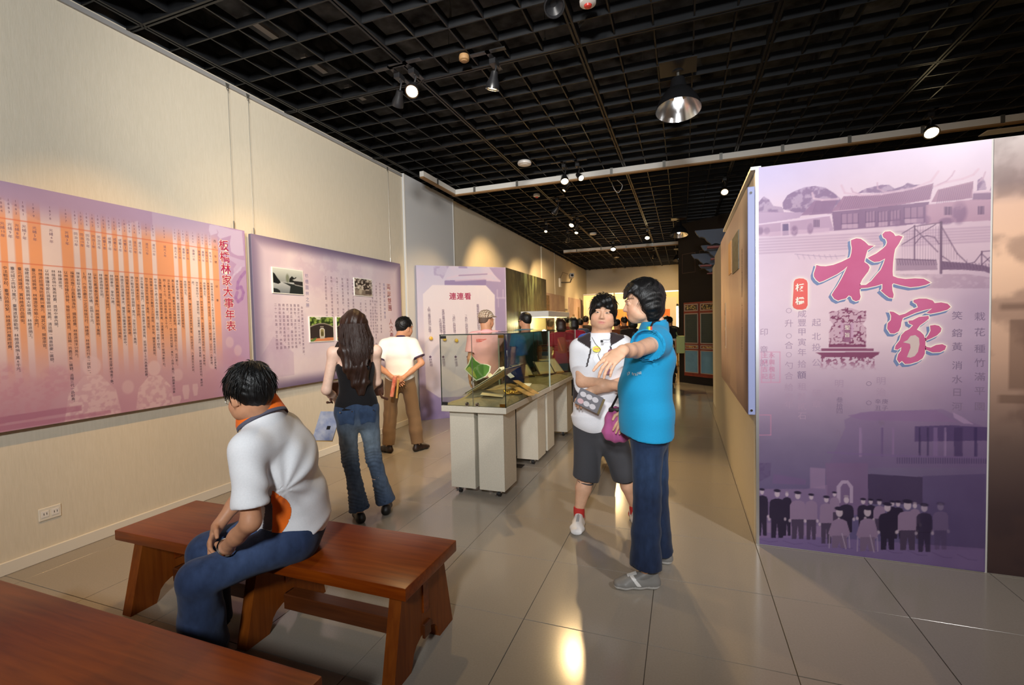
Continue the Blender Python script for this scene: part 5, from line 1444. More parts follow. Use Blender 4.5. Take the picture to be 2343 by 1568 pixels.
# ------------------------------------------------------------------ brown banner right of it
bb_ = thing('brown_banner', 'dim brown banner at the right edge of the frame, beside the purple one', 'banner', (2.2, PY, 0))
r = Ras(1.622, 2.9, 0.004, 2.450, 0.012, (150, 120, 104))
tz = r.V / 2.45
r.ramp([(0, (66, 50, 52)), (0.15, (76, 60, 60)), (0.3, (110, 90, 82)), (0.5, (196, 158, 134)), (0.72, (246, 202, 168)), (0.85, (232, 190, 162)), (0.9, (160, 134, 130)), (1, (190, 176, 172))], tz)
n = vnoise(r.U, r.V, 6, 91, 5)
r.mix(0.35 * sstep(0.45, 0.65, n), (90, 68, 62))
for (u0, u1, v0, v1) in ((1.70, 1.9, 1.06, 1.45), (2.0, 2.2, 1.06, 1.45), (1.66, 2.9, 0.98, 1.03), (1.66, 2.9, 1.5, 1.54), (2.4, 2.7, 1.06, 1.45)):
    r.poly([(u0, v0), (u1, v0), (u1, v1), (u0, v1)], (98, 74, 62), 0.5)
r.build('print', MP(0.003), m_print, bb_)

# ------------------------------------------------------------------ panel on the side of the partition
XS = PXL - 0.055
sp_ = thing('exhibition_panel', 'brown and mauve panel on the side of the partition, seen at a steep angle', 'panel', (PXL, 4.5, 0.85))
ya, yb, za, zb = 3.34, 5.56, 0.865, 2.325
MB().box((XS + 0.001, ya, za), (PXL - 0.012, yb, zb), bev=0.003).box((PXL - 0.012, 3.6, 1.9), (PXL, 3.7, 2.1)).box((PXL - 0.012, 5.2, 1.9), (PXL, 5.3, 2.1)).build('board', mat('panel_side_lavender', S(150, 158, 200), 0.45), sp_)
MS = lambda d: frame((XS - d, 0, 0), (0, -1, 0), (0, 0, 1), (-1, 0, 0))
r = Ras(-yb, -ya, za, zb, 0.01, (228, 200, 182))
n = vnoise(r.U, r.V, 2.5, 61, 5)
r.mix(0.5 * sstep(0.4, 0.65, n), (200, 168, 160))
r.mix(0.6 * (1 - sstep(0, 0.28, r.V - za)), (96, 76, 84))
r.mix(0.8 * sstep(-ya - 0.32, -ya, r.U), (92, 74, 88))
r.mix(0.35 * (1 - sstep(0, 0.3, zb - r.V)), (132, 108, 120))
r.poly([(-4.6, 0.9), (-4.2, 1.5), (-4.0, 0.9)], (214, 188, 168), 0.5)
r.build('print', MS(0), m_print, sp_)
def sq(px, py):
    p = atx(px, py, XS - 0.004); return (-p.y, p.z)
for (a, b_, nm, mm, lab) in (((1667, 560), (1673, 625), 'picture', mat('orange_card', S(226, 176, 112), 0.6), 'narrow orange picture card'), ((1676, 548), (1690, 615), 'picture', mat('grey_photo', S(120, 116, 92), 0.5, c2=S(60, 58, 48), scale=22), 'grey landscape photograph')):
    q, w_ = sq(*a), sq(*b_)
    o = MB().box((min(q[0], w_[0]), min(q[1], w_[1]), 0.0005), (max(q[0], w_[0]), max(q[1], w_[1]), 0.006), MS(0)).build(nm, mm, sp_)
    o['label'] = lab
q = sq(1659, 745); 
o = MB().box((q[0] - 0.05, q[1] - 0.22, 0.0005), (q[0] + 0.05, q[1] + 0.22, 0.004), MS(0)).build('picture', mat('cream_card', S(222, 200, 170), 0.6), sp_)
o['label'] = 'narrow picture of a pen with red and white bands'
MB().box((q[0] - 0.02, q[1] - 0.2, 0.004), (q[0] + 0.02, q[1] - 0.05, 0.0045), MS(0)).box((q[0] - 0.03, q[1] + 0.1, 0.004), (q[0] + 0.03, q[1] + 0.15, 0.0045), MS(0)).build('picture_band', m_redpaint, o)
MB().box((q[0] - 0.012, q[1] - 0.02, 0.004), (q[0] + 0.012, q[1] + 0.22, 0.0045), MS(0)).build('picture_stem', m_darkframe, o)
its = []
for k, c in enumerate('林家的起源與發展　大觀書社與新莊街'):
    yy = 575 + k * 14
    q = sq(1696.5, min(yy, 800)); its.append((c if c != '　' else ' ', q[0], q[1], 0.05))
text('side_text', its, MS(0.0008), mat('wine_ink', S(92, 44, 52), 0.5), sp_)
MB().tube([(XS + 0.02, ya - 0.006, za + 0.03), (XS + 0.02, ya + 0.004, za + 0.03)], 0.008, 10).build('bolt', m_chrome, sp_)
MB().tube([(XS + 0.02, ya - 0.006, zb - 0.04), (XS + 0.02, ya + 0.004, zb - 0.04)], 0.008, 10).build('bolt', m_chrome, sp_)

# ------------------------------------------------------------------ quiz board set at an angle, and the willow picture behind it
G0, G1 = Vector((-3.893, 6.373, 0)), Vector((-2.79, 7.352, 0))
ug = (G1 - G0).normalized(); ng = Vector((ug.y, -ug.x, 0))
LG = (G1 - G0).length
MG = lambda d: frame(G0 + ng * d, ug, (0, 0, 1), ng)
def onG(px, py):
    d = R_CAM @ Vector(((px - IW / 2) / F_PX, -(py - IH / 2) / F_PX, -1.0))
    P = CAM_P + d * ((G0 - CAM_P).dot(ng) / d.dot(ng))
    return (P - G0).dot(ug), P.z
gb = thing('quiz_board', 'mauve matching-game board with yellow pegs standing at an angle to the left wall', 'board', tuple(G0.lerp(G1, 0.5)))
MB().box((-0.02, 0.0, -0.05), (LG, 2.45, -0.002), MG(0), bev=0.002).build('board', mat('panel_side_grey', S(170, 160, 180), 0.5), gb)
r = Ras(-0.02, LG, 0.004, 2.448, 0.0085, (176, 160, 190))
tz = r.V / 2.45
r.ramp([(0, (138, 120, 164)), (0.3, (168, 150, 180)), (0.55, (216, 200, 206)), (0.8, (194, 186, 204)), (1, (178, 174, 200))], tz)
n = vnoise(r.U, r.V, 3.5, 71, 5)
n2 = vnoise(r.U, r.V, 18, 72, 4)
r.mix(0.3 * sstep(0.4, 0.65, n), (200, 180, 196))
zr = lambda a, b: onG(1030 + a / 7.843, 600 + b / 7.843)
zl = lambda a, b: onG(920 + a / 6.03, 600 + b / 6.03)
r.poly([zr(*p) for p in ((150, 75), (300, 80), (310, 110), (150, 110))], (128, 114, 160), 0.7)
r.poly([zr(*p) for p in ((700, 100), (985, 95), (1000, 1290), (800, 1290), (800, 590), (640, 420), (640, 340), (880, 340))], (136, 118, 160), 0.65)
r.poly([zl(*p) for p in ((430, 60), (650, 50), (560, 240), (520, 190), (440, 180))], (140, 126, 168), 0.5, 0.4 + 0.6 * sstep(0.4, 0.6, n2))
r.poly([zr(*p) for p in ((-100, 330), (650, 300), (640, 415), (-100, 415))], (122, 104, 152), 0.75)
r.pline([zr(*p) for p in ((-50, 290), (160, 240), (700, 210), (740, 200), (890, 340), (760, 330), (640, 300), (100, 330))], 0.03, (194, 178, 198), 0.7)
r.pline([zr(*p) for p in ((160, 240), (660, 215))], 0.02, (132, 114, 156), 0.7)
for (a, b_) in ((845, 990), (950, 990)): r.pline([zr(a, 500), zr(a, 640)], 0.025, (186, 170, 194), 0.6)
r.pline([zr(*p) for p in ((840, 640), (990, 645))], 0.03, (186, 170, 194), 0.6)
oc = [zl(*p) for p in ((290, 440), (420, 315))] + [zr(*p) for p in ((640, 420), (800, 590), (815, 1290))] + [onG(1133, 840), onG(1110, 905), onG(1005, 910), onG(975, 890)]
r.poly(oc, (228, 216, 214), 0.65)
for k in range(16):
    u_, v_ = lerp(0.5, 1.35, RNG.random()), lerp(1.7, 2.1, RNG.random())
    r.pline([(u_, v_), (u_, v_ - 0.15)], 0.012, (226, 210, 214), 0.35)
r.pline([zl(290, 440), zl(300, 900), zl(325, 1568)], 0.008, (226, 210, 214), 0.5)
r.build('print', MG(0), m_print, gb)
def gcol(s, px, y0, y1):
    n = len(s); out = []
    for k, c in enumerate(s):
        q = onG(px + 3.0 * k / n, lerp(y0, y1, k / (n - 1))); out.append((c, q[0], q[1], 0.048))
    return out
T = []
T += gcol('人稱「臺灣布袋仙」是誰？', 920 + 370 / 6.03, 705, 762)
T += gcol('曾擔任臺灣省文獻委員會', 920 + 566 / 6.03, 711, 762) + gcol('主任委員是誰？', 920 + 526 / 6.03, 732, 763)
T += gcol('「源記」指的是誰？', 1038, 722, 763) + gcol('「本記」指的是誰？', 1066, 722, 765) + gcol('臺灣首富板橋林家的始祖', 1093, 699, 752)
for s_, px in (('◆林熊祥', 984.5), ('◆林國芳', 1014), ('◆林維源', 1042.5), ('◆林國華', 1070)):
    T += gcol(s_, px, 817, 836)
text('question_text', T, MG(0.0008), mat('plum_ink', S(98, 66, 92), 0.5), gb)
T = []
for c, px in (('連', 1036), ('連', 1053), ('看', 1070)):
    q = onG(px, 678); T.append((c, q[0], q[1], 0.115))
text('title_text', T, MG(0.0012), m_ink_r, gb, bold=0.02)
m_peg = mat('yellow_peg', S(236, 186, 60), 0.35)
for (px, py) in ((984, 774), (1015, 776), (1042, 779), (1071, 770), (1098, 776)):
    u_, v_ = onG(px, py)
    MB().lathe([(0.012, 0.0), (0.012, 0.03), (0.024, 0.034), (0.03, 0.06), (0.026, 0.085), (0.001, 0.092)], 16, MG(0) @ Matrix.Translation((u_, v_, 0))).build('peg', m_peg, gb, smooth=True)
# willow picture running back from the board's right edge
XV = -2.785
wb = thing('picture_wall', 'dark green willow-tree photograph wall behind the quiz board', 'picture', (XV, 8.6, 0))
MB().box((XV - 0.06, 7.36, 0), (XV - 0.002, 9.80, 2.45), bev=0.002).build('board', mat('panel_side_dark', S(60, 50, 40), 0.6), wb)
MV = lambda d: frame((XV + d, 0, 0), (0, 1, 0), (0, 0, 1), (1, 0, 0))
r = Ras(7.36, 9.80, 0.004, 2.448, 0.014, (50, 50, 36))
tz = r.V / 2.45; tu = (r.U - 7.36) / 2.44
n = vnoise(r.U * 3.2, r.V * 0.7, 3.0, 81, 5); n2 = vnoise(r.U * 5, r.V * 1.4, 7, 82, 4)
r.ramp([(0, (120, 104, 72)), (0.5, (96, 78, 36)), (0.66, (74, 66, 34)), (0.8, (62, 62, 42)), (1, (40, 38, 32))], tz)
hang = np.exp(-((tu - 0.48 - 0.08 * np.sin(r.V * 6)) / 0.26) ** 2)
r.mix(np.clip(hang * sstep(0.35, 0.7, n) * 1.1, 0, 0.9), (136, 152, 110))
r.mix(0.5 * sstep(0.5, 0.75, n2) * (tz > 0.55), (112, 108, 64))
r.mix(0.7 * sstep(0.75, 1.0, tu) * (tz > 0.75) * sstep(0.3, 0.5, n), (26, 22, 18))
r.mix(0.6 * (1 - sstep(0, 0.25, tu)) * (tz > 0.7), (38, 36, 30))
r.mix(0.7 * (tz < 0.62) * sstep(0.4, 0.6, n2), (176, 160, 128))
r.build('print', MV(0), m_print, wb)
# lit white showcase niche in front of it
nb = thing('lit_showcase', 'bright yellow-lit glass showcase on a cream plinth below the willow picture', 'showcase', (-2.45, 8.8, 0))
m_lit = emis('showcase_light', (1.0, 0.88, 0.42), 3.0)
MB().box((-2.76, 8.0, 0), (-2.24, 9.6, 0.92), bev=0.004).build('plinth', m_cream, nb)
MB().box((-2.76, 8.0, 1.62), (-2.24, 9.6, 1.72), bev=0.003).build('hood', m_white, nb)
MB().box((-2.72, 8.05, 1.612), (-2.28, 9.55, 1.619)).build('light_panel', m_lit, nb)
MB().box((-2.76, 8.0, 0.92), (-2.75, 9.6, 1.62)).build('back_panel', m_cream, nb)
MB().box((-2.25, 8.0, 0.92), (-2.245, 9.6, 1.62)).build('glass_pane', m_glass, nb)
MB().box((-2.75, 8.0, 0.92), (-2.25, 8.005, 1.62)).build('glass_pane', m_glass, nb)
l = bpy.data.lights.new('showcase_lamp', 'POINT'); l.energy = 12; l.color = (1, 0.85, 0.45); l.shadow_soft_size = 0.05
o = bpy.data.objects.new('showcase_lamp', l); o.location = (-2.5, 8.6, 1.5); COL.objects.link(o)
MB().lathe([(0.06, 0.92), (0.09, 1.0), (0.07, 1.14), (0.03, 1.2), (0.04, 1.25)], 18, Matrix.Translation((-2.5, 8.9, 0))).build('vase', m_paper, nb, smooth=True)
# ================================================================== people: distance-field modelling kit
def V3(*a): return np.array(a, float)
def nrm(a):
    a = np.asarray(a, float); return a / (np.linalg.norm(a) + 1e-12)
class Sdf:
    def __init__(s, lo, hi, h, fine=()):
        s.ax = []
        for k in range(3):
            c = [lo[k]]
            while c[-1] < hi[k]:
                st = h
                for (a, b, hf) in fine:
                    if a[k] - h < c[-1] < b[k]: st = min(st, hf)
                c.append(c[-1] + st)
            s.ax.append(np.array(c, np.float32))
        s.d = np.full([len(a) for a in s.ax], 1.0, np.float32)
    def win(s, lo, hi, m):
        sl = []
        for k in range(3):
            i0 = int(np.searchsorted(s.ax[k], lo[k] - m)); i1 = int(np.searchsorted(s.ax[k], hi[k] + m))
            if i1 <= i0: return None
            sl.append(slice(i0, i1))
        return tuple(sl)
    def grid(s, w):
        return (s.ax[0][w[0]][:, None, None], s.ax[1][w[1]][None, :, None], s.ax[2][w[2]][None, None, :])
    def put(s, w, q, k, sub=False):
        d = s.d[w]
        if sub:
            q = -q
            if k > 0:
                h = np.clip(0.5 - 0.5 * (d - q) / k, 0, 1); s.d[w] = d * (1 - h) + q * h + k * h * (1 - h)
            else: s.d[w] = np.maximum(d, q)
        else:
            if k > 0:
                h = np.clip(0.5 + 0.5 * (d - q) / k, 0, 1); s.d[w] = d * (1 - h) + q * h - k * h * (1 - h)
            else: s.d[w] = np.minimum(d, q)
    def cone(s, a, b, ra, rb, k=0.02, flat=(False, False), sub=False):
        a, b = np.asarray(a, float), np.asarray(b, float)
        R = max(ra, rb)
        w = s.win(np.minimum(a, b) - R, np.maximum(a, b) + R, k + 0.03)
        if w is None: return
        X, Y, Z = s.grid(w)
        ba = b - a; L2 = ba @ ba + 1e-12; L = math.sqrt(L2)
        px, py, pz = X - a[0], Y - a[1], Z - a[2]
        t0 = (px * ba[0] + py * ba[1] + pz * ba[2]) / L2
        t = np.clip(t0, 0, 1)
        q = np.sqrt((px - t * ba[0]) ** 2 + (py - t * ba[1]) ** 2 + (pz - t * ba[2]) ** 2) - (ra + (rb - ra) * t)
        if flat[0]: q = np.maximum(q, -t0 * L)
        if flat[1]: q = np.maximum(q, (t0 - 1) * L)
        s.put(w, q, k, sub)
    def ell(s, c, r, R=None, k=0.02, sub=False):
        """ellipsoid; R rows are its axes"""
        c = np.asarray(c, float); R = np.eye(3) if R is None else np.asarray(R, float)
        ext = np.sqrt(((R * np.asarray(r)[:, None]) ** 2).sum(0))
        w = s.win(c - ext, c + ext, k + 0.03)
        if w is None: return
        X, Y, Z = s.grid(w)
        px, py, pz = X - c[0], Y - c[1], Z - c[2]
        e = 0; l2 = px * px + py * py + pz * pz
        for i in range(3):
            u = px * R[i, 0] + py * R[i, 1] + pz * R[i, 2]
            e = e + (u / r[i]) ** 2
        e = np.sqrt(e) + 1e-6
        q = (e - 1) * np.minimum(np.sqrt(l2) / e, max(r)) if max(r) / min(r) < 2.2 else (e - 1) * min(r)
        s.put(w, q.astype(np.float32), k, sub)
    def loft(s, st, right, k=0.02, flat=(False, False), sub=False):
        """chain of elliptic sections (centre, half width, half depth); right: one vector or one per section"""
        for i in range(len(st) - 1):
            (a, wa, da), (b, wb, db) = st[i], st[i + 1]
            a, b = np.asarray(a, float), np.asarray(b, float)
            ra = nrm(right[i] if isinstance(right, list) else right); rb = nrm(right[i + 1] if isinstance(right, list) else right)
            M = max(wa, wb, da, db)
            w = s.win(np.minimum(a, b) - M, np.maximum(a, b) + M, k + 0.03)
            if w is None: continue
            X, Y, Z = s.grid(w)
            ba = b - a; L = np.linalg.norm(ba) + 1e-9; ax = ba / L
            px, py, pz = X - a[0], Y - a[1], Z - a[2]
            t0 = (px * ax[0] + py * ax[1] + pz * ax[2]) / L
            t = np.clip(t0, 0, 1)
            rm = nrm(ra + rb); rm = nrm(rm - ax * (rm @ ax)); fm = np.cross(ax, rm)
            if not np.allclose(ra, rb):
                th = (t - 0.5) * math.acos(max(-1, min(1, ra @ rb))) * np.sign(np.cross(ra, rb) @ ax)
                cs, sn = np.cos(th), np.sin(th)
            else: cs, sn = 1.0, 0.0
            u0 = px * rm[0] + py * rm[1] + pz * rm[2]; v0 = px * fm[0] + py * fm[1] + pz * fm[2]
            u = u0 * cs + v0 * sn; v = -u0 * sn + v0 * cs
            W = wa + (wb - wa) * t; D = da + (db - da) * t
            axx = np.maximum(np.maximum(t0 - 1, -t0) * L, 0)
            mn = np.minimum(W, D)
            e = np.sqrt((u / W) ** 2 + (v / D) ** 2 + (axx / mn) ** 2) + 1e-6
            q = (e - 1) * np.minimum(np.sqrt(u * u + v * v + axx * axx) / e, np.maximum(W, D))
            if flat[0] and i == 0: q = np.maximum(q, -t0 * L)
            if flat[1] and i == len(st) - 2: q = np.maximum(q, (t0 - 1) * L)
            s.put(w, q.astype(np.float32), k if i else max(k, 0.0), sub)
    def cut(s, p, n):
        """keep the side of the plane the normal points away from"""
        n = nrm(n); X, Y, Z = s.grid((slice(None),) * 3)
        s.d = np.maximum(s.d, ((X - p[0]) * n[0] + (Y - p[1]) * n[1] + (Z - p[2]) * n[2]).astype(np.float32))
    def disp(s, f, lo=None, hi=None):
        w = (slice(None),) * 3 if lo is None else s.win(lo, hi, 0)
        X, Y, Z = s.grid(w)
        near = np.abs(s.d[w]) < 0.05
        s.d[w] += (f(X, Y, Z) * near).astype(np.float32)
    def mesh(s, smooth=1):
        D = s.d; ins = D < 0
        c = np.zeros([n - 1 for n in D.shape], np.int8)
        for i in (0, 1):
            for j in (0, 1):
                for k in (0, 1):
                    c += ins[i:D.shape[0] - 1 + i, j:D.shape[1] - 1 + j, k:D.shape[2] - 1 + k]
        act = (c > 0) & (c < 8)
        I = np.argwhere(act)
        vid = np.full(c.shape, -1, np.int32); vid[tuple(I.T)] = np.arange(len(I))
        cor = [(i, j, k) for i in (0, 1) for j in (0, 1) for k in (0, 1)]
        vals = [D[I[:, 0] + i, I[:, 1] + j, I[:, 2] + k] for i, j, k in cor]
        pos = [np.stack([s.ax[0][I[:, 0] + i], s.ax[1][I[:, 1] + j], s.ax[2][I[:, 2] + k]], 1) for i, j, k in cor]
        acc = np.zeros((len(I), 3)); cnt = np.zeros(len(I))
        for a in range(8):
            for b in range(a + 1, 8):
                if sum(abs(cor[a][q] - cor[b][q]) for q in range(3)) != 1: continue
                m = (vals[a] < 0) != (vals[b] < 0)
                t = np.where(m, vals[a] / np.where(m, vals[a] - vals[b], 1), 0)
                p = pos[a] + (pos[b] - pos[a]) * t[:, None]
                acc += p * m[:, None]; cnt += m
        V = acc / cnt[:, None]
        F = []
        for ax in range(3):
            o1, o2 = [q for q in range(3) if q != ax]
            sl0 = [slice(1, -1)] * 3; sl0[ax] = slice(0, -1); sl1 = list(sl0); sl1[ax] = slice(1, None)
            A, B = ins[tuple(sl0)], ins[tuple(sl1)]
            E = np.argwhere(A != B)
            fl = A[tuple(E.T)]
            E = E + 1; E[:, ax] -= 1
            def cell(d1, d2):
                q = E.copy(); q[:, o1] += d1; q[:, o2] += d2
                return vid[tuple(q.T)]
            quad = np.stack([cell(-1, -1), cell(0, -1), cell(0, 0), cell(-1, 0)], 1)
            flip = fl if ax != 1 else ~fl
            quad[~flip] = quad[~flip][:, ::-1]
            F.append(quad)
        F = np.concatenate(F)
        F = F[(F >= 0).all(1)]
        for _ in range(smooth):
            e = np.concatenate([F[:, [0, 1]], F[:, [1, 2]], F[:, [2, 3]], F[:, [3, 0]]])
            n = np.bincount(e[:, 0], minlength=len(V)).astype(float)
            S_ = np.stack([np.bincount(e[:, 0], V[e[:, 1], q], minlength=len(V)) for q in range(3)], 1)
            V = np.where(n[:, None] > 0, 0.5 * V + 0.5 * S_ / np.maximum(n, 1)[:, None], V)
        return V, F
def wrinkle(seed, freq, amp, squash=(1, 1, 1)):
    rg = np.random.default_rng(seed)
    ks = [(nrm(rg.normal(size=3)) * squash * freq * rg.uniform(0.6, 1.5), rg.uniform(0, 6.28), nrm(rg.normal(size=3)) * freq * 0.35) for _ in range(5)]
    def f(X, Y, Z):
        o = 0
        for k1, ph, k2 in ks:
            o = o + np.sin(k1[0] * X + k1[1] * Y + k1[2] * Z + ph + 1.8 * np.sin(k2[0] * X + k2[1] * Y + k2[2] * Z + ph * 2))
        return amp * o / 3
    return f
def hand(s, wr, d, n, side, curl=(0.4, 0.5, 0.4), sc=1.0, spread=0.06, thumb=(0.5, 0.35), index=None, lens=None):
    """wrist, direction of the palm, palm normal (towards which fingers curl), vector towards the thumb side"""
    d, n = nrm(d), nrm(n); n = nrm(n - d * (n @ d)); t = np.cross(d, n); t = t if t @ np.asarray(side) > 0 else -t
    wr = np.asarray(wr, float)
    L = 0.088 * sc
    s.loft([(wr - d * 0.01, 0.026 * sc, 0.020 * sc), (wr + d * 0.03 * sc, 0.035 * sc, 0.017 * sc), (wr + d * L * 0.95, 0.040 * sc, 0.013 * sc)], t, 0.012)
    off = (0.029, 0.0105, -0.0095, -0.028); ln = (0.92, 1.0, 0.94, 0.76)
    for i in range(4):
        cu = curl if not (index is not None and i == 0) else index
        p = wr + d * (L - (0.006 if i in (0, 3) else 0) * sc) + t * off[i] * sc
        dd = nrm(d + t * (1.5 - i) * spread)
        ang = 0.0
        r0 = (0.0092, 0.0094, 0.0090, 0.0080)[i] * sc
        for j, (l, cg) in enumerate(zip((0.042, 0.027, 0.021), cu)):
            ang += cg
            dj = nrm(dd * math.cos(ang) + n * math.sin(ang))
            q = p + dj * l * ln[i] * sc
            s.cone(p, q, r0 * (1 - 0.08 * j), r0 * (0.92 - 0.1 * j), 0.004)
            p = q
    a, b = thumb
    p = wr + d * 0.022 * sc + t * 0.026 * sc
    dj = nrm(d * math.cos(a + .25) + t * math.sin(a + .25) + n * 0.35); q = p + dj * 0.045 * sc
    s.cone(p, q, 0.0135 * sc, 0.0105 * sc, 0.008)
    dj = nrm(d * math.cos(a - b) + t * math.sin(a - b) * 0.8 + n * 0.45); q2 = q + dj * 0.030 * sc
    s.cone(q, q2, 0.0105 * sc, 0.0085 * sc, 0.004)
class Head:
    """local frame of a head: x right, y forward, z up; origin at eye level in the middle of the skull"""
    def __init__(s, c, F, up=(0, 0, 1), sc=1.0):
        s.c = np.asarray(c, float); up = nrm(up); F = nrm(F); s.F = nrm(F - up * (F @ up)); s.U = up
        s.R = np.cross(s.F, s.U); s.sc = sc
        s.M = np.stack([s.R, s.F, s.U])
    def p(s, x, y, z): return s.c + s.sc * (x * s.R + y * s.F + z * s.U)
    def loc(s, P): return ((np.asarray(P) - s.c) @ s.M.T) / s.sc
    def build(s, S, neck=None, round_=1.0, female=False, rn=0.056):
        k = s.sc; E = lambda x, y, z, r, kk=0.02, sub=False, R=None: S.ell(s.p(x, y, z), [q * k for q in r], s.M if R is None else R, kk * k, sub)
        E(0, -0.012, 0.035, (0.074, 0.094, 0.086))
        E(0, 0.030, -0.035, (0.062 * round_, 0.066, 0.085))
        E(0, 0.052, -0.086, (0.036 * round_, 0.036, 0.030), 0.03)
        for sx in (-1, 1):
            E(sx * 0.040 * round_, 0.058, -0.040, (0.026 * round_, 0.026, 0.030), 0.03)
            E(sx * 0.050 * round_, 0.015, -0.075, (0.022 * round_, 0.040, 0.026), 0.03)
            E(sx * 0.033, 0.104, 0.004, (0.019, 0.014, 0.011), 0.014, True)
            E(sx * 0.033, 0.080, 0.000, (0.017, 0.014, 0.012), 0.006)
            E(sx * 0.034, 0.087, 0.020, (0.022, 0.010, 0.007), 0.014)
            # ear: rim, bowl, lobe
            c_ = s.p(sx * 0.077, -0.012, -0.018)
            a_ = nrm(s.R * sx * 0.9 - s.F * 0.42)
            Re = np.stack([a_, nrm(np.cross(s.U, a_)), s.U])
            S.ell(c_, [0.010 * k, 0.019 * k, 0.033 * k], Re, 0.006 * k)
            S.ell(c_ + a_ * 0.010 * k + s.F * 0.003 * k, [0.007 * k, 0.010 * k, 0.020 * k], Re, 0.004 * k, True)
            S.cone(s.p(sx * 0.076, 0.000, -0.042), s.p(sx * 0.072, 0.004, -0.050), 0.008 * k, 0.007 * k, 0.008 * k)
        S.cone(s.p(0, 0.088, 0.004), s.p(0, 0.107, -0.034), 0.0075 * k, 0.0115 * k, 0.012 * k)
        for sx in (-1, 1): E(sx * 0.0115, 0.097, -0.038, (0.0085, 0.010, 0.0075), 0.008)
        E(0, 0.084, -0.064, (0.024, 0.013, 0.0065), 0.006)
        E(0, 0.083, -0.076, (0.020, 0.012, 0.0075), 0.006)
        E(0, 0.100, -0.0695, (0.022, 0.010, 0.0016), 0.003, True)
        if neck is not None:
            S.cone(s.p(0, -0.022, -0.055), neck, rn * k, (rn + 0.006) * k, 0.03 * k)
            S.cone(s.p(0, -0.030, -0.02), neck + np.array((0, 0, 0.02)), rn * 0.9 * k, rn * k, 0.03 * k)
    def paint(s, V, col, lip, brow=None):
        L = s.loc(V)
        def m(x, y, z, rx, rz, yy): return np.exp(-(((L[:, 0] - x) / rx) ** 2 + ((L[:, 2] - z) / rz) ** 2) * 1.2) * (L[:, 1] > yy)
        w = np.clip(m(0, 0, -0.070, 0.024, 0.011, 0.06) * 1.6, 0, 1)[:, None]; col = col * (1 - 0.75 * w) + np.array(lip) * 0.75 * w
        w = np.clip(m(0.0, 0, -0.042, 0.02, 0.006, 0.07), 0, 1)[:, None]; col = col * (1 - 0.25 * w)
        ck = np.zeros(len(L))
        for sx in (-1, 1): ck += np.exp(-(((L[:, 0] - sx * 0.045) / 0.024) ** 2 + ((L[:, 2] + 0.04) / 0.024) ** 2)) * (L[:, 1] > 0.02)
        col = col * (1 + np.stack([0.06 * ck, -0.08 * ck, -0.08 * ck], 1))
        if brow is not None:
            for sx in (-1, 1):
                zz = 0.026 + 0.003 * (1 - ((L[:, 0] - sx * 0.034) / 0.022) ** 2)
                w = (np.exp(-((L[:, 2] - zz) / 0.0042) ** 2) * (np.abs(L[:, 0] - sx * 0.034) < 0.021) * (L[:, 1] > 0.04))[:, None]
                col = col * (1 - 0.8 * w) + np.array(brow) * 0.8 * w
        return col
    def eyes(s, parent, iris=(0.02, 0.012, 0.008), openness=1.0):
        for sx in (-1, 1):
            n, m_ = 17, 9
            vs, fs, cs = [], [], []
            for j in range(m_):
                for i in range(n):
                    u, v = -1 + 2 * i / (n - 1), -1 + 2 * j / (m_ - 1)
                    h = (1 - u * u) ** 0.8
                    x = sx * 0.033 + u * 0.0145; z = 0.0005 + v * 0.0060 * h * openness + 0.001 * u * sx
                    y = 0.0972 - 0.0035 * u * u - 0.0012 * v * v - (0.0035 if abs(v) == 1 or abs(u) == 1 else 0)
                    vs.append(s.p(x, y, z))
                    r = math.hypot(u * 0.0145, v * 0.006 * h * openness)
                    c = (0.62, 0.58, 0.54) if r > 0.0056 else (iris if r > 0.0024 else (0.004, 0.004, 0.004))
                    if v >= 0.74: c = (0.02, 0.014, 0.012)
                    cs.append(c)
            for j in range(m_ - 1):
                for i in range(n - 1):
                    a = j * n + i; fs.append((a, a + 1, a + n + 1, a + n))
            mesh_obj('eye', np.array(vs), np.array(fs), m_eye, parent, smooth=True, cols=np.array(cs))
m_eye = vmat('eye_surface', 0.15, 0.5)
m_skin = vmat('skin', 0.48, 0.35, bump=0.05, bscale=260, noise=0.06, nscale=40)
m_cloth = vmat('cloth', 0.85, 0.15, bump=0.12, bscale=420, sheen=0.08, noise=0.03, nscale=150)
m_denim = vmat('denim', 0.85, 0.15, bump=0.2, bscale=500, sheen=0.1, noise=0.22, nscale=34, stretch=(1, 1, 0.5))
m_shoe = vmat('shoe', 0.45, 0.4, bump=0.06, bscale=200)
def hair_mat(name, c, rough=0.34, spec=0.6):
    m, t, p = nt(name)
    p.inputs['Base Color'].default_value = (*c, 1); p.inputs['Roughness'].default_value = rough
    p.inputs['Specular IOR Level'].default_value = spec
    tc = t.nodes.new('ShaderNodeTexCoord'); mp = t.nodes.new('ShaderNodeMapping'); mp.inputs['Scale'].default_value = (260, 260, 10)
    n = t.nodes.new('ShaderNodeTexNoise'); n.inputs['Scale'].default_value = 1.0; n.inputs['Detail'].default_value = 2
    b = t.nodes.new('ShaderNodeBump'); b.inputs['Strength'].default_value = 0.45; b.inputs['Distance'].default_value = 0.004
    L = t.links.new
    L(tc.outputs['Object'], mp.inputs[0]); L(mp.outputs[0], n.inputs['Vector']); L(n.outputs['Fac'], b.inputs['Height']); L(b.outputs[0], p.inputs['Normal'])
    return m
m_hair = hair_mat('black_hair', S(16, 15, 15), 0.42, 0.35)
m_hair_b = hair_mat('brown_hair', S(44, 25, 17), 0.42, 0.40)
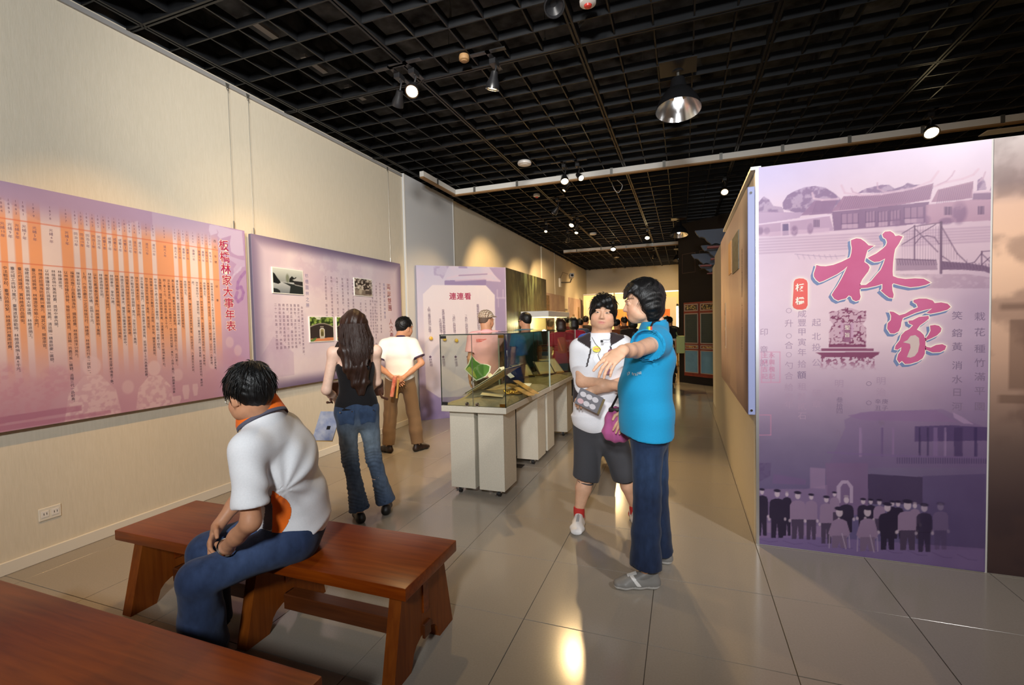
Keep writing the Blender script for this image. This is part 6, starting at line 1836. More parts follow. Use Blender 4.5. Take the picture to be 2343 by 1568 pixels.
def tubes_arrays(lines, n=4):
    """strands: list of (points, radii) -> arrays of verts and quads"""
    VV, FF = [], []; o = 0
    for pts, rs in lines:
        P = np.asarray(pts, float); m_ = len(P)
        T = np.gradient(P, axis=0); T /= np.linalg.norm(T, axis=1)[:, None] + 1e-9
        a = np.cross(T, np.array((0.31, 0.17, 0.93))); a /= np.linalg.norm(a, axis=1)[:, None] + 1e-9
        b = np.cross(T, a)
        an = np.arange(n) * 2 * PI / n
        ring = P[:, None, :] + (a[:, None, :] * np.cos(an)[None, :, None] + b[:, None, :] * np.sin(an)[None, :, None]) * np.asarray(rs)[:, None, None]
        VV.append(ring.reshape(-1, 3))
        i = np.arange(m_ - 1)[:, None]; k = np.arange(n)[None, :]; k2 = (k + 1) % n
        FF.append(np.stack([o + i * n + k, o + i * n + k2, o + (i + 1) * n + k2, o + (i + 1) * n + k], -1).reshape(-1, 4))
        o += m_ * n
    return np.concatenate(VV), np.concatenate(FF)
def emit_sdf(S, name, mt, parent, col, strands=None, smooth=1, label=None, keep=None):
    """mesh a field; col: colour or function of verts"""
    V, F = S.mesh(smooth)
    if keep is not None:
        k = keep(V); F = F[k[F].all(1)]
        u, inv = np.unique(F, return_inverse=True); V = V[u]; F = inv.reshape(F.shape)
    c = col(V) if callable(col) else np.tile(np.array(col, float), (len(V), 1))
    if strands:
        v2, f2 = tubes_arrays(strands)
        F = np.concatenate([F, f2 + len(V)]); V = np.concatenate([V, v2])
        c = np.concatenate([c, np.tile(c[:1] if len(c) else np.zeros((1, 3)), (len(v2), 1))])
    o = mesh_obj(name, V, F, mt, parent, smooth=True, cols=c)
    if label: o['label'] = label
    return o
def bbox(pts, m):
    P = np.array(pts); return P.min(0) - m, P.max(0) + m
def shoe(parent, heel, toe, ball_up, col, sole, h=0.0055, name='shoe', wid=0.042, label=None, tall=0.075):
    """a low shoe from heel to toe on the ground"""
    heel, toe = np.asarray(heel, float), np.asarray(toe, float)
    d = nrm(toe - heel); L = np.linalg.norm(toe - heel); up = np.array((0, 0, 1.0)); r = np.cross(d, up)
    lo, hi = bbox([heel, toe, heel + up * (tall + 0.03)], 0.06)
    S_ = Sdf(lo, hi, h)
    S_.loft([(heel + d * 0.03 + up * 0.034, 0.034, 0.034), (heel + d * L * .42 + up * 0.032, wid * 0.86, 0.034), (toe - d * L * .28 + up * 0.028, wid, 0.030), (toe - d * 0.035 + up * 0.024, wid * 0.82, 0.024)], r, 0.02)
    S_.loft([(heel + d * 0.035 + up * 0.03, 0.032, 0.038), (heel + d * 0.045 + up * tall, 0.031, 0.04)], r, 0.02)
    S_.loft([(heel + d * 0.06 + up * tall * 0.9, 0.026, 0.03), (toe - d * L * .35 + up * 0.05, 0.032, 0.02)], r, 0.02)
    S_.cut(heel + up * 0.002, (0, 0, -1))
    def c(V):
        z = V[:, 2] - heel[2]; t = ((V - heel) @ d) / L
        o = np.tile(np.array(col, float), (len(V), 1))
        o[z < 0.024] = sole
        return o
    return emit_sdf(S_, name, m_shoe, parent, c, label=label)
# ================================================================== people
SK = np.array(S(226, 178, 146)); SK_D = np.array(S(196, 142, 108)); SK_L = np.array(S(238, 200, 178))
LIP = S(190, 112, 104)
WHT = np.array(S(232, 233, 236))
UP = np.array((0, 0, 1.0))
def F2(ax, ay): return nrm((ax, ay, 0))
def rightof(F): return np.array((F[1], -F[0], 0.0))
def person(label, base, group=None):
    return thing('person', label, 'person', (base[0], base[1], 0), 0, group)
def skel(base, F, H, lean=0.0):
    """standing skeleton in world coordinates"""
    k = H / 1.70; F = nrm(F); R = rightof(F); b = np.array((base[0], base[1], 0.0))
    L = lambda r, f, z: b + k * (R * r + F * f + UP * z)
    J = dict(k=k, F=F, R=R, L=L)
    J['pelvis'] = L(0, 0, 0.92); J['waist'] = L(0, 0.01 + lean * .3, 1.06); J['chest'] = L(0, 0.0 + lean * .7, 1.25); J['neck'] = L(0, -0.01 + lean, 1.43); J['head'] = L(0, 0.035 + lean * 1.2, 1.580)
    for s_, n in ((-1, 'L'), (1, 'R')):
        J['sh' + n] = L(s_ * 0.172, lean - 0.01, 1.365); J['el' + n] = L(s_ * 0.215, -0.02 + lean * .6, 1.10); J['wr' + n] = L(s_ * 0.225, 0.05 + lean * .4, 0.86)
        J['hip' + n] = L(s_ * 0.088, 0, 0.89); J['kn' + n] = L(s_ * 0.095, 0.015, 0.49); J['an' + n] = L(s_ * 0.10, -0.03, 0.09)
    return J
def torso_st(J, fat=1.0, pad=0.0, fem=False):
    k = J['k']
    if fem: dims = ((0.155, 0.112), (0.150, 0.112), (0.116, 0.092), (0.135, 0.105), (0.120, 0.075), (0.06, 0.05))
    else: dims = ((0.150, 0.108), (0.150, 0.112), (0.138, 0.104), (0.162, 0.118), (0.145, 0.085), (0.065, 0.055))
    pts = (J['pelvis'] - UP * 0.02 * k, J['pelvis'] + UP * 0.05 * k, J['waist'], J['chest'], (J['shL'] + J['shR']) / 2 - UP * 0.005, J['neck'] + UP * 0.01)
    return [(p, w_ * k * (fat if i < 4 else 1 + (fat - 1) * .4) + pad, d_ * k * (fat if i < 4 else 1) + pad) for i, (p, (w_, d_)) in enumerate(zip(pts, dims))]
def build_body(parent, J, head, skin=SK, h=0.008, fineh=0.0042, hands=(), legs=True, fem=False, armr=(0.044, 0.036, 0.026), round_=1.0, brow=(0.02, 0.015, 0.012), lip=LIP, fat=1.0, neck_r=0.056, calf=1.0, finehead=True, arms='LR', label=None):
    k = J['k']
    pts = [v for q, v in J.items() if isinstance(v, np.ndarray) and v.shape == (3,) and q not in ('F', 'R', 'Fp', 'Ft', 'Rp')] + [head.p(0, 0, 0.15), head.p(0, 0.13, 0), head.p(0, -0.13, 0), head.p(0.11, 0, 0), head.p(-0.11, 0, 0)]
    for hd in hands: pts += [np.asarray(hd['wr']) + nrm(hd['d']) * 0.2, np.asarray(hd['wr'])]
    lo, hi = bbox(pts, 0.07)
    fine = []
    if finehead: fine.append((*bbox([head.p(0, 0, 0.10), head.p(0, 0.11, -0.11), head.p(-0.08, -0.1, 0), head.p(0.08, 0, 0)], 0.01), fineh))
    for hd in hands: fine.append((*bbox([np.asarray(hd['wr']), np.asarray(hd['wr']) + nrm(hd['d']) * 0.15], 0.055), fineh))
    S_ = Sdf(lo, hi, h, fine)
    R = J.get('Rt', J['R'])
    S_.loft([(p, w_ - 0.012, d_ - 0.012) for p, w_, d_ in torso_st(J, fat, 0, fem)], R, 0.03)
    for n in arms:
        S_.cone(J['neck'] - UP * 0.03 * k, J['sh' + n], 0.05 * k, 0.048 * k, 0.04)
        S_.cone(J['sh' + n], J['el' + n], armr[0] * k, armr[1] * k, 0.03)
        S_.cone(J['el' + n], J['el' + n] * .45 + J['wr' + n] * .55, armr[1] * 1.02 * k, (armr[1] * .5 + armr[2] * .52) * k, 0.02)
        S_.cone(J['el' + n] * .5 + J['wr' + n] * .5, J['wr' + n], (armr[1] * .5 + armr[2] * .5) * k, armr[2] * k, 0.02)
    for hd in hands: hand(S_, **hd)
    if legs:
        for n in 'LR':
            S_.cone(J['hip' + n], J['kn' + n], 0.074 * k, 0.050 * k, 0.03)
            S_.cone(J['kn' + n], J['kn' + n] * .6 + J['an' + n] * .4, 0.050 * k * calf, 0.052 * k * calf, 0.02)
            S_.cone(J['kn' + n] * .6 + J['an' + n] * .4, J['an' + n], 0.052 * k * calf, 0.034 * k, 0.02)
    head.build(S_, J['neck'] + UP * 0.0, round_, fem, neck_r)
    def c(V):
        o = np.tile(skin, (len(V), 1)).astype(float)
        return head.paint(V, o, lip, brow)
    return emit_sdf(S_, 'body', m_skin, parent, c, label=label)
def build_top(parent, J, name, col, mt=None, h=0.0075, fat=1.0, pad=0.012, hem=None, sleeve=0.62, slr=(0.062, 0.060), fem=False, wr=(9, 26, 0.0035), tank=False, neckcut=0.0, extra=None, label=None, slfolds=True, neckdir=None, hollow=True):
    k = J['k']
    st = torso_st(J, fat, pad, fem)
    hz = hem if hem is not None else J['pelvis'] - UP * 0.06 * k
    down = nrm(hz - J['waist'])
    w0, d0 = st[0][1], st[0][2]
    st = [(hz, w0 * 1.04 + 0.004, d0 * 1.05 + 0.004)] + st[1:]
    pts = [p for p, _, _ in st] + [J['shL'], J['shR']]
    el = {n: J['sh' + n] + (J['el' + n] - J['sh' + n]) * sleeve for n in 'LR'}
    pts += list(el.values())
    lo, hi = bbox(pts, 0.22)
    S_ = Sdf(lo, hi, h)
    R = J.get('Rt', J['R'])
    rs = [J.get('Rp', R)] + [J.get('Rp', R)] + [nrm(J.get('Rp', R) + R)] + [R] * 3
    S_.loft(st, rs if 'Rp' in J else R, 0.03, (True, False))
    if not tank:
        for n in 'LR':
            S_.cone(J['neck'] - UP * 0.02 * k, J['sh' + n], 0.046 * k + pad * .5, 0.050 * k + pad * .5, 0.05)
            S_.cone(J['sh' + n], el[n], slr[0] * k, slr[1] * k, 0.035, (False, True))
    if extra: extra(S_)
    if wr:
        S_.disp(wrinkle(wr[0], wr[1], wr[2], (1, 1, 0.55)))
    if hollow and not tank:
        for n in 'LR':
            dd = nrm(J['el' + n] - J['sh' + n])
            S_.cone(el[n] - dd * 0.05, el[n] + dd * 0.02, slr[1] * k - 0.013, slr[1] * k - 0.010, 0.0, (True, True), True)
    S_.cut(J['neck'] + UP * (0.022 + neckcut) * k, UP if neckdir is None else neckdir)
    o = emit_sdf(S_, name, mt or m_cloth, parent, col, label=label)
    return o
def build_legs(parent, J, name, col, mt=None, h=0.0075, thigh=0.092, knee=0.070, hem=0.085, end=1.0, top=None, wr=(3, 40, 0.003), rings=0.0, flare=0.0, label=None, pelv=(0.165, 0.122), fem=False, extra=None):
    """trousers; end: share of the shank that is covered"""
    k = J['k']; Rp = J.get('Rp', J['R'])
    topp = top if top is not None else J['pelvis'] + UP * 0.08 * k
    pts = [topp, J['hipL'], J['hipR'], J['knL'], J['knR'], J['anL'], J['anR']]
    lo, hi = bbox(pts, 0.22)
    S_ = Sdf(lo, hi, h)
    hipc = (J['hipL'] + J['hipR']) / 2
    axis = nrm(topp - hipc)
    S_.loft([(hipc - UP * 0.03 * k, pelv[0] * .90 * k, pelv[1] * .9 * k), (hipc + axis * 0.05 * k, pelv[0] * k, pelv[1] * k), (topp, pelv[0] * (0.86 if fem else 0.93) * k, pelv[1] * 0.93 * k)], Rp, 0.03, (False, True))
    for n in 'LR':
        hp, kn, an = J['hip' + n], J['kn' + n], J['an' + n]
        e = kn + (an - kn) * end
        S_.cone(hp, kn, thigh * k, knee * k, 0.035)
        if end > 0.55:
            m_ = kn + (e - kn) * 0.55
            S_.cone(kn, m_, knee * k, (knee * .62 + hem * .38 - flare) * k, 0.02)
            S_.cone(m_, e, (knee * .62 + hem * .38 - flare) * k, hem * k, 0.02, (False, True))
        else:
            S_.cone(kn, e, knee * k, hem * k, 0.02, (False, True))
    if wr: S_.disp(wrinkle(wr[0], wr[1], wr[2], (1, 1, 1.4)))
    if rings:
        for n in 'LR':
            kn, an = J['kn' + n], J['an' + n]
            def f(X, Y, Z, kn=kn, an=an):
                ph = Z * 210 + 3.0 * np.sin(X * 31 + Y * 23) + 2 * np.sin(Z * 37)
                m_ = np.exp(-((Z - kn[2]) / 0.13) ** 2) + np.exp(-((Z - an[2] - 0.10) / 0.11) ** 2)
                return rings * np.sin(ph) * np.clip(m_, 0, 1)
            S_.disp(f, *bbox([kn + UP * 0.2, an - UP * 0.1], 0.14))
            break
        n = 'R'
        kn, an = J['knR'], J['anR']
    for n in 'LR':
        e = J['kn' + n] + (J['an' + n] - J['kn' + n]) * end; dd = nrm(J['an' + n] - J['kn' + n])
        S_.cone(e - dd * 0.03, e + dd * 0.02, hem * k - 0.014, hem * k - 0.010, 0.0, (True, True), True)
    if extra: extra(S_)
    return emit_sdf(S_, name, mt or m_denim, parent, col, label=label)
def hair_cap(head, parent, mt=None, grow=0.012, front=0.052, nape=-0.055, side=-0.01, h=0.0045, vol=(1, 1, 1), extra=None, name='hair', seed=1, tufts=140, tl=0.03, whorl=None, col=(0.02, 0.018, 0.018), tw=0.0022, label=None, frontlim=None):
    """short hair: a grown skull shape cut along the hairline, with tufts on it"""
    k = head.sc
    P = [head.p(x, y, z) for x in (-.11, .11) for y in (-.13, .12) for z in (-.12, .15)]
    lo, hi = bbox(P, 0.02)
    S_ = Sdf(lo, hi, h)
    r = (0.074 + grow, 0.094 + grow, 0.086 + grow)
    S_.ell(head.p(0, -0.014, 0.037), [a * b * k for a, b in zip(r, vol)], head.M, 0)
    S_.ell(head.p(0, -0.055, -0.02), [0.062 * k, 0.05 * k, 0.055 * k], head.M, 0.03)
    if extra: extra(S_)
    # hairline: three planes (forehead, sides, nape)
    X, Y, Z = S_.grid((slice(None),) * 3)
    px, py, pz = X - head.c[0], Y - head.c[1], Z - head.c[2]
    lx = (px * head.R[0] + py * head.R[1] + pz * head.R[2]) / k; ly = (px * head.F[0] + py * head.F[1] + pz * head.F[2]) / k; lz = (px * head.U[0] + py * head.U[1] + pz * head.U[2]) / k
    line = np.where(ly > 0.0, lerp(side, front, np.clip((ly) / 0.07, 0, 1)), lerp(side, nape, np.clip(-ly / 0.06, 0, 1)))
    S_.d = np.maximum(S_.d, ((line - lz) * k * 0.8).astype(np.float32))
    S_.disp(lambda X, Y, Z: 0.0022 * np.sin(lx * 230 + 8 * np.sin(lz * 30)) * np.sin(ly * 60 + 40 * lz))
    rg = np.random.default_rng(seed); st = []
    w0 = np.array(whorl if whorl is not None else (0.0, -0.05, 0.10))
    for _ in range(tufts):
        v = nrm(rg.normal(size=3)); v[2] = abs(v[2]) * (1 if rg.random() > 0.35 else -0.4); v = nrm(v)
        p = np.array((0, -0.014, 0.037)) + v * np.array(r) * vol
        lim = lerp(side, front, np.clip(p[1] / 0.07, 0, 1)) if p[1] > 0 else lerp(side, nape, np.clip(-p[1] / 0.06, 0, 1))
        if p[2] < lim - 0.004: continue
        if frontlim is not None and p[1] > 0.02 and p[2] < frontlim: continue
        d = p - w0; d = d - v * (d @ v); d = nrm(d) + rg.normal(size=3) * 0.12
        q = [p + v * 0.0005, p + d * tl * .5 + v * 0.0015, p + d * tl + v * (-0.001 + 0.003 * rg.random()) - np.array((0, 0, tl * 0.12))]
        st.append(([head.p(*a) for a in q], [tw * k, tw * 0.8 * k, 0.0003]))
    return emit_sdf(S_, name, mt or m_hair, parent, col, strands=st, label=label)
def collar(parent, J, col, r=0.066, h_=0.035, name='collar', tilt=(0, 0, 0), col2=None, opening=0.5, label=None, c=None, axis=None, flare=1.0):
    """folded collar: a ring round the neck, open at the throat"""
    k = J['k']; F = J.get('Ft', J['F']); R = rightof(F)
    c0 = (J['neck'] if c is None else c) + np.asarray(tilt)
    n = 40; vs, fs, cs = [], [], []
    prof = ((1.00, 0.030, 0), (1.02, 0.036, 0), (1.07, 0.032, 0), (1.17, 0.012, 0), (1.26, -0.006, 0), (1.31, -0.014, 0), (1.312, -0.0145, 1), (1.34, -0.020, 1), (1.32, -0.025, 1), (1.15, -0.006, 0), (1.0, 0.0, 0))
    for i in range(n + 1):
        a = opening + (2 * PI - 2 * opening) * i / n
        d = F * math.cos(a) + R * math.sin(a)
        fr = 0.5 + 0.5 * math.cos(a)
        for j, (q, z, s_) in enumerate(prof):
            q = 1 + (q - 1) * flare
            if axis is None: p = c0 + d * r * k * q * (1 + 0.16 * fr * (q > 1.1)) + UP * (z * h_ / 0.035 * k - 0.028 * fr * k)
            else:
                d2 = nrm(d - axis * (d @ axis)); p = c0 + d2 * r * k * q * (1 + 0.10 * fr * (q > 1.1)) + axis * (z * h_ / 0.035 * k)
            vs.append(p); cs.append(col if (col2 is None or s_ < 0.6) else col2)
    m_ = len(prof)
    for i in range(n):
        for j in range(m_):
            a = i * m_ + j; b = i * m_ + (j + 1) % m_
            fs.append((a, b, b + m_, a + m_))
    return mesh_obj(name, np.array(vs), np.array(fs), m_cloth, parent, smooth=True, cols=np.array(cs, float))
def denim(c1, c2, J, fade=0.6, hem_dark=True):
    c1, c2 = np.array(c1), np.array(c2)
    def f(V):
        w = np.zeros(len(V))
        for n in 'LR':
            for (a, b, wt) in ((J['hip' + n], J['kn' + n], 1.0), (J['kn' + n], J['an' + n], 0.35)):
                m_ = a * .45 + b * .55
                w += wt * np.exp(-(((V - m_) ** 2).sum(1)) / 0.025)
        w = np.clip(w * fade, 0, 1)[:, None]
        return c1 * (1 - w) + c2 * w
    return f
def stripe_shell(parent, name, src, fld, mt, push=0.0022, label=None, col=None):
    """a raised panel cut from a garment's own surface where the field is positive; its edge runs along the zero line"""
    me = src.data; n = len(me.vertices)
    V = np.zeros(n * 3, np.float32); me.vertices.foreach_get('co', V); V = V.reshape(-1, 3)
    N = np.zeros(n * 3, np.float32); me.vertices.foreach_get('normal', N); N = N.reshape(-1, 3)
    F = np.zeros(len(me.loops), np.int32); me.loops.foreach_get('vertex_index', F); F = F.reshape(-1, 4)
    Mw = np.array(wmat(src)); W = (V @ Mw[:3, :3].T + Mw[:3, 3]).astype(float)
    k = np.asarray(fld(W), float)
    F = F[(k[F] > 0).any(1)]
    if len(F) == 0: return None
    W2 = W + N * push
    acc = np.zeros((n, 3)); cnt = np.zeros(n)
    for i in range(4):
        for j in ((i + 1) % 4, (i + 3) % 4):
            a_, b_ = F[:, i], F[:, j]
            m_ = (k[a_] <= 0) & (k[b_] > 0)
            a2, b2 = a_[m_], b_[m_]
            t = (k[a2] / (k[a2] - k[b2] - 1e-9))[:, None]
            np.add.at(acc, a2, W2[a2] + (W2[b2] - W2[a2]) * t); np.add.at(cnt, a2, 1)
    mv = cnt > 0
    W2[mv] = acc[mv] / cnt[mv][:, None]
    ok = (k > 0) | mv
    F = F[ok[F].all(1)]
    u, inv = np.unique(F, return_inverse=True); F = inv.reshape(F.shape)
    o = mesh_obj(name, W2[u], F, mt, src, smooth=True, cols=np.tile(np.array(col, float), (len(u), 1)))
    if label: o['label'] = label
    return o
def fmin(*a):
    o = a[0]
    for x in a[1:]: o = np.minimum(o, x)
    return o
def mixcol(V, base, items):
    """base colour with masks: (mask array, colour)"""
    o = np.tile(np.array(base, float), (len(V), 1))
    for m_, c in items: o[m_] = c
    return o
# ------------------------------------------------------------------ 1. man on the bench
def seated_man():
    t = person('man in white polo with orange collar sitting on the long bench, seen from behind', (-1.78, 1.66))
    k = 1.03
    Fp, Ft, Fh = F2(-0.62, -0.78), F2(-0.90, -0.43), F2(-0.98, 0.18)
    J = dict(k=k, F=Ft, Ft=Ft, R=rightof(Ft), Rt=rightof(Ft), Rp=rightof(Fp))
    J['pelvis'] = V3(-1.77, 1.70, 0.545); J['waist'] = V3(-1.755, 1.685, 0.69); J['chest'] = V3(-1.735, 1.61, 0.89); J['neck'] = V3(-1.725, 1.535, 1.095)
    J['shL'] = V3(-1.655, 1.385, 1.005); J['elL'] = V3(-1.62, 1.35, 0.72); J['wrL'] = V3(-1.80, 1.375, 0.575)
    J['shR'] = V3(-1.80, 1.70, 1.015); J['elR'] = V3(-1.95, 1.64, 0.76); J['wrR'] = V3(-1.98, 1.48, 0.60)
    J['hipL'] = V3(-1.69, 1.63, 0.515); J['hipR'] = V3(-1.85, 1.755, 0.515)
    J['knL'] = V3(-1.885, 1.315, 0.465); J['knR'] = V3(-2.05, 1.475, 0.485)
    J['anL'] = V3(-1.985, 1.395, 0.09); J['anR'] = V3(-2.13, 1.53, 0.09)
    hd = Head((-1.745, 1.478, 1.212), Fh, nrm(UP * 1.0 + Fh * 0.34), 0.97)
    Jb = dict(J); Jb['neck'] = J['neck'] + V3(-0.01, 0.0, -0.055); Jb['k'] = 0.97
    build_body(t, Jb, hd, SK_D, hands=(dict(wr=J['wrL'], d=V3(-0.5, 0.45, -0.6), n=V3(-0.3, 0.5, -0.2), side=V3(0, 0.6, 0.6), curl=(0.35, 0.45, 0.3)), dict(wr=J['wrR'], d=V3(0.3, -0.6, -0.5), n=V3(0.6, 0.2, -0.3), side=V3(0.4, 0.3, 0.6), curl=(0.35, 0.45, 0.3))), armr=(0.044, 0.037, 0.027), neck_r=0.052)
    hem = V3(-1.765, 1.715, 0.555)
    org, gry = np.array(S(240, 112, 30)), np.array(S(92, 90, 104))
    def folds(S_):
        # soft folds fanning from the armpit over the back
        a = V3(-1.66, 1.52, 0.80)
        def f(X, Y, Z):
            r = np.sqrt((X - a[0]) ** 2 + (Y - a[1]) ** 2 + (Z - a[2]) ** 2)
            th = np.arctan2(Z - a[2], (Y - a[1]) + 0.4 * (X - a[0]))
            return 0.0055 * np.sin(th * 9 + r * 6) * np.exp(-((r - 0.16) / 0.11) ** 2)
        S_.disp(f)
        # blouson over the belt at the back
        S_.loft([(V3(-1.75, 1.72, 0.60), 0.165, 0.135), (V3(-1.745, 1.70, 0.70), 0.165, 0.135)], J['Rp'], 0.04)
    so = build_top(t, J, 'polo_shirt', WHT, fat=1.10, pad=0.018, hem=hem, sleeve=0.78, slr=(0.066, 0.064), wr=(4, 24, 0.003), extra=folds, hollow=False, neckcut=0.0, neckdir=nrm(UP + Ft * 0.35))
    lft = -J['Rt']
    def arm_d(V):
        a_, b_ = J['shL'], J['elL'] ; tt = np.clip(((V - a_) @ (b_ - a_)) / ((b_ - a_) @ (b_ - a_)), 0.35, 1.2)
        return np.linalg.norm(V - a_ - tt[:, None] * (b_ - a_), axis=1)
    def m_org(V):
        q = V - J['waist']; z = V[:, 2]; fw = q @ Ft
        s_ = np.clip((z - 0.575) / 0.265, 0, 1)
        back = -0.005 - 0.062 * np.sin(s_ * PI) ** 0.9
        front = 0.030 - 0.055 * s_
        return fmin(fw - back, front - fw, z - 0.578, 0.838 - z, q @ lft - 0.03, arm_d(V) - 0.098)
    def m_gry(V):
        q = V - J['waist']; z = V[:, 2]; fw = q @ Ft
        s_ = np.clip((z - 0.575) / 0.265, 0, 1)
        return fmin(fw - (0.031 - 0.055 * s_), 0.085 - 0.09 * s_ - fw, z - 0.60, 0.80 - z, q @ lft - 0.03, arm_d(V) - 0.098)
    stripe_shell(t, 'flank_panel', so, m_org, m_cloth, 0.002, 'orange flank panel', org)
    stripe_shell(t, 'flank_panel', so, m_gry, m_cloth, 0.002, 'dark grey flank panel', gry)
    c = J['neck'] + UP * 0.012 + Fh * 0.005
    co = collar(so, J, org, 0.084, 0.058, tilt=(-0.024, -0.004, 0.022), col2=gry, opening=0.35, axis=nrm(UP + F2(-0.95, 0.0) * 0.62), flare=0.5)
    co['label'] = 'orange collar with a grey edge'
    J2 = dict(J); 
    build_legs(t, J, 'jeans', denim(S(40, 53, 82), S(76, 96, 134), J, 0.6), thigh=0.096, knee=0.074, hem=0.096, end=0.97, top=V3(-1.763, 1.715, 0.665), wr=(13, 30, 0.0045), pelv=(0.175, 0.138))
    for n, tip in (('L', V3(-0.62, -0.78, 0)), ('R', V3(-0.8, -0.6, 0))):
        a = J['an' + n]; d = nrm(tip)
        shoe(t, V3(a[0], a[1], 0) - d * 0.07, V3(a[0], a[1], 0) + d * 0.20, 0, S(40, 36, 36), S(24, 22, 22))
    hair_cap(hd, t, grow=0.019, front=0.055, nape=-0.100, side=-0.016, seed=3, tufts=520, tl=0.040, whorl=(0.0, -0.055, 0.105), tw=0.0024)
    # spectacles
    g = MB()
    for sx in (-1, 1):
        ring = [tuple(hd.p(sx * 0.034 + 0.021 * math.cos(a * PI / 9), 0.104, -0.003 + 0.014 * math.sin(a * PI / 9))) for a in range(19)]
        g.tube(ring, 0.0012, 5, cap=False)
        g.tube([tuple(hd.p(sx * 0.055, 0.102, 0.003)), tuple(hd.p(sx * 0.078, 0.06, 0.006)), tuple(hd.p(sx * 0.082, 0.0, 0.004)), tuple(hd.p(sx * 0.080, -0.018, -0.012))], 0.0016, 5)
    g.tube([tuple(hd.p(-0.013, 0.104, 0.0)), tuple(hd.p(0.013, 0.104, 0.0))], 0.0014, 5)
    g.build('spectacles', m_steel, t, smooth=True)
    # steel watch
    d = nrm(J['wrL'] - J['elL']); c = J['wrL'] - d * 0.012
    a = nrm(np.cross(d, UP)); b = np.cross(d, a)
    ring = [tuple(c + (a * math.cos(q) + b * math.sin(q)) * 0.0335) for q in np.linspace(0, 2 * PI, 21)]
    wt = MB().tube(ring, 0.006, 6, cap=False).build('watch', m_chrome, t, smooth=True)
    # stitched back pocket and side seam
    return t
seated_man()

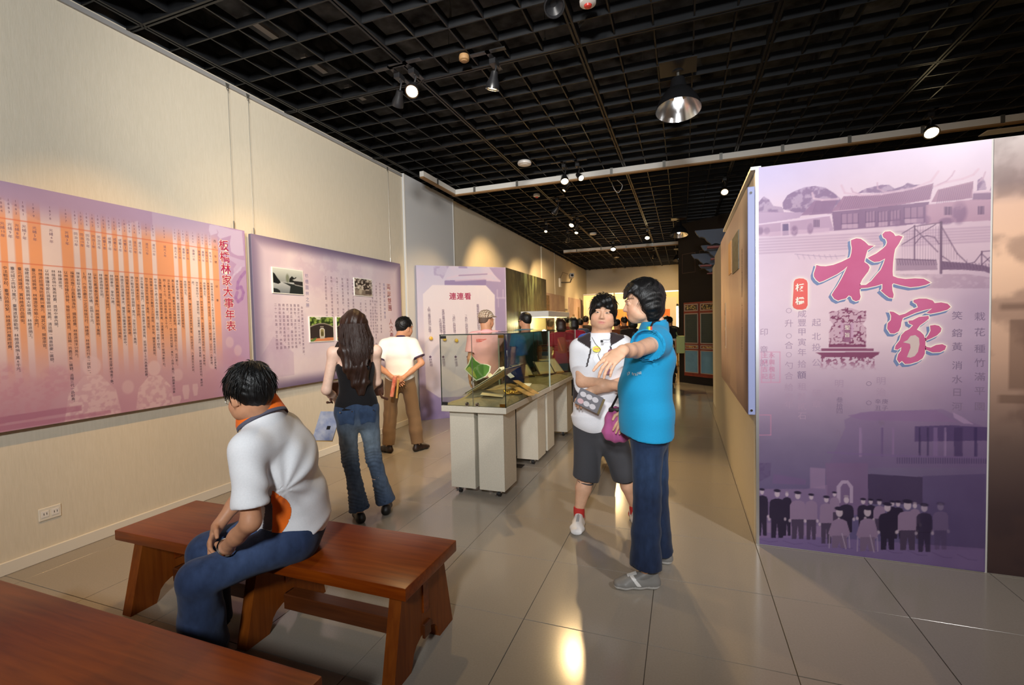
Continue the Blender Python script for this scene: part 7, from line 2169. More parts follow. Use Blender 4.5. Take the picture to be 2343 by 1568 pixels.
# ------------------------------------------------------------------ 2. woman with long hair, from behind
def girl():
    F = F2(-0.62, 0.785); b = (-2.34, 2.905)
    J = skel(b, F, 1.60); L = J['L']
    t = person('woman with long brown hair in black camisole and faded jeans, seen from behind', b)
    J['hipL'] = L(-0.085, 0, 0.895); J['hipR'] = L(0.085, 0, 0.895)
    J['knL'] = L(-0.065, 0.02, 0.50); J['anL'] = L(-0.005, -0.02, 0.10); J['knR'] = L(0.115, 0.05, 0.50); J['anR'] = L(0.205, 0.08, 0.10)
    J['shL'] = L(-0.160, 0, 1.385); J['shR'] = L(0.160, 0, 1.385)
    J['elL'] = L(-0.225, 0.0, 1.09); J['wrL'] = L(-0.165, 0.22, 0.98); J['elR'] = L(0.165, 0.13, 1.12); J['wrR'] = L(0.06, 0.27, 1.00)
    hd = Head(L(0, 0.03, 1.59), F, UP, 0.97)
    build_body(t, J, hd, SK_L, fem=True, armr=(0.043, 0.036, 0.025), neck_r=0.048, finehead=False, hands=(dict(wr=J['wrL'], d=F * 0.6 - UP * 0.8, n=J['R'], side=F, curl=(0.5, 0.6, 0.4), sc=0.9), dict(wr=J['wrR'], d=F * 0.9 - J['R'] * 0.3, n=-J['R'] - UP * 0.3, side=UP, curl=(0.6, 0.7, 0.5), sc=0.9)), fineh=0.005)
    blk = np.array(S(26, 25, 27))
    # camisole: torso cut low, with straps
    def strap(S_):
        S_.cut(J['chest'] + UP * 0.045 - F * 0.0, nrm(UP - F * 0.35))
    tp = build_top(t, J, 'camisole', blk, fem=True, fat=1.0, pad=0.008, hem=L(0, 0, 0.925), tank=True, wr=(6, 60, 0.0022), extra=strap)
    for sx in (-1, 1):
        pts = [L(sx * 0.085, -0.088, 1.30), L(sx * 0.098, -0.075, 1.37), L(sx * 0.105, -0.03, 1.425), L(sx * 0.10, 0.05, 1.40), L(sx * 0.09, 0.09, 1.32)]
        MB().tube([tuple(p) for p in pts], 0.0065, 6).build('strap', m_black, tp, smooth=True)
    Jd = denim(S(48, 64, 90), S(112, 126, 138), J, 0.85)
    tr = build_legs(t, J, 'jeans', Jd, fem=True, thigh=0.086, knee=0.063, hem=0.084, end=0.985, top=L(0, 0, 0.985), wr=(5, 34, 0.003), rings=0.0045, flare=0.012, pelv=(0.162, 0.125))
    for sx in (-1, 1):
        def pk(V, sx=sx):
            q = V - L(sx * 0.080, 0, 0); u = q @ J['R']; z = V[:, 2] / J['k'] - 0.875
            return fmin(0.058 - np.abs(u) - 0.12 * np.maximum(-z, 0), 0.058 - z - 0.1 * u * sx, z + 0.065 - 0.35 * (0.055 - np.abs(u)), -(q @ F) - 0.02)
        po = stripe_shell(t, 'back_pocket', tr, pk, m_denim, 0.004, None, S(54, 72, 100))
        for e in (-0.045, 0.045):
            p = L(sx * 0.080 + e, -0.128, 0.925)
            MB().tube([tuple(p), tuple(p - F * 0.004)], 0.005, 8).build('rivet', m_chrome, po)
    for n, off in (('L', 0.0), ('R', 0.05)):
        a = J['an' + n]; d = nrm(F + J['R'] * (0.15 if n == 'R' else -0.2))
        shoe(t, V3(a[0], a[1], 0) - d * 0.055, V3(a[0], a[1], 0) + d * 0.17, 0, S(26, 24, 24), S(20, 18, 18), wid=0.036, tall=0.05)
    # hair: crown, long fall to the waist, loose strands
    lo, hi = bbox([hd.p(-.16, -.16, .14), hd.p(.16, .13, .14), L(-.2, -.16, 1.05), L(.2, .1, 1.05)], 0.05)
    S_ = Sdf(lo, hi, 0.0065)
    S_.ell(hd.p(0, -0.012, 0.036), [0.091 * .97, 0.108 * .97, 0.101 * .97], hd.M, 0)
    S_.loft([(hd.p(0, -0.030, 0.02), 0.093, 0.092), (hd.p(0, -0.045, -0.09), 0.100, 0.076), (L(0, -0.065, 1.40), 0.120, 0.058), (L(0.015, -0.098, 1.27), 0.105, 0.036), (L(0.03, -0.100, 1.14), 0.062, 0.022), (L(0.038, -0.098, 1.05), 0.026, 0.012)], J['R'], 0.03)
    def f(X, Y, Z):
        u = (X - b[0]) * J['R'][0] + (Y - b[1]) * J['R'][1]
        return 0.0042 * np.sin(u * 150 + 3 * np.sin(Z * 14)) * np.clip((1.66 - Z) * 6, 0.2, 1) + 0.003 * np.sin(u * 61 + 5 * np.sin(Z * 9))
    S_.disp(f)
    X, Y, Z = S_.grid((slice(None),) * 3)
    fy = (X - hd.c[0]) * F[0] + (Y - hd.c[1]) * F[1]
    S_.d = np.maximum(S_.d, np.where(Z < hd.c[2] + 0.06, fy - 0.045, -1).astype(np.float32))
    rg = np.random.default_rng(5); st = []
    for q in range(260):
        u = rg.uniform(-1, 1); e = rg.uniform(0.0, 1)
        x0 = u * 0.086; zend = 1.10 - 0.05 * rg.random() + 0.20 * abs(u) ** 1.3 + 0.1 * rg.random()
        P = []
        for s_ in range(7):
            f_ = s_ / 6
            z = lerp(hd.c[2] + 0.02, zend, f_)
            wd = np.interp(z, (1.05, 1.15, 1.28, 1.40, 1.50, 1.65), (0.035, 0.075, 0.12, 0.130, 0.106, 0.096))
            dp = np.interp(z, (1.05, 1.28, 1.40, 1.55), (0.118, 0.134, 0.120, 0.118))
            k_ = math.sqrt(max(1 - (u * 0.93) ** 2, 0.0))
            P.append(L(u * wd + 0.02 * f_ + 0.004 * math.sin(6 * f_ + q), -dp * k_ - 0.012 + 0.02 * (1 - k_), z / J['k'] * 1.0 if False else z / J['k']))
        st.append((P, [0.0030, 0.0034, 0.0034, 0.003, 0.0026, 0.002, 0.0005]))
    for q in range(24):   # wisps on the left shoulder
        u = -1 - 0.3 * rg.random()
        P = [L(u * 0.10, -0.03, 1.47), L(u * 0.118 - 0.01, -0.03, 1.40), L(u * 0.135 - 0.02 * rg.random(), -0.03 + 0.02 * rg.random(), 1.33), L(u * 0.14 - 0.03 * rg.random(), -0.02, 1.27 - 0.04 * rg.random())]
        st.append((P, [0.002, 0.0018, 0.0014, 0.0004]))
    emit_sdf(S_, 'hair', m_hair_b, t, (0.05, 0.03, 0.02), strands=st)
    # brown shoulder bag in front, seen at both sides
    bg = thing('shoulder_bag', 'brown strap and edges of a bag carried in front of the long-haired woman', 'bag', tuple(L(0, 0.25, 0.95)))
    m_lea = mat('brown_leather', S(84, 50, 34), 0.45)
    MB().box((-0.21, 0.18, 0.93), (0.21, 0.27, 1.06), Matrix(((J['R'][0], F[0], 0, b[0]), (J['R'][1], F[1], 0, b[1]), (0, 0, 1, 0), (0, 0, 0, 1))), bev=0.015).build('bag_body', m_lea, bg, smooth=True)
    MB().tube([tuple(L(-0.20, 0.17, 1.02)), tuple(L(-0.20, 0.07, 1.0)), tuple(L(-0.185, -0.02, 0.99)), tuple(L(-0.225, 0.04, 0.985))], 0.010, 6).build('strap', m_lea, bg, smooth=True)
    MB().tube([tuple(L(0.19, 0.19, 1.03)), tuple(L(0.19, 0.08, 1.02)), tuple(L(0.20, 0.02, 1.0)), tuple(L(0.245, 0.06, 0.975))], 0.010, 6).build('strap', m_lea, bg, smooth=True)
    # booklet hanging from her left hand
    w_ = J['wrL']
    M = frame(tuple(w_ + F * 0.05 - UP * 0.10 - J['R'] * 0.055), tuple(nrm(-J['R'] * 0.85 + F * 0.4)), tuple(nrm(UP * 0.92 + J['R'] * 0.30)), tuple(nrm(-F * 0.9 - J['R'] * 0.4)))
    bk = thing('booklet', 'blue-grey folded leaflet held at the hip of the long-haired woman', 'booklet', tuple(w_ - UP * 0.2))
    MB().box((-0.10, -0.24, 0), (0.075, 0.0, 0.004), M, bev=0.001).build('cover', mat('leaflet_print', S(136, 150, 190), 0.4, c2=S(196, 202, 214), scale=18), bk)
    MB().box((-0.10, -0.25, -0.008), (0.07, -0.01, -0.003), M, bev=0.001).build('pages', m_bamboo, bk)
    MB().box((-0.05, -0.15, 0.004), (-0.02, -0.12, 0.0045), M).build('print_mark', m_black, bk)
girl()

# ------------------------------------------------------------------ 3. man in white polo, hands behind his back
def polo_man():
    F = F2(-0.47, 0.88); b = (-3.165, 4.72)
    J = skel(b, F, 1.60); L = J['L']
    t = person('man in white polo with dark collar and brown trousers, hands clasped behind his back', b)
    J['hipL'] = L(-0.095, 0, 0.89); J['hipR'] = L(0.095, 0, 0.89)
    J['knL'] = L(-0.135, 0.01, 0.48); J['knR'] = L(0.155, 0.01, 0.48); J['anL'] = L(-0.165, -0.02, 0.08); J['anR'] = L(0.195, -0.02, 0.08)
    J['elL'] = L(-0.275, -0.05, 1.12); J['elR'] = L(0.275, -0.05, 1.12); J['wrL'] = L(-0.075, -0.165, 0.965); J['wrR'] = L(0.055, -0.19, 0.955)
    Fh = F2(0.28, 0.96)
    J['neck'] = L(0.03, -0.005, 1.435)
    hd = Head(L(0.072, 0.055, 1.572), Fh, nrm(UP + Fh * 0.12), 0.98)
    build_body(t, J, hd, SK_D, hands=(dict(wr=J['wrL'], d=J['R'] * 0.75 - UP * 0.55, n=-F, side=UP, curl=(0.3, 0.4, 0.3)), dict(wr=J['wrR'], d=-J['R'] * 0.85 - UP * 0.45 , n=-UP * 0.4 + F * 0.6, side=UP, curl=(0.5, 0.6, 0.4))), h=0.009, fineh=0.0055)
    nav = np.array(S(58, 40, 66))
    so = build_top(t, J, 'polo_shirt', lambda V: mixcol(V, S(240, 236, 228), ()), fat=1.04, pad=0.018, hem=L(0, 0, 0.985), sleeve=0.70, slr=(0.072, 0.078), wr=(8, 28, 0.0035), extra=lambda S_: S_.loft([(L(0, -0.01, 1.0), 0.158, 0.125), (L(0, -0.01, 1.10), 0.158, 0.128)], J['R'], 0.03))
    collar(so, J, nav, 0.064, 0.042, opening=0.35, col2=S(120, 40, 52))
    for n in 'LR':
        e = J['sh' + n] + (J['el' + n] - J['sh' + n]) * 0.70; d = nrm(J['el' + n] - J['sh' + n])
        MB().tube([tuple(e - d * 0.012), tuple(e + d * 0.004)], 0.076, 24).build('cuff_band', mat('navy_knit', tuple(nav), 0.8), so, smooth=True)
    tr = build_legs(t, J, 'trousers', np.array(S(122, 96, 70)), m_cloth, thigh=0.094, knee=0.082, hem=0.078, end=0.96, top=L(0, 0, 1.0), wr=(7, 22, 0.004), pelv=(0.162, 0.122))
    MB().lathe([(1.0, -0.016), (1.012, -0.012), (1.012, 0.012), (1.0, 0.016)], 40, Matrix(((J['R'][0] * 0.152, F[0] * 0.116, 0, L(0, 0, 1)[0]), (J['R'][1] * 0.152, F[1] * 0.116, 0, L(0, 0, 1)[1]), (0, 0, 1, L(0, 0, 0.985)[2]), (0, 0, 0, 1)))).build('belt', m_black, tr, smooth=True)
    for n, d in (('L', nrm(F * 0.75 - J['R'] * 0.75)), ('R', nrm(F * 0.75 + J['R'] * 0.75))):
        a = J['an' + n]
        shoe(t, V3(a[0], a[1], 0) - d * 0.06, V3(a[0], a[1], 0) + d * 0.19, 0, S(44, 30, 24), S(26, 22, 20))
    hair_cap(hd, t, grow=0.014, front=0.058, nape=-0.062, side=-0.005, h=0.006, tufts=200, tl=0.03, seed=8)
    ro = thing('rolled_leaflet', 'red rolled leaflet held behind the back of the man in brown trousers', 'leaflet', tuple(J['wrR'] - UP * 0.1))
    p0 = J['wrR'] - J['R'] * 0.085 - UP * 0.035 - F * 0.03
    MB().tube([tuple(p0 + UP * 0.06), tuple(p0 - UP * 0.17 - J['R'] * 0.045)], 0.022, 14).build('roll', mat('red_print', S(206, 82, 70), 0.5, c2=S(224, 160, 130), scale=30), ro, smooth=True)
    MB().tube([tuple(p0 + J['R'] * 0.035 + UP * 0.02), tuple(p0 + J['R'] * 0.01 - UP * 0.19)], 0.012, 10).build('inner_roll', m_bamboo, ro, smooth=True)
polo_man()

# ------------------------------------------------------------------ 4. teenager facing the camera
def teen():
    b = (-0.545, 3.41); F = F2(0.16, -0.985)
    J = skel(b, F, 1.66); L = J['L']
    t = person('teenager in white sports shirt with black shoulder patches and grey shorts, facing forward', b)
    P = lambda px, py, y: np.array(at(px, py, y))
    J['pelvis'] = P(1368, 970, 3.42); J['waist'] = P(1368, 905, 3.42); J['chest'] = P(1371, 830, 3.42); J['neck'] = P(1376, 768, 3.44)
    J['shR'] = P(1326, 796, 3.42); J['shL'] = P(1424, 790, 3.43)
    J['elR'] = P(1332, 873, 3.30); J['wrR'] = P(1420, 884, 3.20)
    J['elL'] = P(1436, 872, 3.36); J['wrL'] = P(1352, 896, 3.17)
    J['hipR'] = P(1345, 985, 3.42); J['hipL'] = P(1396, 985, 3.43)
    J['knR'] = P(1342, 1082, 3.37); J['knL'] = P(1428, 1078, 3.46); J['anR'] = P(1325, 1168, 3.34); J['anL'] = P(1453, 1160, 3.52)
    Fh = F2(0.10, -1.0)
    hd = Head(P(1380, 716, 3.42), Fh, nrm(UP + np.array((0.10, 0, 0))), 1.0)
    dwn = -UP
    build_body(t, J, hd, SK * 0.96, h=0.0085, fineh=0.0036, round_=1.16, fat=1.05, calf=1.12, neck_r=0.062, armr=(0.050, 0.043, 0.029),
               hands=(dict(wr=J['wrL'], d=V3(-0.75, -0.15, -0.65), n=V3(0.3, 0.9, -0.3), side=V3(-0.5, -0.3, 0.7), curl=(0.35, 0.55, 0.4), thumb=(0.35, 0.2)), dict(wr=J['wrR'], d=V3(0.95, 0.1, 0.1), n=V3(0, 0.9, 0.2), side=V3(0, 0, 1), curl=(0.4, 0.5, 0.4))), lip=S(196, 112, 108))
    hd.eyes(t, openness=0.72)
    drk = np.array(S(58, 50, 52))
    def col(V):
        w = np.array(S(236, 237, 242))
        o = np.tile(w, (len(V), 1))
        R = J['R']
        for s_, n in ((1, 'R'), (-1, 'L')):
            q = V - J['sh' + n]
            u = (q @ R) * s_; z = q[:, 2]
            o[(u > -0.085) & (u < 0.012) & (z > 0.0 + 0.6 * (u + 0.08))] = drk
            piping = (np.abs(u + 0.075 + 0.25 * (z + 0.05)) < 0.006) & (z < 0.0) & (z > -0.13)
            o[piping] = drk
        q = V - J['waist']; u = q @ R
        o[(u > 0.085) & (V[:, 2] < 1.08) & (V[:, 2] > 0.90) & (u > 0.085 + 0.16 * np.abs(V[:, 2] - 0.99) ** 0.9) & (np.linalg.norm(V - J['elR'], axis=1) > 0.09)] = drk
        return o
    so = build_top(t, J, 'sports_shirt', col, h=0.006, fat=1.16, pad=0.020, hem=P(1367, 945, 3.42), sleeve=0.64, slr=(0.073, 0.076), wr=(14, 26, 0.0035), hollow=False)
    for (px, py, c_, nm) in ((1398, 806, S(150, 90, 108), 'chest_emblem'), (1390, 850, S(168, 120, 140), 'chest_emblem')):
        p = P(px, py, 3.255)
        MB().lathe([(0.001, 0.0), (0.022, 0.0005), (0.022, -0.003)], 14, frame(p, (1, 0, 0), (0, 0, 1), (0, -1, 0))).build(nm, mat('emblem', c_, 0.7), so)
    p = P(1365, 799, 3.268)
    st = thing('round_sticker', 'yellow oval sticker on the chest of the teenager', 'sticker', tuple(p))
    M = frame(p, tuple(nrm((0.95, 0.1, -0.1))), tuple(nrm((0.1, 0.1, 0.98))), (0, -1, 0)) @ Matrix.Scale(1.35, 4, Vector((1, 0, 0)))
    MB().lathe([(0.001, 0.0014), (0.021, 0.001), (0.021, -0.004)], 22, M).build('disc', mat('yellow_sticker', S(240, 224, 60), 0.5), st)
    MB().box((-0.013, 0.002, 0.0012), (0.013, 0.007, 0.0018), M).build('red_line', m_red_ink, st)
    MB().box((-0.015, -0.007, 0.0012), (0.012, -0.004, 0.0018), M).build('orange_line', m_or, st)
    # earphone cord
    MB().tube([tuple(P(1352, 768, 3.36)), tuple(P(1362, 786, 3.28)), tuple(P(1374, 800, 3.25)), tuple(P(1368, 812, 3.235)), tuple(P(1375, 828, 3.225))], 0.0016, 5).tube([tuple(P(1400, 768, 3.36)), tuple(P(1394, 778, 3.28)), tuple(P(1380, 778, 3.25))], 0.0016, 5).box(tuple(P(1377, 781, 3.245) - 0.008), tuple(P(1377, 781, 3.245) + 0.008)).build('earphone_cord', m_rubber, t, smooth=True)
    J3 = dict(J)
    tr = build_legs(t, J, 'shorts', np.array(S(70, 70, 74)), m_cloth, thigh=0.108, knee=0.098, hem=0.100, end=0.16, top=P(1368, 930, 3.42), wr=(17, 20, 0.004), pelv=(0.178, 0.135))
    for n, hx, tx, yy in (('R', (1326, 1170, 3.40), (1336, 1206, 3.18), 0), ('L', (1452, 1172, 3.58), (1468, 1192, 3.42), 0)):
        a = J['an' + n]
        d = F2(0.10, -1) if n == 'R' else F2(0.35, -0.95)
        c0 = V3(a[0], a[1], 0)
        s_ = shoe(t, c0 - d * 0.075, c0 + d * 0.215, 0, S(232, 230, 228), S(238, 238, 240), wid=0.050, tall=0.095, name='sneaker')
        stripe_shell(t, 'red_trim', s_, lambda V, c0=c0, d=d: np.maximum(fmin(V[:, 2] - 0.076, 0.02 - (V - c0) @ d), fmin(0.052 - V[:, 2], V[:, 2] - 0.024, -0.02 - (V - c0) @ d)), m_shoe, 0.002, 'red heel and ankle trim', S(206, 50, 40))
        MB().tube([tuple(c0 + d * 0.02 + UP * 0.088), tuple(c0 + d * 0.07 + UP * 0.080), tuple(c0 + d * 0.12 + UP * 0.064)], 0.012, 8).build('tongue', mat('grey_mesh', S(176, 178, 180), 0.8), s_, smooth=True)
        MB().lathe([(0.036, 0.05), (0.041, 0.09), (0.040, 0.125), (0.036, 0.13)], 18, Matrix.Translation((a[0], a[1], 0))).build('sock', mat('red_sock', S(196, 46, 40), 0.8), t, smooth=True)
    # hair with a fringe swept to the right of the picture
    def fringe(S_):
        # carve the face free, then lay the swept fringe and the side locks over it
        S_.ell(hd.p(0.004, 0.105, -0.045), [0.070, 0.075, 0.088], hd.M, 0.008, True)
        S_.loft([(hd.p(-0.045, 0.078, 0.094), 0.028, 0.020), (hd.p(0.0, 0.100, 0.076), 0.024, 0.014), (hd.p(0.034, 0.096, 0.052), 0.021, 0.012), (hd.p(0.062, 0.074, 0.022), 0.017, 0.012), (hd.p(0.080, 0.044, -0.020), 0.010, 0.010)], hd.U, 0.012)
        S_.loft([(hd.p(-0.04, 0.080, 0.085), 0.024, 0.018), (hd.p(-0.062, 0.070, 0.050), 0.020, 0.014), (hd.p(-0.078, 0.045, 0.018), 0.013, 0.012)], hd.U, 0.012)
        for sx in (-1, 1):
            S_.loft([(hd.p(sx * 0.078, 0.01, 0.05), 0.018, 0.040), (hd.p(sx * 0.087, 0.004, -0.01), 0.010, 0.030), (hd.p(sx * 0.086, -0.010, -0.055), 0.007, 0.020)], hd.R, 0.015)
    hr = hair_cap(hd, t, grow=0.020, front=-0.2, nape=-0.075, side=-0.07, h=0.0042, extra=fringe, seed=12, tufts=200, tl=0.045, vol=(1.03, 1.0, 1.05), col=(0.02, 0.015, 0.013), frontlim=0.075)
    # clear the face below the fringe
    return t, J, hd
TEEN, TJ, THD = teen()
# booklet in the teenager's hand
def teen_booklet():
    P = lambda px, py, y: Vector(at(px, py, y))
    a, b_, c_ = P(1314, 922, 3.12), P(1372, 950, 3.10), P(1330, 905, 3.12)
    u = (b_ - a).normalized(); v = (c_ - a); v = (v - u * v.dot(u)).normalized()
    v = Vector((0.36, 0.05, 0.93)); v = (v - u * v.dot(u)).normalized()
    n = u.cross(v); n = n if n.y < 0 else -n
    M = frame(a, u, n.cross(u) if n.cross(u).z > 0 else -(n.cross(u)), n)
    t = thing('booklet', 'grey booklet with pale ovals held low by the teenager', 'booklet', tuple(a))
    MB().box((0, 0, -0.006), (0.17, 0.115, 0), M, bev=0.001).build('cover', mat('grey_print', S(118, 116, 122), 0.5), t)
    for i in range(3):
        for j in range(2):
            MB().lathe([(0.001, 0.0008), (0.018, 0.0006), (0.018, 0)], 16, M @ Matrix.Translation((0.035 + 0.045 * i, 0.03 + 0.05 * j, 0)) @ Matrix.Scale(1.25, 4, Vector((1, 0, 0)))).build('oval_print', mat('pale_oval', S(214, 210, 214), 0.5) if (i, j) != (0, 0) else mat('pink_oval', S(220, 180, 184), 0.5), t)
    MB().box((0.125, 0.0, -0.004), (0.185, 0.11, -0.0055 + 0.003), M).build('back_cover', mat('olive_print', S(120, 104, 64), 0.5), t)
teen_booklet()

# ------------------------------------------------------------------ 5. woman in blue, pointing
def blue_woman():
    b = (-0.215, 2.80); F = F2(-0.97, -0.12)
    J = skel(b, F, 1.70); L = J['L']; R = J['R']
    t = person('woman in bright blue T-shirt and jeans, pointing with her outstretched arm', b)
    P = lambda px, py, y: np.array(at(px, py, y))
    J['pelvis'] = P(1486, 965, 2.80); J['waist'] = P(1482, 900, 2.80); J['chest'] = P(1490, 820, 2.81); J['neck'] = P(1498, 745, 2.82)
    J['shL'] = P(1502, 785, 2.65); J['shR'] = P(1478, 780, 2.98)
    J['elL'] = P(1455, 802, 2.40); J['wrL'] = P(1424, 803, 2.21)
    J['elR'] = P(1440, 870, 3.03); J['wrR'] = P(1432, 940, 2.95)
    J['hipL'] = P(1480, 985, 2.72); J['hipR'] = P(1492, 985, 2.89)
    J['knL'] = P(1481, 1125, 2.68); J['knR'] = P(1498, 1120, 2.90); J['anL'] = P(1477, 1300, 2.635); J['anR'] = P(1508, 1262, 2.95)
    Fh = F2(-0.965, -0.24)
    hd = Head(P(1469, 692, 2.80), Fh, nrm(UP + Fh * 0.10), 0.96)
    build_body(t, J, hd, SK * 0.97, fem=True, h=0.0085, fineh=0.0034, neck_r=0.047, armr=(0.047, 0.037, 0.027),
               hands=(dict(wr=J['wrL'], d=V3(-0.55, -0.62, -0.50), n=V3(-0.1, 0.45, -0.9), side=V3(-0.9, 0.3, 0.2), curl=(0.35, 0.4, 0.25), spread=0.10, index=(0.12, 0.25, 0.15), thumb=(0.5, 0.3)),
                      dict(wr=J['wrR'], d=V3(-0.3, 0.0, -0.9), n=V3(0, -1, 0), side=V3(-1, 0, 0), curl=(0.4, 0.5, 0.3), sc=0.95)), lip=S(196, 110, 104))
    hd.eyes(t, openness=0.55)
    blu = np.array(S(34, 150, 200))
    def belly(S_):
        S_.loft([(P(1476, 960, 2.80), 0.165, 0.146), (P(1474, 890, 2.80), 0.160, 0.142), (P(1482, 820, 2.80), 0.15, 0.120)], R, 0.04)
    so = build_top(t, J, 'tshirt', blu, h=0.0062, fem=True, fat=1.12, pad=0.016, hem=P(1483, 992, 2.80), sleeve=0.50, slr=(0.078, 0.094), wr=(21, 17, 0.0075), extra=belly)
    collar(so, J, blu * 0.95, 0.060, 0.034, opening=0.45)
    # flag tab on the sleeve
    e = J['shL'] + (J['elL'] - J['shL']) * 0.42 + UP * 0.088
    for q, c_ in enumerate((S(60, 150, 70), S(236, 206, 50), S(206, 60, 50))):
        MB().box((-0.006 + 0.009 * q, -0.004, -0.006), (0.003 + 0.009 * q, 0.004, 0.014), Matrix.Translation(e)).build('sleeve_tab', mat('tab_colour', c_, 0.7), so)
    # chest print
    pr = []
    q0 = P(1436, 856, 2.665)
    uu_ = nrm(V3(0.75, -0.62, 0.1)); Mt = frame(q0, tuple(uu_), (0, 0, 1), tuple(nrm(np.cross(uu_, UP))))
    text('chest_lettering', [(c, 0.0 + 0.0125 * i, 0.004 * math.sin(i), 0.026) for i, c in enumerate('ly traluz')], Mt, m_cream_ink, so)
    # jeans
    tr = build_legs(t, J, 'jeans', denim(S(28, 38, 62), S(54, 78, 112), J, 0.5), fem=True, thigh=0.096, knee=0.075, hem=0.088, end=0.99, top=P(1486, 955, 2.80), wr=(23, 30, 0.0035), pelv=(0.165, 0.130), flare=0.004)
    gry = S(126, 124, 120)
    for n in 'LR':
        a = J['an' + n]; d = F2(-0.93, -0.30) if n == 'L' else F2(-1, 0.05)
        c0 = V3(a[0], a[1], 0)
        s_ = shoe(t, c0 - d * 0.075, c0 + d * 0.19, 0, gry, S(206, 204, 200), wid=0.044, tall=0.085, name='sneaker')
        stripe_shell(t, 'side_stripe', s_, lambda V, c0=c0, d=d: fmin(0.012 - np.abs((V - c0) @ d - 0.02 - V[:, 2] * 0.8), V[:, 2] - 0.03), m_shoe, 0.0018, 'pale side stripe', S(214, 212, 208))
        MB().tube([tuple(c0 + d * 0.05 + UP * 0.082), tuple(c0 + d * 0.10 + UP * 0.066)], 0.014, 8).build('laces', mat('grey_lace', S(186, 184, 180), 0.8), s_, smooth=True)
    # bob of black hair
    def bob(S_):
        S_.ell(hd.p(0, -0.026, 0.034), [0.100, 0.106, 0.104], hd.M, 0.02)
        S_.ell(hd.p(0, 0.130, -0.036), [0.20, 0.120, 0.112], hd.M, 0.008, True)
        for sx in (-1, 1):
            S_.loft([(hd.p(sx * 0.074, -0.034, 0.03), 0.028, 0.056), (hd.p(sx * 0.078, -0.042, -0.04), 0.022, 0.048), (hd.p(sx * 0.068, -0.044, -0.095), 0.015, 0.034), (hd.p(sx * 0.060, -0.026, -0.120), 0.008, 0.016)], hd.R, 0.025)
        S_.loft([(hd.p(0, -0.066, 0.02), 0.085, 0.058), (hd.p(0, -0.070, -0.06), 0.072, 0.046), (hd.p(0, -0.058, -0.118), 0.050, 0.022)], hd.R, 0.03)
        S_.loft([(hd.p(0, 0.040, 0.100), 0.078, 0.034), (hd.p(0, 0.080, 0.070), 0.070, 0.018), (hd.p(0, 0.097, 0.040), 0.060, 0.009)], hd.R, 0.012)
    hr = hair_cap(hd, t, grow=0.020, front=-0.2, nape=-0.2, side=-0.2, h=0.0046, extra=bob, seed=22, tufts=260, tl=0.045, vol=(1.05, 1.02, 1.06), frontlim=0.07)
    # dark strap over the shoulder
    MB().tube([tuple(P(1470, 800, 2.585)), tuple(P(1477, 773, 2.62)), tuple(P(1494, 738, 2.70)), tuple(P(1515, 734, 2.80)), tuple(P(1530, 770, 2.90))], 0.006, 6).build('strap', m_black, t, smooth=True)
    # mauve handbag at her far side
    bg = thing('handbag', 'mauve pleated handbag hanging between the teenager and the woman in blue', 'bag', tuple(P(1410, 985, 3.0)))
    c0 = P(1412, 968, 2.99)
    S_ = Sdf(c0 - 0.2, c0 + 0.2, 0.006)
    S_.loft([(c0 + UP * 0.075, 0.045, 0.03), (c0 + UP * 0.03, 0.075, 0.045), (c0 - UP * 0.06, 0.095, 0.05), (c0 - UP * 0.085, 0.08, 0.04)], (1, 0.1, 0), 0.03)
    S_.disp(lambda X, Y, Z: 0.004 * np.sin((X - c0[0]) * 130 * (1 + 1.2 * (Z - c0[2]))))
    emit_sdf(S_, 'pouch', m_cloth, bg, np.array(S(186, 96, 150)))
    MB().tube([tuple(c0 + UP * 0.085 - V3(0.04, 0, 0)), tuple(c0 + UP * 0.20 + V3(0.02, 0, 0)), tuple(c0 + UP * 0.36 + V3(0.06, 0.0, 0)), tuple(P(1450, 760, 3.03))], 0.008, 6).build('handle', m_rubber, bg, smooth=True)
    MB().box((-0.05, -0.034, 0.072), (0.05, 0.034, 0.098), Matrix.Translation(c0), bev=0.01).build('frame_band', m_darkframe, bg, smooth=True)
blue_woman()

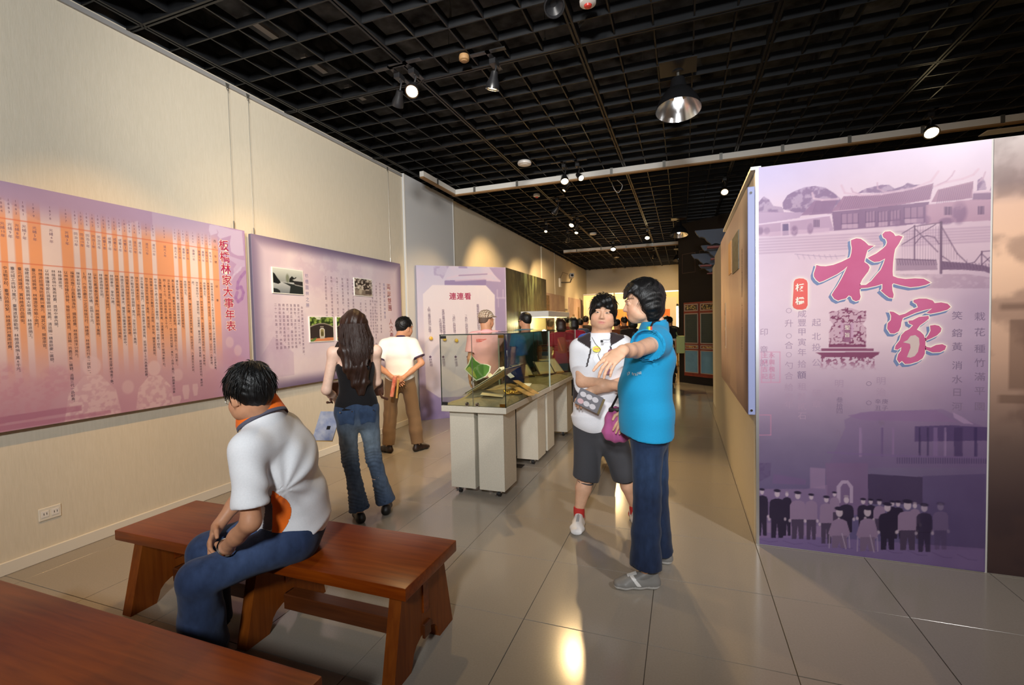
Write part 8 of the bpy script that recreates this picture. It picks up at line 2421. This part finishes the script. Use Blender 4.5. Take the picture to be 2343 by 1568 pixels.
# ------------------------------------------------------------------ 6. people further back
def simple(label, base, F, H, shirt, trous, skin=SK_D, hairc=None, Fh=None, fat=1.0, h=0.013, hair='short', group=None, fem=False, shoes=S(34, 30, 28), sleeve=0.7, tm=None, headtilt=0.1, name_top='shirt', coll=None, arms=None):
    J = skel(base, F, H); L = J['L']
    t = person(label, base, group)
    if arms:
        for q, v in arms.items(): J[q] = L(*v)
    Fh = J['F'] if Fh is None else nrm(Fh)
    hd = Head(J['head'], Fh, nrm(UP + Fh * headtilt), H / 1.7 * 0.98)
    build_body(t, J, hd, skin, h=h, fineh=0.0075, fem=fem, finehead=True,
               hands=tuple(dict(wr=J['wr' + n], d=nrm(J['wr' + n] - J['el' + n]), n=-J['R'] * (1 if n == 'R' else -1), side=J['F'], curl=(0.3, 0.4, 0.3)) for n in 'LR'))
    so = build_top(t, J, name_top, shirt, tm, h=h * 0.85, fat=fat, pad=0.016, sleeve=sleeve, slr=(0.070, 0.074) if sleeve < 0.9 else (0.066, 0.056), fem=fem, wr=(int(abs(base[0] * 100)) % 50, 24, 0.004))
    if coll is not None: collar(so, J, coll, 0.064, 0.036)
    build_legs(t, J, 'trousers', trous, m_cloth, h=h, wr=(5, 20, 0.004), end=0.96)
    for n in 'LR':
        a = J['an' + n]; d = J['F']
        shoe(t, V3(a[0], a[1], 0) - d * 0.06, V3(a[0], a[1], 0) + d * 0.19, 0, shoes, S(24, 22, 22), h=0.010)
    if hair == 'short': hair_cap(hd, t, grow=0.016, nape=-0.06, side=-0.008, h=0.008, tufts=60, seed=int(abs(base[1] * 10)), mt=hairc or m_hair)
    elif hair == 'long':
        def e(S_):
            S_.loft([(hd.p(0, -0.05, 0.02), 0.086, 0.075), (hd.p(0, -0.06, -0.08), 0.085, 0.06), (hd.p(0, -0.06, -0.11), 0.07, 0.04)], hd.R, 0.03)
            S_.ell(hd.p(0, 0.115, -0.04), [0.066, 0.075, 0.085], hd.M, 0.01, True)
        hair_cap(hd, t, grow=0.018, front=-0.2, nape=-0.2, side=-0.2, h=0.008, tufts=60, seed=3, extra=e, mt=hairc or m_hair)
    return t, J, hd, so
def at_xy(px, Y):
    p = at(px, 745, Y); return (p.x, p.y)
# pink polo and checked cap, left of the display case
t, J, hd, so = simple('man in pink polo and checked flat cap, standing left of the glass cases', at_xy(1113, 5.32), F2(-0.38, 0.92), 1.665, lambda V: mixcol(V, S(240, 178, 178), ()), np.array(S(92, 80, 62)), Fh=F2(0.42, 0.9), fat=1.12, h=0.011, hair=None, coll=np.array(S(236, 170, 172)), name_top='polo_shirt')
S_ = Sdf(*bbox([hd.p(-.1, -.12, .0), hd.p(.1, .17, .14)], 0.05), 0.006)
S_.ell(hd.p(0, -0.012, 0.045), [0.088, 0.108, 0.090], hd.M, 0)
S_.ell(hd.p(0, 0.095, 0.052), [0.070, 0.065, 0.016], hd.M, 0.015)
S_.cut(hd.p(0, 0, 0.035), -hd.U + hd.F * 0.12)
def plaid(V):
    L_ = hd.loc(V); a = np.sin((L_[:, 0] + L_[:, 2]) * 130); b_ = np.sin((L_[:, 0] - L_[:, 2] + L_[:, 1] * .5) * 130)
    c = np.tile(np.array(S(196, 176, 150)), (len(V), 1)); c[a > 0.3] = S(142, 112, 90); c[(b_ > 0.55)] = S(104, 78, 66); c[(a > 0.3) & (b_ > 0.55)] = S(226, 214, 196)
    return c
emit_sdf(S_, 'flat_cap', m_cloth, t, plaid)
hair_cap(hd, t, grow=0.004, front=0.1, nape=-0.045, side=-0.0, h=0.007, tufts=0, mt=mat('grey_stubble', S(96, 76, 62), 0.8))
o = MB()
p = J['L'](-0.11, -0.125, 1.33)
text('back_lettering', [(c, 0.03 * i, 0.0, 0.04) for i, c in enumerate('板橋之美')], frame(p, tuple(J['R']), (0, 0, 1), tuple(-J['F'])), m_red_ink, so, bold=0.03)
# teal shirt, glasses, behind the first pane
t, J, hd, so = simple('man with thick black hair in dark teal shirt behind the cases', at_xy(1203, 6.75), F2(-0.55, 0.8), 1.66, np.array(S(62, 108, 124)), np.array(S(48, 50, 58)), Fh=F2(-0.9, 0.42), fat=1.02, h=0.011)
MB().tube([tuple(hd.p(-0.056, 0.10, 0.0)), tuple(hd.p(0.056, 0.10, 0.0))], 0.003, 5).tube([tuple(hd.p(-0.056, 0.10, 0.0)), tuple(hd.p(-0.08, 0.0, 0.0))], 0.002, 5).tube([tuple(hd.p(0.056, 0.10, 0.0)), tuple(hd.p(0.08, 0.0, 0.0))], 0.002, 5).build('spectacles', m_rubber, t)
# red top
t, J, hd, so = simple('woman in dark red top with a coral shoulder strap, behind the cases', at_xy(1283, 7.9), F2(-0.5, 0.86), 1.575, np.array(S(176, 52, 66)), np.array(S(50, 46, 52)), hairc=m_hair_b, hair='long', fem=True, h=0.012)
MB().tube([tuple(J['L'](-0.09, 0.10, 1.2)), tuple(J['L'](-0.085, 0.02, 1.44)), tuple(J['L'](-0.08, -0.10, 1.30)), tuple(J['L'](-0.02, -0.14, 1.1))], 0.014, 6).build('strap', mat('coral_strap', S(232, 96, 80), 0.6), t, smooth=True)
# blue shirt directly behind the teenager
simple('person in royal blue shirt standing right behind the teenager', at_xy(1370, 5.1), F2(-0.25, 0.97), 1.62, np.array(S(34, 84, 178)), np.array(S(86, 66, 50)), fat=1.18, h=0.012, shoes=S(150, 92, 58))
# person with black top and a green bag
t, J, hd, so = simple('woman in black jacket over white blouse with a pale green bag', at_xy(1525, 10.9), F2(-0.2, 0.98), 1.60, lambda V: mixcol(V, S(34, 32, 34), ((V[:, 2] < 1.10, S(206, 200, 196)),)), np.array(S(34, 32, 36)), fem=True, h=0.014, hair='short', sleeve=0.95)
g = thing('shoulder_bag', 'pale green bag hanging beside the woman in the black jacket', 'bag', tuple(J['L'](0.33, 0, 0.9)))
MB().box((-0.02, -0.16, 0.78), (0.16, 0.12, 1.16), Matrix.Translation((J['L'](0.24, 0, 0)[0], J['L'](0.24, 0, 0)[1], 0)), bev=0.03).build('bag_body', mat('pale_green_cloth', S(168, 182, 120), 0.7), g, smooth=True)
MB().tube([tuple(J['L'](0.26, -0.08, 1.14)), tuple(J['L'](0.17, -0.06, 1.42)), tuple(J['L'](0.26, 0.10, 1.14))], 0.012, 6).build('strap', mat('pale_green_strap', S(150, 164, 104), 0.7), g, smooth=True)
# the crowd at the far end
CROWD = [(1294, 10.4, 1.67, S(120, 44, 52), 'short', 'man with dark hair in maroon shirt behind the woman in the red top'),
         (1312, 8.7, 1.60, S(150, 34, 58), 'long', 'woman with bushy black hair in crimson top left of the person in royal blue'),
         (1327, 11.5, 1.60, S(60, 70, 96), 'short', 'reddish-faced visitor far back in slate blue, left of the royal blue shoulder'),
         (1340, 13.0, 1.68, S(56, 50, 48), 'short', 'tall dark-haired visitor in brown-black, farthest left in the crowd behind the teenager'),
         (1412, 10.5, 1.56, S(118, 66, 40), 'short', 'visitor in rusty brown shirt between the teenager and the woman in blue'),
         (1428, 12.6, 1.63, S(88, 56, 42), 'short', 'visitor in dark brown top, further back between the teenager and the woman in blue'),
         (1446, 9.4, 1.60, S(40, 32, 30), 'long', 'long-haired visitor in black behind the pointing arm'),
         (1258, 10.6, 1.58, S(70, 60, 56), 'short', 'visitor in grey-brown seen left of the woman in the red top'),
         (1533, 13.0, 1.60, S(74, 58, 50), 'short', 'visitor in brown just behind the woman in the black jacket')]
for k, (px, Y, H, c, hs, lab) in enumerate(CROWD):
    simple(lab, at_xy(px, Y), F2(-0.3 + 0.12 * (k % 4), 0.95), H, np.array(c), np.array(S(44, 42, 46)), hair=hs, h=0.017, fem=hs == 'long', Fh=F2(-0.6 + 0.25 * (k % 5), 0.8), group=None)
